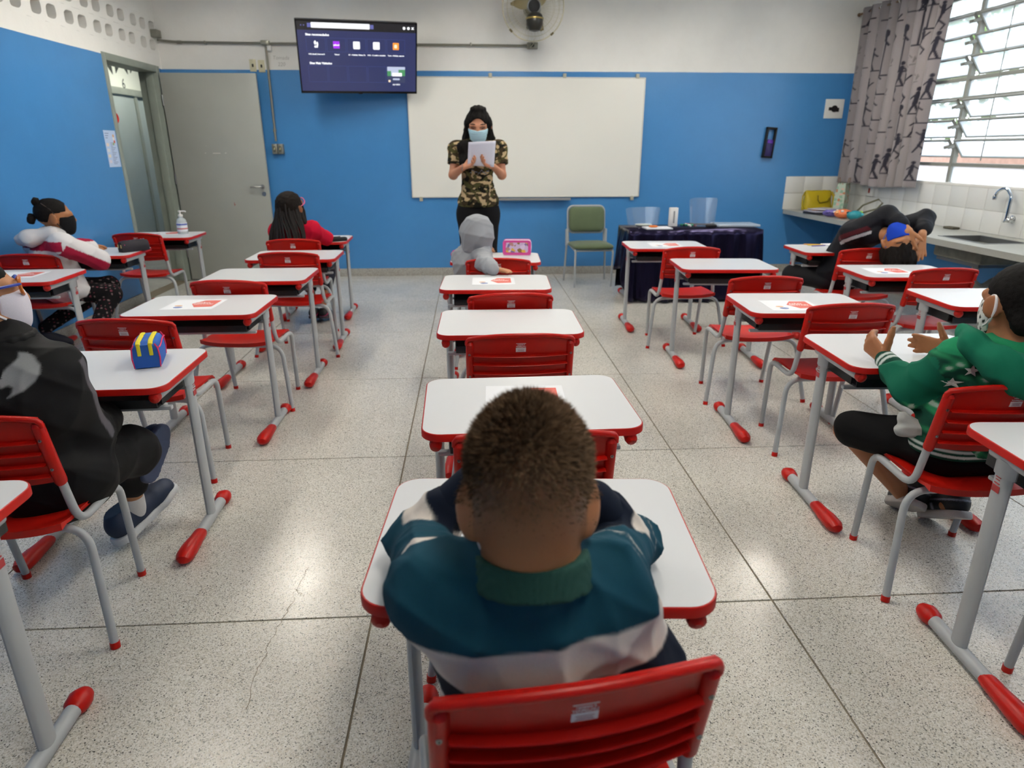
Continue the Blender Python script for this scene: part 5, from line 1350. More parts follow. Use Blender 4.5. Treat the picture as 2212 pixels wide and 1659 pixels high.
def hand_prims(S, wr, fwd, pn, thumb, L=.14, curl=(.25, .3, .35, .4), spread=.05, tc=.3, topen=.6):
    """wr wrist, fwd towards the knuckles, pn out of the palm, thumb: rough direction of the thumb side"""
    f = nrm(fwd); n = A3(pn); n = nrm(n-f*(n@f)); l = np.cross(n, f); l = l if l@A3(thumb) > 0 else -l; wr = A3(wr)
    for i, (lat, ln, kx) in enumerate(((.150, .40, .0), (.052, .445, .02), (-.046, .415, .01), (-.138, .325, -.03))):
        kn = wr+f*(.52+kx)*L+l*lat*L
        S.cone(wr+f*.04*L+l*lat*.55*L, kn, .092*L, .078*L, .010)
        d0 = nrm(f+l*(1.5-i)*spread); p = kn; a = 0; rs = (.074, .069, .062, .050)
        for j, fr_ in enumerate((.45, .31, .24)):
            a += curl[i]*(1.0, 1.1, .8)[j]; q = p+(d0*math.cos(a)+n*math.sin(a))*ln*L*fr_
            S.cone(p, q, rs[j]*L, rs[j+1]*L, .0035); p = q
    b0 = wr+f*.10*L+l*.12*L; d = nrm(f*.75+l*topen+n*.25); p = b0
    for j, (fr_, r0, r1) in enumerate(((.24, .090, .082), (.19, .080, .072), (.15, .070, .052))):
        dd = nrm(d+(f*.5+n*.35-l*.3)*tc*j); q = p+dd*fr_*L; S.cone(p, q, r0*L, r1*L, .006); p = q
def seg_t(X, a, b):
    a, b = A3(a), A3(b); ab = b-a; t = (X-a)@ab/(ab@ab); c = np.clip(t, 0, 1)
    return t, np.sqrt(((X-a-c[:, None]*ab)**2).sum(1))
M_SKIN = attr_mat('skin', .5, .0, .08, 700, .4, sss=.12)
M_CLOTH = attr_mat('knit cloth', .9, .0, .3, 900, .2)
M_JACKET = attr_mat('jacket cloth', .7, .0, .2, 600, .25)
M_HAIR = attr_mat('hair', .75, .0, .6, 260, .15)
M_SHOE = attr_mat('shoe', .55, .0, .15, 400, .4)
M_MASK = attr_mat('mask cloth', .85, .0, .2, 900, .2)
def mixc(a, b, t): return a*(1-t[:, None])+b*t[:, None]
def person(loc, label): return thing('person', loc, 0, label, 'person')
def body_core(S, J, a=1.0, arm=1.0, leg=1.0, h=.02):
    """torso, limbs; all joints in J"""
    S.chain([J['neck'], J['chest'], J['belly'], J['pelvis']], [.060*a, .095*a, .085*a, .092*a], .04)
    if 'head' in J: S.cone(A3(J['head'])-A3(J['hu'])*.05, J['neck'], .047*a, .055*a, .02)
    for s in 'LR':
        if 'sh'+s in J:
            S.cone(J['neck'], J['sh'+s], .050*a, .045*a, .03)
            S.chain([J['sh'+s], J['el'+s], J['wr'+s]], [.042*arm, .034*arm, .024*arm], .02)
        if 'hip'+s in J:
            S.chain([J['pelvis'], J['hip'+s], J['kn'+s], J['an'+s]], [.075*leg, .068*leg, .046*leg, .030*leg], .03)
            if 'toe'+s in J: S.cone(J['an'+s], J['toe'+s], .030*leg, .022*leg, .02)
    return S
def top_prims(S, J, g=.012, a=1.0, arm=1.0, sleeve=1.0, hem=None):
    S.chain([J['neck'], J['chest'], J['belly'], J['pelvis'] if hem is None else hem], [.058*a+g, .100*a+g, .095*a+g, .100*a+g], .045)
    c = A3(J['chest'])
    for s in 'LR':
        if 'sh'+s not in J: continue
        S.cone(J['neck'], J['sh'+s], .046*a+g, .046*a+g, .03); S.cone(J['chest'], J['sh'+s], .07*a+g, .045*a+g, .04)
        e = A3(J['el'+s])+(A3(J['wr'+s])-A3(J['el'+s]))*sleeve
        S.chain([J['sh'+s], J['el'+s], e], [.046*arm+g, .041*arm+g, .033*arm+g], .02)
    return S
def shoe(par, name, heel, toe, up, col, solec, w=.040, h=.055, label=None, k=1.0):
    """shoe body and sole along heel -> toe"""
    f = nrm(A3(toe)-A3(heel)); u = A3(up); u = nrm(u-f*(u@f)); L = np.linalg.norm(A3(toe)-A3(heel)); r = np.cross(f, u); hl = A3(heel)
    at = lambda y, z, x=0: hl+f*y*L+u*z+r*x
    S = SDF(); S.chain([at(.08, .042*k), at(.35, .040*k), at(.68, .032*k), at(.93, .028*k)], [.036*k, .037*k, .037*k, .028*k], .02); S.cone(at(.12, .05*k), at(.16, (h+.02)*k), .034*k, .032*k, .02); S.cone(at(.3, .05*k), at(.5, .044*k), .034*k, .032*k, .02)
    S.cut(lambda X: -((X-hl)@u-.016)*1.0)
    S.cut(lambda X: (X-hl)@u-(h+.028)*k)
    o = sdf_obj(name, S, .005, M_SHOE, par, lambda P: col(P, at, f, u, hl, L) if callable(col) else H3(col), label)
    S = SDF(); S.chain([at(.06, .012), at(.4, .012), at(.7, .012), at(.95, .014)], [.0385*k, .0365*k, .0385*k, .0295*k], .02)
    S.cut(lambda X: np.abs((X-hl)@u-.010*k)-.0105*k)
    so = sdf_obj('sole', S, .005, M_SHOE, o, lambda P: H3(solec), world_loc=par.location)
    return o
def loop_tube(name, par, pts, r, material, n=4):
    P = fillet(pts, .02, n); wl_ = Vector(par.location)
    return MB().tube([Vector(p)-wl_ for p in P], r, 6).build(name, material, par)
V3 = lambda *a: np.array(a, float)
def pd(px, py, t): d = ray(px, py); return np.array([d[0]*t, d[1]*t, CAMH+d[2]*t])
PY = lambda px, py, y: A3(pyy(px, py, y))
PZ = lambda px, py, z: A3(pz(px, py, z))
M_STRAP = mat('white elastic', '#e8e4e2', .7)

# ------------------------------------------------------------------ 1. boy in the teal striped jumper, back to us
def boy_stripes():
    hc = pd(1141, 1058, .872); hf, hu = nrm((.02, .97, -.22)), nrm((0, .2, .98)); s = .222
    J = dict(head=hc, hu=hu, neck=PZ(1148, 1232, .808), chest=V3(.095, .800, .69), belly=V3(.115, .815, .57), pelvis=V3(.13, .83, .465),
             shL=PZ(944, 1272, .772), shR=PZ(1300, 1262, .772), elL=PZ(905, 1168, .690), elR=PZ(1352, 1172, .690), wrL=PZ(1018, 1052, .80), wrR=PZ(1284, 1085, .79),
             hipL=V3(.055, .84, .44), hipR=V3(.205, .84, .44), knL=V3(.02, 1.15, .45), knR=V3(.25, 1.15, .45), anL=V3(.03, 1.08, .10), anR=V3(.24, 1.08, .10), toeL=V3(.02, 1.22, .04), toeR=V3(.25, 1.22, .04))
    t = person((.13, .83, 0), 'boy in a teal, white and navy striped jumper seen from behind, head in hands')
    S = SDF(); body_core(S, J, .92, .95); L, F = head_prims(S, hc, hf, hu, s, True, True, -.075, 1.15, .86); S.ell(L(0, -.08, .14), (.310*s, .43*s, .41*s), F, .03)
    S.cone(A3(hc)-hu*.05-hf*.03, J['neck'], .055, .056, .03)
    for sd, wr, th in (('L', 'wrL', 1), ('R', 'wrR', -1)):
        hand_prims(S, J[wr], L(-th*.30, .36, -.18)-A3(J[wr]), (th*.9, -.3, 0), (0, -.2, 1), .14, (.3, .3, .35, .4))
    sk = H3('#a86c42')
    def skin(P):
        loc = np.stack([(P-hc)@F[0], (P-hc)@F[1], (P-hc)@F[2]], -1)/s
        C = np.broadcast_to(sk, P.shape).copy()
        sh = np.clip((loc[:, 2]+.46+.35*np.clip(loc[:, 1], -.5, .4)*1.0)/.36, 0, 1)*(np.linalg.norm(loc, axis=1) < .75)   # shaved fade
        ear = np.abs(loc[:, 0]) > .325
        sh = np.where(ear, 0, sh)
        return mixc(C, H3('#4a3423'), sh*.72)
    Sb = S; sdf_obj('body', S, .0055, M_SKIN, t, skin)
    # cropped hair: thick short strands over the scalp
    R_ = np.random.RandomState(5); n = 34000
    th = R_.uniform(0, 2*np.pi, n); ph = np.arccos(R_.uniform(-.62, 1, n)); dl = np.stack([np.sin(ph)*np.cos(th), np.sin(ph)*np.sin(th), np.cos(ph)], -1)
    base = np.array([0, -.08, .135])+dl*np.array([.318, .437, .415])*.985
    lim = -.42-.35*base[:, 1]
    keep = (R_.random_sample(len(base)) < .04+1.05*np.clip((base[:, 2]+.20+.35*base[:, 1])/.48, 0, 1)**1.3) & (base[:, 1] < .27) & (base[:, 2] > lim-.08) & ~((np.abs(base[:, 0]) > .26) & (base[:, 2] < -.02) & (base[:, 1] > -.14))
    base, dl = base[keep], dl[keep]
    up_ = np.clip((base[:, 2]+.40+.35*base[:, 1])/.62, 0, 1)
    ln = (.0022+.0138*up_**1.8)*R_.uniform(.7, 1.2, len(base))
    nr = dl/np.array([.318, .437, .415]); nr /= np.linalg.norm(nr, axis=1)[:, None]
    sw = np.stack([-(base[:, 1]+.15), base[:, 0], np.zeros(len(base))], -1)*1.3+np.array([.1, .2, -.75])*(1-up_[:, None]*.5)+R_.normal(size=base.shape)*.42
    tip = nr*1.0+sw*.8; tip /= np.linalg.norm(tip, axis=1)[:, None]
    W3 = np.array([F[0], F[1], F[2]])
    b = hc+base*s@W3; nw = nr@W3
    for _ in range(5): b = b-nw*np.concatenate([Sb.ev(b[k:k+3000]) for k in range(0, len(b), 3000)])[:, None]*.9
    b = b-nw*.0008; d = tip@W3; sd = np.cross(d, nr@W3); sd /= np.linalg.norm(sd, axis=1)[:, None]+1e-9
    wd = (.0005+.0008*up_)[:, None]; e = b+d*ln[:, None]
    P = np.stack([b-sd*wd, b+sd*wd, e], 1).reshape(-1, 3)-np.array(t.location)
    me = bpy.data.meshes.new('hair'); me.vertices.add(len(P)); me.vertices.foreach_set('co', P.astype(np.float32).ravel()); m_ = len(b)
    me.loops.add(m_*3); me.loops.foreach_set('vertex_index', np.arange(m_*3, dtype=np.int32)); me.polygons.add(m_)
    me.polygons.foreach_set('loop_start', np.arange(0, m_*3, 3, dtype=np.int32)); me.polygons.foreach_set('loop_total', np.full(m_, 3, np.int32)); me.update(calc_edges=True)
    tone = R_.uniform(.6, 1.9, m_)[:, None]*H3('#54412f'); ca = me.color_attributes.new('Col', 'FLOAT_COLOR', 'POINT'); ca.data.foreach_set('color', np.concatenate([np.repeat(tone, 3, 0), np.ones((m_*3, 1))], 1).astype(np.float32).ravel())
    me.materials.append(M_HAIR); o = link('hair', me, t); o['kind'] = 'stuff'
    # jumper
    S = SDF(); top_prims(S, J, .013, .94, .98, .62, V3(.13, .82, .46)); S.cone(V3(.012, .785, .69), V3(.165, .785, .695), .088, .088, .05); S.cone(V3(.04, .80, .60), V3(.21, .80, .60), .098, .098, .05)
    S.cone(PZ(965, 1310, .75), PZ(1290, 1300, .75), .058, .058, .04)
    S.cone(J['belly']-V3(.06, 0, 0), J['belly']+V3(.06, 0, 0), .085, .085, .05); S.cone(J['pelvis']-V3(.075, 0, 0), J['pelvis']+V3(.075, 0, 0), .095, .095, .05)
    S.disp = folds(.0075, 58, 3, 6)
    nk = A3(J['neck']); S.cut(lambda X: -(np.linalg.norm((X-nk-V3(0, -.01, .03))*[1, 1, 1.0], axis=1)-.060))
    T_, Wh, Nv = H3('#123f50'), H3('#d8cfc6'), H3('#101828')
    def col(P):
        z = P[:, 2]-.10*(P[:, 0]-.12)+.003*np.sin(P[:, 0]*30)
        C = np.broadcast_to(T_, P.shape).copy()
        for lo, hi, c in ((.672, .742, Wh), (.60, .672, Nv), (.575, .60, Wh), (.47, .50, Wh), (-1, .47, Nv)): soft(C, win(z, lo, hi, .005), c)
        fr_ = win(P[:, 1], J['neck'][1]+.035, 9)*win(z, .70, .80)*win(np.abs(P[:, 0]-.12), -1, .12); soft(C, fr_, Wh)
        for q in 'LR':
            t_, d_ = seg_t(P, J['el'+q], J['wr'+q]); tu, du = seg_t(P, J['sh'+q], J['el'+q])
            fa = win(d_, -1, .064)*win(t_, .02, 9, .03)*win(d_-du, -9, .012)
            ua = win(du, -1, .068)*win(tu, .12, 9, .03)*(1-fa); soft(C, ua, T_)
            soft(C, ua*win(tu, .18, .30, .03)*win(P[:, 1], A3(J['sh'+q])[1]+.035, 9), Wh)
            soft(C, fa, T_); soft(C, fa*win(t_, .22, .58, .04), Wh); soft(C, fa*win(t_, .58, 9, .04), Nv)
        return C
    sdf_obj('jumper', S, .0045, M_CLOTH, t, col)
    for q in 'LR':
        e = A3(J['el'+q])+(A3(J['wr'+q])-A3(J['el'+q]))*.60; w = A3(J['el'+q])+(A3(J['wr'+q])-A3(J['el'+q]))*1.02
        sdf_obj('cuff', SDF().cone(e, w, .041, .036, .01), .005, M_CLOTH, t, lambda P: Nv)
    # ribbed collar
    S = SDF().ell(nk+V3(0, 0, .005), (.13, .13, .06)); cc_ = nk+V3(.0, -.004, .010)
    def collar(X):
        L_ = X-cc_; z = L_[:, 2]+.22*L_[:, 1]; rho = np.hypot(L_[:, 0], L_[:, 1]*1.04); r_ = .074-.30*z+.0012*np.sin(np.arctan2(L_[:, 1], L_[:, 0])*70)
        return np.maximum(np.abs(rho-r_)-.0075, np.abs(z-.002)-.022)*.85
    S.cut(collar)
    sdf_obj('collar', S, .004, M_CLOTH, t, lambda P: H3('#24463e'))
    # trousers and shoes under the desk
    S = SDF(); S.cone(J['pelvis']-V3(.06, 0, 0), J['pelvis']+V3(.06, 0, 0), .094, .094, .03)
    for q in 'LR': S.chain([J['hip'+q], J['kn'+q], J['an'+q]], [.085, .065, .050], .03)
    sdf_obj('trousers', S, .008, M_CLOTH, t, lambda P: H3('#161c30'))
    for q in 'LR': shoe(t, 'shoe', A3(J['an'+q])*[1, 1, 0]+V3(0, -.05, .002), A3(J['an'+q])*[1, 1, 0]+V3(0, .16, .002), (0, 0, 1), '#1c2238', '#c9c9c9')
    # mask: navy cloth over the face, white loops round the ears
    S = SDF(); head_prims(S, hc, hf, hu, s*1.035, False, True, 0, 1, .86)
    S.cut(lambda X: -((X-hc)@F[1]/s-.02-.10*np.abs((X-hc)@F[2]/s+.2))); S.cut(lambda X: (X-hc)@F[2]/s+.02); S.cut(lambda X: -((X-hc)@F[2]/s+.60))
    sdf_obj('mask', S, .005, M_MASK, t, lambda P: H3('#141a3a'))
    for e in (-1, 1): loop_tube('ear_loop', t, [L(e*.275, .08, -.46), L(e*.325, -.03, -.36), L(e*.372, -.125, -.18), L(e*.392, -.14, .0), L(e*.38, -.06, .09), L(e*.35, .05, .08)], .0028, M_STRAP)
boy_stripes()

# ------------------------------------------------------------------ 2. boy in the green hoodie
def boy_green():
    hc = V3(1.612, 1.83, .912); hf, hu = nrm((.02, .99, -.08)), nrm((0, .05, 1)); s = .234
    J = dict(head=hc, hu=hu, neck=V3(1.60, 1.80, .765), chest=V3(1.59, 1.83, .655), belly=V3(1.575, 1.85, .55), pelvis=V3(1.57, 1.86, .462),
             shL=PY(2078, 775, 1.85), shR=V3(1.735, 1.85, .742), elL=PY(1968, 838, 1.94), elR=V3(1.80, 1.98, .62), wrL=PY(1912, 776, 2.085), wrR=PY(2052, 752, 2.16),
             hipL=V3(1.50, 1.87, .44), hipR=V3(1.645, 1.87, .44), knL=V3(1.325, 2.09, .405), knR=V3(1.82, 2.12, .42), anL=PZ(1950, 1066, .135), anR=PZ(2048, 1090, .135))
    t = person((1.57, 1.86, 0), 'boy in a green hoodie and black shorts gesturing with both hands at his desk')
    S = SDF(); body_core(S, J, .92, 1.0, 1.0); L, F = head_prims(S, hc, hf, hu, s)
    S.cone(hc-hu*.07-hf*.03, J['neck'], .060, .066, .03)
    hand_prims(S, J['wrL'], (-.25, .75, .42), (1, .25, -.1), (0, -.15, 1), .150, (.5, .6, .7, .7), .03, -.1, 1.3)
    hand_prims(S, J['wrR'], (-.85, .45, .05), (-.35, -.9, .1), (.1, -.1, 1), .135, (.12, .10, .12, .2), .12, -.1, 1.1)
    sk = H3('#9a6440')
    sdf_obj('body', S, .005, M_SKIN, t, lambda P: sk)
    # hair
    S = SDF(); S.ell(L(0, -.075, .125), (.39*s, .455*s, .40*s), F, .02); S.cone(L(-.16, -.33, -.22), L(.16, -.33, -.22), .14*s, .14*s, .05); S.disp = folds(.0016, 320, 4, 6)
    lz = lambda X: (X-hc)@F[2]/s; ly = lambda X: (X-hc)@F[1]/s; lx = lambda X: (X-hc)@F[0]/s
    S.cut(lambda X: np.maximum(ly(X)-.30-.35*np.clip(lz(X)-.15, -.3, .3), np.maximum(-(lz(X)-.03), ly(X)+.02-.25*np.clip(lz(X), -.4, 0)*-1.0))*.06*1.0 if False else (np.where(lz(X) > .10, ly(X)-.33, ly(X)+.08+.45*np.clip(.10-lz(X), 0, .5)))*s)
    S.cut(lambda X: -(lz(X)+.36)*s)
    sdf_obj('hair', S, .0045, M_HAIR, t, lambda P: H3('#0b0807'))
    # hoodie
    S = SDF(); top_prims(S, J, .018, 1.0, 1.05, .46, V3(1.57, 1.85, .47)); S.cone(V3(1.50, 1.85, .50), V3(1.65, 1.85, .50), .098, .098, .05); S.cut(lambda X: .452-X[:, 2])
    S.disp = folds(.0085, 46, 8, 6)
    G, G2, Wh = H3('#0d5c46'), H3('#0a3c2e'), H3('#c9d2cc')
    R_ = np.random.RandomState(2); stars = [PY(a, b, 1.77) for a, b in ((2104, 803), (2078, 838), (2132, 842), (2092, 768), (2150, 800), (2120, 770))]+[V3(1.50+R_.uniform(0, .2), 0, R_.uniform(.53, .66)) for _ in range(6)]
    def col(P):
        C = np.broadcast_to(G, P.shape).copy()
        arm = np.zeros(len(P), bool)
        for q in 'LR':
            tu, du = seg_t(P, J['sh'+q], J['el'+q]); tf, df = seg_t(P, J['el'+q], J['wr'+q]); arm |= ((du < .068) & (tu > .10)) | (df < .07)
        back = (~arm) & (P[:, 1] < 1.90) & (P[:, 2] < .775)
        n1 = np.sin(P[:, 0]*55+3*np.sin(P[:, 2]*31))*np.sin(P[:, 2]*48+2.5*np.sin(P[:, 0]*37+1))+.5*np.sin(P[:, 0]*130+P[:, 2]*90)*np.sin(P[:, 2]*120)
        C[back] = mixc(np.broadcast_to(G2, P.shape)[back], H3('#2c8a5c'), np.clip(n1[back]*.9+.2, 0, 1))
        soft(C, back*np.clip((n1-.75)*4, 0, 1)*.6, Wh)
        soft(C, (~arm)*win(P[:, 2], .762, 9, .004), H3('#1f8058'))
        return C
    sdf_obj('hoodie', S, .0045, M_CLOTH, t, col)
    for k, st in enumerate(stars):     # printed stars follow the cloth
        ang = [math.pi/2+k*.3+math.pi*i/5 for i in range(10)]; R0 = .021 if k < 4 else .015
        pts = [(st[0], st[2])]+[(st[0]+R0*(1 if i % 2 == 0 else .42)*math.cos(a_), st[2]+R0*(1 if i % 2 == 0 else .42)*math.sin(a_)) for i, a_ in enumerate(ang)]
        Y = np.full(len(pts), 1.60)
        for _ in range(60): Y = Y+np.clip(S.ev(np.array([(p_[0], y_, p_[1]) for p_, y_ in zip(pts, Y)])), -.01, .02)*.8
        if Y.max() > 1.95: continue
        vs = [(p_[0]-t.location[0], y_-.0018-t.location[1], p_[1]) for p_, y_ in zip(pts, Y)]
        MB().add(vs, [(0, i, i % 10+1) for i in range(1, 11)]).build('printed_star', mat('white print', '#c9d2cc', .8), t, smooth=0)
    # hood lying on the shoulders
    S = SDF(); nk = J['neck']
    hp = [nk+V3(-.105, .075, .045), nk+V3(-.125, .0, .030), nk+V3(-.10, -.075, .0), nk+V3(0, -.125, -.035), nk+V3(.10, -.085, .0), nk+V3(.125, .0, .03), nk+V3(.10, .075, .045)]
    S.chain(hp, [.026, .036, .044, .050, .044, .036, .026], .03); S.cone(nk+V3(-.06, -.10, -.045), nk+V3(.06, -.10, -.045), .045, .045, .05); S.disp = folds(.006, 45, 12, 4)
    sdf_obj('hood', S, .005, M_CLOTH, t, lambda P: H3('#12694f'))
    def striped(a, b):
        def f(P):
            t_, _ = seg_t(P, a, b); C = np.broadcast_to(G2, P.shape).copy(); soft(C, win(t_, .40, .62, .06)+win(t_, .80, 1.02, .06), Wh); return C
        return f
    for q in 'LR':
        e = A3(J['el'+q])+(A3(J['wr'+q])-A3(J['el'+q]))*.66; w = A3(J['el'+q])+(A3(J['wr'+q])-A3(J['el'+q]))*.98
        sdf_obj('cuff', SDF().cone(e, w, .038, .033, .01), .0045, M_CLOTH, t, striped(e, w), 'dark green cuff with two white stripes')
    S = SDF(); a0, a1 = V3(1.572, 1.853, .495), V3(1.57, 1.858, .44)
    S.cone(a0-V3(.068, 0, 0), a0+V3(.068, 0, 0), .106, .106, .04); S.cone(a1-V3(.066, 0, 0), a1+V3(.066, 0, 0), .106, .106, .04); S.cut(lambda X: np.abs(X[:, 2]-.462)-.026)
    def wb_(P): C = np.broadcast_to(G2, P.shape).copy(); z = P[:, 2]; C[((z > .447) & (z < .456)) | ((z > .466) & (z < .475))] = Wh; return C
    sdf_obj('waistband', S, .0045, M_CLOTH, t, wb_, 'dark green waistband with two white stripes')
    # shorts
    S = SDF(); S.cone(V3(1.50, 1.86, .435), V3(1.64, 1.86, .435), .098, .098, .04)
    for q in 'LR': S.chain([J['hip'+q], A3(J['hip'+q])+(A3(J['kn'+q])-A3(J['hip'+q]))*.95], [.084, .066], .03)
    kl, kr = A3(J['knL']), A3(J['knR']); S.disp = folds(.004, 36, 21, 4)
    sdf_obj('shorts', S, .006, M_CLOTH, t, lambda P: H3('#09090b'))
    hd = PY(1962, 915, 1.885)
    S = SDF(); S.cone(hd+V3(-.02, .0, .018), hd+V3(.028, -.02, -.012), .020, .026, .02); S.cone(hd+V3(-.028, -.01, -.02), hd+V3(.015, -.015, -.022), .018, .022, .02); S.disp = folds(.004, 90, 5, 4)
    sdf_obj('pocket_lining', S, .004, M_CLOTH, t, lambda P: H3('#a9aba8'), 'pale pocket lining turned out of the shorts')
    # socks and shoes, toes on the floor and heels up
    for q, tw in (('L', .12), ('R', .05)):
        an = A3(J['an'+q]); kn = A3(J['kn'+q]); up_ = nrm(kn-an)
        sk_ = SDF().cone(an+up_*.0, an+up_*.075, .029, .033, .01)
        def sc(P, an=an, up_=up_):
            C = np.broadcast_to(H3('#cfcfcb'), P.shape).copy(); hgt = (P-an)@up_; a = np.arctan2((P-an)[:, 1], (P-an)[:, 0]); C[(hgt > .0) & (hgt < .04) & (np.sin(a*3) > -.1)] = H3('#2c6a3c'); C[(hgt > .008) & (hgt < .03) & (np.sin(a*3+1.2) > .75)] = H3('#7a2a20'); return C
        sdf_obj('sock', sk_, .0045, M_CLOTH, t, sc)
        hl = an+V3(.012, -.045, -.03); toe = V3(an[0]+tw*.5, an[1]+.115, .012)
        def shc(P, at, f, u, h0, LL): C = np.broadcast_to(H3('#17171a'), P.shape).copy(); y = (P-h0)@f/LL; z = (P-h0)@u; soft(C, win(y, .34, .42, .04)*win(z, -1, .05)+win(z, .060, .065), H3('#8d8d9a')); return C
        shoe(t, 'shoe', hl, toe, (0, -.55, .85), shc, '#b9b4b0', label='black and grey shoe resting on its toe', k=1.28)
    # mask
    S = SDF(); head_prims(S, hc, hf, hu, s*1.04, False, False); S.ell(L(0, .31, -.20), (.20*s, .15*s, .25*s), F, .05)
    S.cut(lambda X: -(ly(X)-.10-.12*np.abs(lz(X)+.22))*s); S.cut(lambda X: (lz(X)+.015-.1*ly(X))*s); S.cut(lambda X: -(lz(X)+.60)*s)
    def mc(P): C = np.broadcast_to(H3('#d8d8d4'), P.shape).copy(); n = np.sin(P[:, 0]*180+P[:, 1]*150)*np.sin(P[:, 2]*170+P[:, 1]*90); C[n > .55] = H3('#1c2622'); return C
    sdf_obj('mask', S, .0045, M_MASK, t, mc)
    for e in (-1, 1): loop_tube('ear_loop', t, [L(e*.325, .14, -.30), L(e*.39, -.02, -.24), L(e*.41, -.125, -.06), L(e*.40, -.10, .10), L(e*.365, .0, .12), L(e*.345, .14, -.03)], .0042, M_STRAP, 5)
boy_green()

# ------------------------------------------------------------------ 3. boy in the black jacket, legs turned to the aisle
def boy_black():
    hc = PY(-44, 640, 1.86); hf, hu = nrm((.76, .64, .04)), nrm((-.12, .0, 1)); s = .215
    J = dict(head=hc, hu=hu, neck=PY(15, 752, 1.83), chest=V3(-1.285, 1.80, .70), belly=V3(-1.275, 1.82, .57), pelvis=V3(-1.27, 1.84, .46),
             shL=V3(-1.43, 1.79, .775), shR=PY(122, 800, 1.83), elL=V3(-1.46, 1.93, .58), elR=PY(186, 935, 1.88), wrL=V3(-1.33, 2.08, .55), wrR=V3(-1.19, 2.06, .52),
             hipL=V3(-1.34, 1.86, .44), hipR=V3(-1.20, 1.86, .44), knL=V3(-1.20, 2.14, .37), knR=PY(283, 975, 2.10), anL=PZ(292, 1098, .125), anR=PY(322, 985, 2.20))
    t = person((-1.27, 1.84, 0), 'boy in a black jacket with grey emblem, legs crossed into the aisle')
    S = SDF(); body_core(S, J, .92, 1.0, 1.0); L, F = head_prims(S, hc, hf, hu, s); S.cone(hc-hu*.07-hf*.03, J['neck'], .056, .058, .03)
    hand_prims(S, J['wrR'], (-.3, .9, -.1), (0, 0, -1), (-1, 0, 0), .14); hand_prims(S, J['wrL'], (.4, .9, -.1), (0, 0, -1), (1, 0, 0), .14)
    sk = H3('#a87450'); sdf_obj('body', S, .006, M_SKIN, t, lambda P: sk)
    S = SDF(); S.ell(L(0, -.09, .13), (.39*s, .45*s, .40*s), F, .02); S.disp = folds(.0016, 320, 9, 6)
    lz = lambda X: (X-hc)@F[2]/s; ly = lambda X: (X-hc)@F[1]/s
    S.cut(lambda X: np.where(lz(X) > .10, ly(X)-.33, ly(X)+.10+.4*np.clip(.10-lz(X), 0, .5))*s); S.cut(lambda X: -(lz(X)+.33)*s)
    sdf_obj('hair', S, .006, M_HAIR, t, lambda P: H3('#15100d'))
    # jacket with stand-up collar
    S = SDF(); top_prims(S, J, .022, 1.02, 1.02, 1.0, V3(-1.265, 1.84, .40)); S.cone(V3(-1.35, 1.83, .43), V3(-1.19, 1.85, .43), .11, .115, .05); S.cone(V3(-1.37, 1.80, .66), V3(-1.20, 1.81, .66), .105, .105, .05)
    S.cone(V3(-1.36, 1.78, .74), V3(-1.20, 1.80, .74), .075, .075, .05)
    S.disp = folds(.0085, 38, 17, 6)
    nk = A3(J['neck']); em = V3(-1.300, 0, .735)
    def col(P):
        C = np.broadcast_to(H3('#09090b'), P.shape).copy()
        # pale emblem across the back, its dark winged middle left open
        half = [(-6, 712), (-6, 655), (0, 640), (22, 615), (27, 595), (15, 572), (70, 580), (120, 605), (160, 640), (176, 680), (165, 715), (130, 755), (60, 785), (75, 760), (72, 735), (45, 722), (12, 735)]
        g_ = [PY(x/2.644, 560+y/2.644, 1.705) for x, y in half]; cx_ = g_[0][0]; bk = P[:, 1] < 1.775
        px_, pz_ = cx_+np.abs(P[:, 0]-cx_), P[:, 2]; ins_ = np.zeros(len(P), bool); dm = np.full(len(P), 9.)
        for i_ in range(len(g_)):
            ax_, az_, bx2, bz2 = g_[i_][0], g_[i_][2], g_[i_-1][0], g_[i_-1][2]
            ins_ ^= ((az_ > pz_) != (bz2 > pz_)) & (px_ < (bx2-ax_)*(pz_-az_)/(bz2-az_+1e-12)+ax_)
            tt_ = np.clip(((px_-ax_)*(bx2-ax_)+(pz_-az_)*(bz2-az_))/((bx2-ax_)**2+(bz2-az_)**2), 0, 1)
            if i_ != 1: dm = np.minimum(dm, np.hypot(px_-ax_-tt_*(bx2-ax_), pz_-az_-tt_*(bz2-az_)))
        soft(C, bk*np.clip(np.where(ins_, dm, -dm)/.006+.5, 0, 1), H3('#8a8c8e'))
        # grey stripe down the outside of the sleeve
        for q in 'LR':
            o_ = 1 if q == 'R' else -1
            tu, du = seg_t(P, J['sh'+q], J['el'+q]); a, b = A3(J['sh'+q]), A3(J['el'+q]); ax = nrm(b-a); rel = P-a-np.outer((P-a)@ax, ax)
            out = nrm(np.cross(ax, V3(0, 1, 0)))*1.0; out = out*o_*np.sign(out[0]); v = rel@out; w_ = rel@np.cross(ax, out)
            soft(C, win(du, -1, .085)*win(tu, -.12, 1.1, .02)*win(v, .015, 9)*win(w_, -.026, .003, .004), H3('#57545a'))
        return C
    sdf_obj('jacket', S, .005, M_JACKET, t, col)
    S = SDF()
    for k in range(16):
        a0, a1 = 2*math.pi*k/16, 2*math.pi*(k+1)/16; pt = lambda a, z=0: nk+V3(math.cos(a)*.068, math.sin(a)*.064, .012+z)
        S.cone(pt(a0), pt(a1), .013, .013, .01); S.cone(pt(a0, .022), pt(a1, .022), .010, .010, .012)
    sdf_obj('collar', S, .005, M_JACKET, t, lambda P: H3('#0b0b0d'))
    tagq = PY(190, 1030, 1.80)
    # trousers end below the knee
    S = SDF(); S.cone(V3(-1.34, 1.86, .43), V3(-1.20, 1.86, .43), .10, .10, .04)
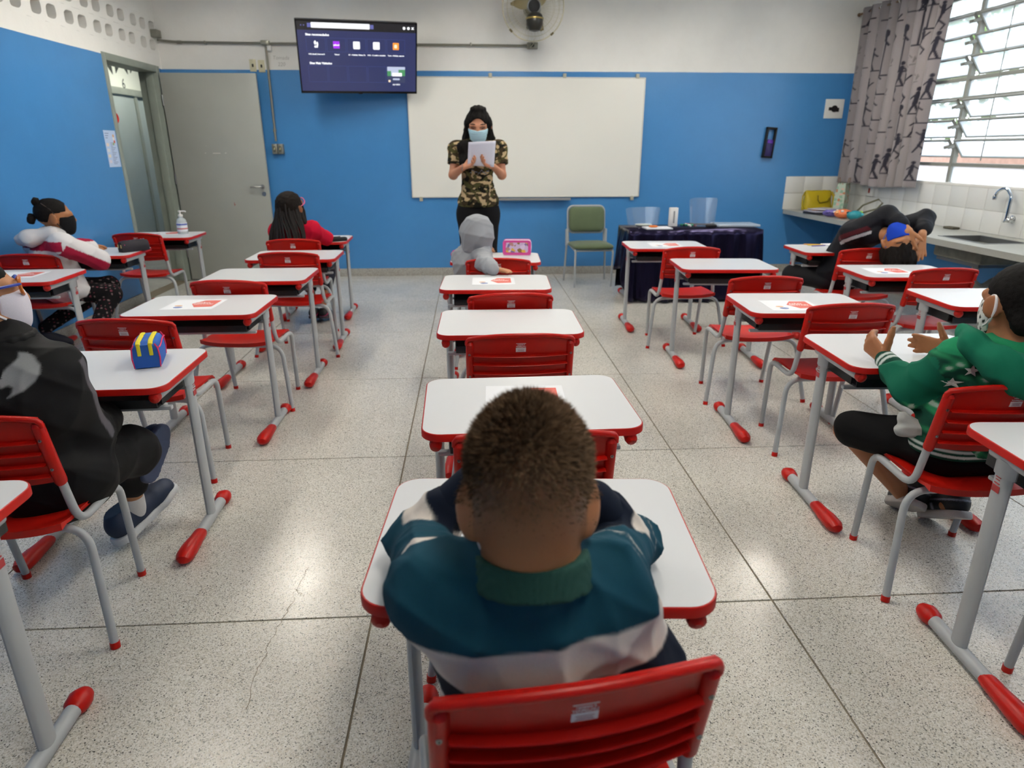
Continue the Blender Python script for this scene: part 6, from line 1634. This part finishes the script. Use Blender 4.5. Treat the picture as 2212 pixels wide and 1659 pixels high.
    S.chain([J['hipR'], J['knR'], A3(J['knR'])+(A3(J['anR'])-A3(J['knR']))*.3], [.095, .082, .072], .03)
    S.chain([J['hipL'], J['knL'], A3(J['knL'])+(A3(J['anL'])-A3(J['knL']))*.56], [.09, .075, .052], .03); S.disp = folds(.0045, 45, 31, 5)
    sdf_obj('trousers', S, .006, M_JACKET, t, lambda P: H3('#09090b'))
    an = A3(J['anL']); sdf_obj('sock', SDF().cone(an+V3(.0, .0, -.01), an+nrm(A3(J['knL'])-an)*.045, .036, .036, .01), .005, M_CLOTH, t, lambda P: H3('#d4d2d0'))
    f_ = nrm(PZ(372, 1058, .13)-an)
    shoe(t, 'shoe', an-f_*.06+V3(0, 0, -.095), PZ(372, 1062, .10), (-.25, -.1, 1), '#1f2c44', '#cdd0d2', label='navy trainer with a white sole', k=1.3)
    h2 = PY(328, 1020, 2.17); shoe(t, 'shoe', h2, PY(356, 935, 2.25), (-.75, .45, .45), '#243352', '#3a4664', label='navy trainer of the crossed leg', k=1.3)
    # mask, glasses
    S = SDF(); head_prims(S, hc, hf, hu, s*1.04, False, False); S.ell(L(0, .31, -.20), (.19*s, .14*s, .22*s), F, .05)
    S.cut(lambda X: -(ly(X)-.12-.12*np.abs(lz(X)+.22))*s); S.cut(lambda X: (lz(X)+.02-.1*ly(X))*s); S.cut(lambda X: -(lz(X)+.58)*s)
    sdf_obj('mask', S, .005, M_MASK, t, lambda P: H3('#d9d4de'))
    for e in (-1, 1): loop_tube('ear_loop', t, [L(e*.325, .16, -.30), L(e*.39, -.0, -.16), L(e*.41, -.11, .0), L(e*.37, -.03, .10)], .0035, M_STRAP)
    M_OR = mat('orange frame', '#c8702a', .3); M_BF = mat('blue frame', '#2c3f9a', .3)
    for e in (-1, 1):
        P = [L(e*(.15+.125*math.cos(a)), .44-.03*abs(math.cos(a)), .07+.11*math.sin(a)) for a in np.linspace(0, 6.283, 17)]
        loop_tube('glasses_rim', t, P, .0045, M_OR if e > 0 else M_BF); loop_tube('glasses_arm', t, [L(e*.27, .42, .10), L(e*.39, .25, .10), L(e*.405, -.04, .08), L(e*.39, -.10, .0)], .004, M_BF)
boy_black()

# ------------------------------------------------------------------ 4. girl in the white jacket by the blue wall
def girl_white():
    hc = PY(120, 468, 4.62); hf, hu = nrm((.86, .48, -.05)), nrm((.05, 0, 1)); s = .222
    J = dict(head=hc, hu=hu, neck=PY(108, 515, 4.60), chest=PY(112, 560, 4.62), belly=PY(122, 610, 4.66), pelvis=V3(-2.80, 4.70, .46),
             shL=PY(80, 530, 4.72), shR=PY(138, 530, 4.50), elR=PY(214, 560, 4.66), elL=V3(-2.88, 4.92, .68), wrR=PY(178, 543, 4.86), wrL=V3(-2.74, 5.0, .68),
             hipL=V3(-2.84, 4.74, .43), hipR=V3(-2.74, 4.66, .43), knR=V3(-2.49, 4.70, .40), knL=V3(-2.60, 4.90, .42), anR=V3(-2.56, 4.52, .16), anL=PZ(98, 708, .16))
    t = person((-2.78, 4.68, 0), 'girl in a white jacket with crimson band and black mask by the blue wall')
    S = SDF(); body_core(S, J, .88, .95, .92); L, F = head_prims(S, hc, hf, hu, s)
    hand_prims(S, J['wrR'], (-.5, .8, .1), (0, 0, -1), (-.5, -.5, 0), .13); hand_prims(S, J['wrL'], (.4, .8, 0), (0, 0, -1), (1, 0, 0), .13)
    sdf_obj('body', S, .006, M_SKIN, t, lambda P: H3('#a06a44'))
    S = SDF(); S.ell(L(0, -.08, .13), (.395*s, .455*s, .40*s), F, .02); S.disp = folds(.0018, 260, 4, 6)
    lz = lambda X: (X-hc)@F[2]/s; ly = lambda X: (X-hc)@F[1]/s
    S.cut(lambda X: np.where(lz(X) > .12, ly(X)-.27, ly(X)+.12+.3*np.clip(.12-lz(X), 0, .5))*s); S.cut(lambda X: -(lz(X)+.34)*s)
    hr = sdf_obj('hair', S, .0055, M_HAIR, t, lambda P: H3('#100c0b'))
    for q in (L(.05, -.42, .42), L(.1, -.60, -.08), L(-.2, -.58, -.05)):
        S = SDF().ell(q, (.115*s, .115*s, .135*s), F); S.disp = folds(.003, 200, 3, 4); sdf_obj('hair_bun', S, .005, M_HAIR, t, lambda P: H3('#100c0b'))
    loop_tube('hair_parting', t, [L(.28, -.30, .40), L(.38, -.08, .22), L(.40, .02, .02)], .003, mat('scalp line', '#3a2c24', .7))
    # jacket with crimson band, hood lying behind the neck
    S = SDF(); top_prims(S, J, .024, .98, 1.1, 1.0, V3(-2.77, 4.67, .45)); S.cone(V3(-2.78, 4.68, .60), V3(-2.64, 4.63, .44), .09, .055, .05); S.cone(V3(-2.86, 4.72, .48), V3(-2.74, 4.62, .48), .10, .10, .05); S.disp = folds(.006, 40, 41, 5)
    Wh, Cr = H3('#d9d7d8'), H3('#9c1236')
    def col(P):
        C = np.broadcast_to(Wh, P.shape).copy()
        tu, du = seg_t(P, J['shR'], J['elR']); a, b = A3(J['shR']), A3(J['elR']); ax = nrm(b-a); rel = P-a-np.outer((P-a)@ax, ax); dn = nrm(np.cross(ax, np.cross(V3(0, 0, -1), ax)))
        v = rel@dn
        sl = (du < .085) & (tu > -.1) & (v > .006) & (v < .075); C[sl] = Cr
        shz = J['shR'][2]
        bk = (P[:, 2] > shz-.035) & (P[:, 2] < shz+.03) & (du > .03) & ~sl & (P[:, 0] < J['shR'][0]+.03); C[bk] = Cr
        return C
    sdf_obj('jacket', S, .0055, M_JACKET, t, col)
    S = SDF(); nk = J['neck']; S.chain([nk+V3(.10, .06, .045), nk+V3(.06, -.07, .04), nk+V3(-.06, -.10, .015), nk+V3(-.16, -.03, -.005), nk+V3(-.10, .09, .03)], [.025, .04, .05, .035, .03], .03); S.disp = folds(.006, 60, 6, 4)
    sdf_obj('hood', S, .0055, M_JACKET, t, lambda P: Wh*.95)
    S = SDF(); S.cone(V3(-2.84, 4.72, .43), V3(-2.74, 4.66, .43), .09, .09, .04)
    for q in 'LR': S.chain([J['hip'+q], J['kn'+q], J['an'+q]], [.080, .062, .045], .03)
    S.disp = folds(.003, 50, 7, 4)
    def lg(P): C = np.broadcast_to(H3('#0e0d10'), P.shape).copy(); n = np.sin(P[:, 0]*110+P[:, 1]*60)*np.sin(P[:, 2]*120+P[:, 1]*90)*np.sin(P[:, 1]*100+2); C[n > .62] = H3('#7d6a6a'); C[n < -.72] = H3('#7a3a48'); return C
    sdf_obj('leggings', S, .006, M_CLOTH, t, lg)
    for q, dx in (('L', -.02), ('R', .05)):
        an = A3(J['an'+q]); sdf_obj('sock', SDF().cone(an+V3(0, 0, -.02), an+nrm(A3(J['kn'+q])-an)*.03, .034, .034, .01), .0055, M_CLOTH, t, lambda P: H3('#8a7074'))
        hl = an+V3(-.03, -.04, -.10 if q == 'L' else -.11); shoe(t, 'shoe', hl, V3(hl[0]+.15, hl[1]+.08, .012), (0, 0, 1), '#151a2c', '#4a4436')
    S = SDF(); head_prims(S, hc, hf, hu, s*1.04, False, False); S.ell(L(0, .31, -.20), (.19*s, .14*s, .22*s), F, .05)
    S.cut(lambda X: -(ly(X)-.06-.12*np.abs(lz(X)+.22))*s); S.cut(lambda X: (lz(X)+.0-.1*ly(X))*s); S.cut(lambda X: -(lz(X)+.60)*s)
    sdf_obj('mask', S, .0055, M_MASK, t, lambda P: H3('#0f0f12'))
    for e in (-1, 1): loop_tube('ear_loop', t, [L(e*.32, .12, -.30), L(e*.40, -.0, -.14), L(e*.40, -.09, .0), L(e*.37, .0, .08)], .0035, M_DARK)
    for e in (-1, 1): sdf_obj('eye', SDF().ell(L(e*.15, .335, .05), (.055*s, .03*s, .028*s), F), .003, M_SHOE, t, lambda P: H3('#120c0a'))
girl_white()

# ------------------------------------------------------------------ 5. girl with long braids in a red top
def girl_red():
    hc = PY(628, 446, 5.30); hf, hu = nrm((.42, .84, .28)), nrm((0, -.28, 1)); s = .225
    J = dict(head=hc, hu=hu, neck=PY(632, 492, 5.30), chest=PY(636, 522, 5.32), belly=PY(640, 560, 5.36), pelvis=V3(-1.31, 5.40, .46),
             shL=PY(598, 500, 5.32), shR=PY(674, 496, 5.34), elL=V3(-1.50, 5.48, .68), elR=PY(704, 514, 5.46), wrL=V3(-1.36, 5.60, .68), wrR=V3(-1.20, 5.62, .68),
             hipL=V3(-1.38, 5.40, .43), hipR=V3(-1.25, 5.40, .43), knL=V3(-1.38, 5.66, .44), knR=V3(-1.18, 5.66, .44), anL=V3(-1.30, 5.42, .15), anR=V3(-1.22, 5.42, .15))
    t = person((-1.31, 5.40, 0), 'girl with long dark braids in a red top seen from behind')
    S = SDF(); body_core(S, J, .9, 1, .95); L, F = head_prims(S, hc, hf, hu, s)
    for w in 'LR': hand_prims(S, J['wr'+w], (.1 if w == 'L' else -.3, .9, 0), (0, 0, -1), (1 if w == 'L' else -1, 0, 0), .13)
    sdf_obj('body', S, .007, M_SKIN, t, lambda P: H3('#8a5536'))
    S = SDF(); S.ell(L(0, -.09, .13), (.41*s, .47*s, .41*s), F, .02); S.disp = folds(.004, 240, 4, 6)
    lz = lambda X: (X-hc)@F[2]/s; ly = lambda X: (X-hc)@F[1]/s
    S.cut(lambda X: np.where(lz(X) > .12, ly(X)-.30, ly(X)-.02)*s); S.cut(lambda X: -(lz(X)+.40)*s)
    sdf_obj('hair', S, .006, M_HAIR, t, lambda P: H3('#17110e'))
    # braids hang from the crown over the back
    R_ = random.Random(9); mb_ = M_HAIR; bm_mat = mat('braid hair', '#17110e', .7, bump=.6, bscale=300)
    for k in range(46):
        a = -2.5+5.0*k/45+R_.uniform(-.04, .04); rr = R_.uniform(.92, 1.08)
        st = L(math.sin(a)*.36*rr, -.09-math.cos(a)*.40*rr, .30-.25*R_.random()); md = L(math.sin(a)*.43*rr, -.10-math.cos(a)*.50*rr, -.15)
        xo = math.sin(a)*.13+R_.uniform(-.012, .012); zb = J['chest'][2]-.10+R_.uniform(-.05, .05)
        side = abs(math.sin(a))
        yo = hc[1]-.085-.035*math.cos(a)+(.03*side)
        p3 = V3(hc[0]+xo*1.0-.03, yo-.01, hc[2]-.20); p4 = V3(hc[0]+xo*.95-.035, yo-.02, zb)
        if a > 1.6: p3, p4 = V3(hc[0]+.105, hc[1]+.0, hc[2]-.16), V3(hc[0]+.11, hc[1]+.0, hc[2]-.22)
        pts = fillet([st, md, p3, p4], .08, 4); n_ = len(pts)
        MB().tube([Vector(p)-Vector(t.location) for p in pts], [.0075*(1 if i < n_-3 else .75)*(1+.18*math.sin(i*2.4)) for i in range(n_)], 6).build('braid', bm_mat, t)
    S = SDF(); top_prims(S, J, .016, .96, .95, 1.0, V3(-1.31, 5.39, .44)); S.cone(V3(-1.37, 5.38, .48), V3(-1.25, 5.38, .48), .10, .10, .05); S.disp = folds(.005, 40, 19, 4)
    sdf_obj('jumper', S, .006, M_CLOTH, t, lambda P: H3('#b0082a'))
    S = SDF(); S.cone(V3(-1.37, 5.40, .43), V3(-1.25, 5.40, .43), .09, .09, .04)
    for q in 'LR': S.chain([J['hip'+q], J['kn'+q], A3(J['kn'+q])+(A3(J['an'+q])-A3(J['kn'+q]))*.6], [.08, .062, .05], .03)
    sdf_obj('trousers', S, .007, M_CLOTH, t, lambda P: H3('#23222c'))
    def shc(P, at, f, u, h0, LL): C = np.broadcast_to(H3('#131316'), P.shape).copy(); y = (P-h0)@f/LL; z = (P-h0)@u; C[np.abs(z-.03-.02*np.sin(y*9)) < .006] = H3('#b03468'); return C
    for q in 'LR': an = A3(J['an'+q]); shoe(t, 'shoe', an+V3(0, -.05, -.11), V3(an[0]+.02, an[1]+.13, .012), (0, 0, 1), shc, '#3a2a34')
    M_PK = mat('pink frame', '#d8648c', .3)
    for e in (-1, 1):
        loop_tube('glasses_rim', t, [L(e*(.16+.12*math.cos(a)), .45-.04*abs(math.cos(a)), .06+.11*math.sin(a)) for a in np.linspace(0, 6.283, 13)], .004, M_PK)
        loop_tube('glasses_arm', t, [L(e*.28, .42, .08), L(e*.40, .2, .07), L(e*.40, -.05, .05)], .0035, M_PK)
girl_red()

# ------------------------------------------------------------------ 6. child in the grey hood reaching back
def child_hood():
    hc = PY(1029, 508, 4.36); hf, hu = nrm((-.25, .95, .0)), nrm((.05, 0, 1)); s = .225
    J = dict(head=hc, hu=hu, neck=PY(1024, 540, 4.37), chest=PY(1016, 565, 4.39), belly=PY(1022, 600, 4.40), pelvis=V3(.10, 4.40, .46),
             shL=PY(998, 556, 4.48), shR=PY(1040, 548, 4.30), elL=V3(-.02, 4.66, .68), elR=PY(1046, 568, 4.10), wrL=V3(.08, 4.72, .68), wrR=PY(1064, 594, 3.905),
             hipL=V3(.03, 4.42, .43), hipR=V3(.16, 4.42, .43), knL=V3(.02, 4.70, .44), knR=V3(.26, 4.70, .44), anL=V3(.05, 4.66, .12), anR=V3(.24, 4.66, .12))
    J['wrR'] = V3(J['wrR'][0], J['wrR'][1], HT+.035)
    t = person((.10, 4.42, 0), 'child in a grey hooded sweatshirt reaching back to the desk behind')
    S = SDF(); body_core(S, J, .86, .95, .9); L, F = head_prims(S, hc, hf, hu, s*.92)
    hand_prims(S, J['wrR'], (.95, -.12, -.12), (0, 0, -1), (0, 1, 0), .118, (.05, .06, .08, .1), .12); hand_prims(S, J['wrL'], (.5, .8, 0), (0, 0, -1), (1, 0, 0), .13)
    sdf_obj('body', S, .0055, M_SKIN, t, lambda P: H3('#b9825e'))
    Gy = H3('#9a9da2')
    S = SDF(); top_prims(S, J, .018, .95, .92, .75, V3(.10, 4.39, .45)); S.cone(V3(.06, 4.39, .50), V3(.15, 4.39, .50), .095, .095, .05); S.disp = folds(.010, 55, 23, 6)
    sdf_obj('sweatshirt', S, .0055, M_CLOTH, t, lambda P: Gy)
    S = SDF(); S.ell(L(0, -.08, .12), (.46*s, .54*s, .48*s), F, .02); S.cone(L(-.05, -.30, .25), L(.0, -.45, .10), .22*s, .16*s, .08); S.cone(L(0, -.16, -.1), L(.02, -.10, -.52), .40*s, .34*s, .05); S.cone(L(.28, .1, .1), L(.25, .05, -.45), .20*s, .18*s, .05); S.cone(L(-.2, .1, .1), L(-.2, .05, -.45), .20*s, .18*s, .05)
    ly = lambda X: (X-hc)@F[1]/s; S.cut(lambda X: (ly(X)-.34)*s); S.disp = folds(.007, 48, 2, 4)
    sdf_obj('hood', S, .0055, M_CLOTH, t, lambda P: Gy*.95)
    e = A3(J['elR'])+(A3(J['wrR'])-A3(J['elR']))*.82; w = A3(J['elR'])+(A3(J['wrR'])-A3(J['elR']))*1.08; sdf_obj('cuff', SDF().cone(e, w, .041, .036, .01), .005, M_CLOTH, t, lambda P: Gy*.9)
    S = SDF(); S.cone(V3(.05, 4.42, .43), V3(.15, 4.42, .43), .085, .085, .04)
    for q in 'LR': S.chain([J['hip'+q], J['kn'+q], J['an'+q]], [.078, .06, .045], .03)
    sdf_obj('trousers', S, .008, M_CLOTH, t, lambda P: H3('#2a2c34'))
    for q in 'LR': an = A3(J['an'+q]); shoe(t, 'shoe', an*[1, 1, 0]+V3(0, -.05, .002), an*[1, 1, 0]+V3(0, .14, .002), (0, 0, 1), '#3a3a44', '#c0c0c0')
    pk = PY(990, 549, 4.50); S = SDF().ell(pk, (.05, .05, .035)); S.disp = folds(.006, 70, 3, 4)
    o = sdf_obj('pink_scarf', S, .005, M_CLOTH, t, lambda P: H3('#c22a84'), 'pink cloth at the child\'s left elbow')
child_hood()

# ------------------------------------------------------------------ 7. boy bending backwards over his chair
def boy_back():
    hc = PY(1938, 524, 4.28); hu = nrm((.10, -.55, -.80)); hf = nrm((-.05, -.80, .58)); s = .220     # crown towards us and down, face to the ceiling
    J = dict(head=hc, hu=hu, neck=V3(2.745, 4.44, .80), chest=V3(2.70, 4.60, .76), belly=V3(2.68, 4.68, .62), pelvis=V3(2.68, 4.72, .47),
             shL=V3(2.60, 4.50, .80), shR=V3(2.88, 4.46, .83), elL=PY(1918, 462, 4.40), elR=PY(1999, 472, 4.40), wrL=PY(1962, 498, 4.22), wrR=PY(1992, 508, 4.24),
             hipL=V3(2.61, 4.72, .44), hipR=V3(2.75, 4.72, .44), knL=V3(2.44, 4.92, .44), knR=V3(2.84, 4.98, .45), anL=V3(2.42, 4.80, .12), anR=V3(2.86, 4.86, .12))
    t = person((2.68, 4.72, 0), 'boy in a navy tracksuit and blue mask bending backwards over his chair')
    S = SDF(); body_core(S, J, .9, 1, .95); L, F = head_prims(S, hc, hf, hu, s)
    hand_prims(S, J['wrL'], (.30, -.1, -.95), (.8, .5, 0), (.2, -1, 0), .15, (.15, .15, .2, .2), .06)
    hand_prims(S, J['wrR'], (.0, -.15, -1), (.1, -1, .1), (-1, 0, 0), .165, (.04, .03, .04, .06), .16, .1, .7)
    sdf_obj('body', S, .0055, M_SKIN, t, lambda P: H3('#a9744e'))
    lz = lambda X: (X-hc)@F[2]/s; ly = lambda X: (X-hc)@F[1]/s
    S = SDF(); S.ell(L(0, -.10, .15), (.42*s, .47*s, .44*s), F, .02); S.cone(L(-.18, -.15, .55), L(.2, -.10, .60), .20*s, .20*s, .08); S.cone(L(-.3, -.2, .3), L(-.25, -.1, .6), .15*s, .08*s, .06); S.disp = folds(.007, 130, 14, 5)
    S.cut(lambda X: np.where(lz(X) > .16, ly(X)-.36, ly(X)+.08)*s); S.cut(lambda X: -(lz(X)+.25)*s)
    sdf_obj('hair', S, .0055, M_HAIR, t, lambda P: H3('#14100e'))
    Nv, Mr, Wh = H3('#0b0d16'), H3('#4a101a'), H3('#b5b4b8')
    S = SDF(); top_prims(S, J, .018, .94, 1.0, .66, V3(2.68, 4.71, .46)); S.cone(V3(2.62, 4.70, .50), V3(2.74, 4.70, .50), .095, .095, .05); S.disp = folds(.005, 44, 33, 5)
    def col(P):
        C = np.broadcast_to(Nv, P.shape).copy()
        v = (P-A3(J['shL']))@nrm((.25, -.35, -.9)); nearsh = np.linalg.norm(P-A3(J['shL'])-V3(.03, -.01, -.02), axis=1) < .12
        C[nearsh & (v > .000) & (v < .030)] = Mr; C[nearsh & (v >= .036) & (v < .056)] = Wh
        return C
    sdf_obj('track_jacket', S, .005, M_JACKET, t, col)
    S = SDF(); S.cone(V3(2.62, 4.72, .43), V3(2.74, 4.72, .43), .09, .09, .04)
    for q in 'LR': S.chain([J['hip'+q], J['kn'+q], J['an'+q]], [.082, .066, .05], .03)
    sdf_obj('trousers', S, .007, M_JACKET, t, lambda P: H3('#0d0e14'))
    for q in 'LR': an = A3(J['an'+q]); shoe(t, 'shoe', an*[1, 1, 0]+V3(0, -.05, .002), an*[1, 1, 0]+V3(0, .15, .002), (0, 0, 1), '#1a1a20', '#3a3a40')
    S = SDF(); head_prims(S, hc, hf, hu, s*1.06, False, False); S.ell(L(0, .31, -.20), (.20*s, .165*s, .25*s), F, .05)
    S.cut(lambda X: -(ly(X)-.08-.12*np.abs(lz(X)+.22))*s); S.cut(lambda X: (lz(X)+.03-.1*ly(X))*s); S.cut(lambda X: -(lz(X)+.60)*s)
    sdf_obj('mask', S, .005, M_MASK, t, lambda P: H3('#1740b4'))
    for e in (-1, 1): loop_tube('ear_loop', t, [L(e*.32, .14, -.28), L(e*.40, .0, -.14), L(e*.41, -.09, .02), L(e*.37, .0, .10)], .0035, mat('blue elastic', '#5a68b0', .7))
    for e in (-1, 1):
        sdf_obj('eye', SDF().ell(L(e*.15, .335, .06), (.055*s, .03*s, .03*s), F), .003, M_SHOE, t, lambda P: H3('#1a0f0a'))
        loop_tube('eyebrow', t, [L(e*.07, .375, .15), L(e*.16, .36, .18), L(e*.25, .30, .15)], .0035, mat('brow hair', '#1a120e', .8))
boy_back()

# ------------------------------------------------------------------ 8. teacher reading from a sheet
def teacher():
    Y = 5.85; hc = PY(1033, 272, Y); hf, hu = nrm((-.05, -.95, -.30)), nrm((0, -.25, 1)); s = .238
    J = dict(head=hc, hu=hu, neck=PY(1032, 312, Y+.03), chest=PY(1032, 345, Y+.03), belly=PY(1033, 392, Y+.02), pelvis=PY(1033, 452, Y+.03),
             shR=PY(986, 322, Y+.03), shL=PY(1078, 322, Y+.03), elR=PY(979, 378, Y-.02), elL=PY(1084, 378, Y-.02), wrR=PY(1000, 362, Y-.20), wrL=PY(1066, 360, Y-.20))
    px0 = J['pelvis']; J.update(hipR=px0+V3(-.085, 0, -.04), hipL=px0+V3(.085, 0, -.04)); fx = px0[0]
    J.update(knR=V3(fx-.085, Y, .47), knL=V3(fx+.085, Y, .47), anR=V3(fx-.085, Y+.03, .09), anL=V3(fx+.085, Y+.03, .09), toeR=V3(fx-.095, Y-.13, .03), toeL=V3(fx+.095, Y-.13, .03))
    t = person((fx, Y, 0), 'woman in a camouflage shirt and light blue mask reading from a sheet of paper')
    S = SDF(); body_core(S, J, .90, 1.05, .95); L, F = head_prims(S, hc, hf, hu, s)
    hand_prims(S, J['wrR'], (.75, -.35, .30), (.1, -.6, .8), (.1, .1, 1), .165, (.45, .45, .5, .5), .04); hand_prims(S, J['wrL'], (-.75, -.35, .30), (-.1, -.6, .8), (-.1, .1, 1), .165, (.45, .45, .5, .5), .04)
    def skin(P):
        C = np.broadcast_to(H3('#b98063'), P.shape).copy(); loc = np.stack([(P-hc)@F[0], (P-hc)@F[1], (P-hc)@F[2]], -1)/s
        for e in (-1, 1): C[(((loc[:, 0]-e*.15)/.095)**2+((loc[:, 2]-.055)/.055)**2 < 1) & (loc[:, 1] > .1)] = H3('#8a5a44')
        return C
    sdf_obj('body', S, .0052, M_SKIN, t, skin)
    for e in (-1, 1):
        loop_tube('eyelashes', t, [L(e*.085, .375, .035), L(e*.15, .375, .02), L(e*.225, .33, .035)], .004, mat('brow hair', '#1a120e', .8)); loop_tube('eyebrow', t, [L(e*.07, .385, .135), L(e*.16, .37, .165), L(e*.255, .30, .135)], .0045, MATS['brow hair'])
    lz = lambda X: (X-hc)@F[2]/s; ly = lambda X: (X-hc)@F[1]/s; lx = lambda X: (X-hc)@F[0]/s
    S = SDF(); S.ell(L(0, -.10, .14), (.42*s, .48*s, .45*s), F, .02); S.ell(L(0, -.02, .56), (.27*s, .18*s, .10*s), F, .03)
    S.cone(L(.32, -.08, .05), L(.40, -.05, -.45), .14*s, .15*s, .05); S.cone(L(-.32, -.08, .05), L(-.40, -.08, -.45), .14*s, .15*s, .05); S.cone(L(0, -.35, -.1), L(0, -.38, -.7), .26*s, .26*s, .06)
    # the long lock on her right falls over the chest
    S.chain([L(-.40, -.05, -.45), PY(1000, 318, Y-.055), PY(1003, 350, Y-.085), PY(1006, 362, Y-.09)], [.036, .042, .036, .022], .04)
    S.chain([L(.40, -.05, -.45), PY(1062, 316, Y+.02)], [.036, .03], .04)
    S.cut(lambda X: -np.sqrt(((lx(X))/.285)**2+((lz(X)+.06)/.385)**2)*.05*1.0+.05-1e3*(ly(X) < .06)); S.disp = folds(.0035, 150, 4, 5, (3, 1, .15))
    sdf_obj('hair', S, .005, M_HAIR, t, lambda P: H3('#0a0706'))
    # camouflage shirt
    S = SDF(); top_prims(S, J, .012, 1.12, 1.2, .02, PY(1033, 432, Y+.02)); bl, hp = A3(J['belly']), PY(1033, 436, Y+.02)
    S.cone(bl-V3(.065, 0, 0), bl+V3(.065, 0, 0), .092, .092, .05); S.cone(hp-V3(.075, 0, 0), hp+V3(.075, 0, 0), .100, .100, .05); S.cone(A3(J['chest'])-V3(.07, .02, 0), A3(J['chest'])+V3(.07, -.02, 0), .098, .098, .05)
    zhem = PY(1033, 446, Y)[2]; S.cut(lambda X: zhem-X[:, 2]); nk = A3(J['neck']); S.cut(lambda X: -(np.linalg.norm(X-nk-V3(0, -.05, .03), axis=1)-.062)); S.disp = folds(.004, 46, 51, 4)
    for q in 'RL':
        e_, s_ = A3(J['el'+q]), A3(J['sh'+q]); ax = nrm(e_-s_); cut_at = s_+(e_-s_)*.60
        S.cut(lambda X, ax=ax, c_=cut_at, s_=s_, e_=e_: np.where((np.linalg.norm(X-e_, axis=1) < .14) & ((np.abs(X[:, 0]-fx)) > .135), (X-c_)@ax, -1))
    def camo(P):
        def n(f, sd): R_ = np.random.RandomState(sd); o = 0; 
        q = P*np.array([1, 1, 1.7])
        def nz(sc, sd):
            R_ = np.random.RandomState(sd); o = np.zeros(len(P))
            for _ in range(7): d = R_.normal(size=3); o += np.sin(q@d*sc+R_.uniform(0, 6.28)+1.2*np.sin(q@R_.normal(size=3)*sc*.7))
            return o/7
        C = np.broadcast_to(H3('#3a3020'), P.shape).copy(); C[nz(42, 1) > .10] = H3('#15150f'); C[nz(40, 2) > .13] = H3('#b09a78'); C[nz(46, 3) > .16] = H3('#4a4728'); return C
    sdf_obj('camouflage_shirt', S, .005, M_CLOTH, t, camo)
    # trousers and shoes
    S = SDF(); pv = A3(J['pelvis']); S.cone(pv+V3(-.07, 0, .03), pv+V3(.07, 0, .03), .100, .100, .04); S.cone(pv+V3(-.075, .02, -.06), pv+V3(.075, .02, -.06), .108, .108, .05)
    for q in 'LR': S.chain([J['hip'+q], J['kn'+q], J['an'+q]], [.098, .070, .055], .03)
    sdf_obj('trousers', S, .007, M_CLOTH, t, lambda P: H3('#111114'))
    for q in 'LR': an = A3(J['an'+q]); shoe(t, 'shoe', an*[1, 1, 0]+V3(0, .06, .002), an*[1, 1, 0]+V3(0, -.19, .002), (0, 0, 1), '#1a1a1c', '#2a2a2a')
    # surgical mask
    S = SDF(); head_prims(S, hc, hf, hu, s*1.05, False, False); S.ell(L(0, .36, -.18), (.21*s, .15*s, .24*s), F, .05)
    S.cut(lambda X: -(ly(X)-.02-.14*np.abs(lz(X)+.25))*s); S.cut(lambda X: (lz(X)+.035)*s); S.cut(lambda X: -(lz(X)+.60)*s); S.disp = lambda X: .0012*np.sin(lz(X)*70)
    sdf_obj('mask', S, .0045, M_MASK, t, lambda P: H3('#a9cbd8'))
    for e in (-1, 1):
        loop_tube('ear_loop', t, [L(e*.33, .10, -.10), L(e*.40, -.02, -.02), L(e*.40, -.05, -.12), L(e*.33, .08, -.30)], .003, M_STRAP)
        S = SDF().ell(L(e*.41, -.01, -.28), (.012, .008, .018)); sdf_obj('earring', S, .003, mat('silver', '#c9c9c9', .2, 1.0), t)
    bw = A3(J['wrR']); MB().tube([Vector(bw+V3(0, 0, 0)+V3(math.cos(a)*.006, math.cos(a)*.028, math.sin(a)*.030))-Vector(t.location) for a in np.linspace(0, 6.283, 17)], .003, 6, caps=False).build('bracelet', MATS['silver'], t)
    # bead trim across the chest
    z0 = PY(1035, 366, Y-.11); bt = MB()
    R_ = random.Random(2)
    for k in range(26): bt.ball(Vector(z0)+Vector((-.085+.17*k/25, -.004+.02*abs(k/25-.5), R_.uniform(-.022, .012)-.02*math.sin(math.pi*k/25)))-Vector(t.location), .005, 6)
    bt.build('bead_trim', MATS['silver'], t)
    # the sheet she holds
    c = [PY(1012, 307, Y-.27), PY(1071, 304, Y-.27), PY(1067, 361, Y-.235), PY(1010, 357, Y-.235)]
    P = np.zeros((9, 9, 3))
    for i in range(9):
        for j in range(9):
            u, v = i/8, j/8; P[i, j] = (c[0]*(1-u)+c[1]*u)*(1-v)+(c[3]*(1-u)+c[2]*u)*v+V3(0, -.012*math.sin(math.pi*u), 0)
    o0 = P.mean((0, 1)); sh = thing('paper_sheet', tuple(o0), 0, 'sheet of paper held up by the teacher in both hands', 'paper')
    o = link('sheet', grid_mesh('sheet', P-o0, np.broadcast_to(H3('#dcdcea'), P.shape), attr_mat('thin paper', .8, 0, .05)), sh); md = o.modifiers.new('thick', 'SOLIDIFY'); md.thickness = .0006
teacher()
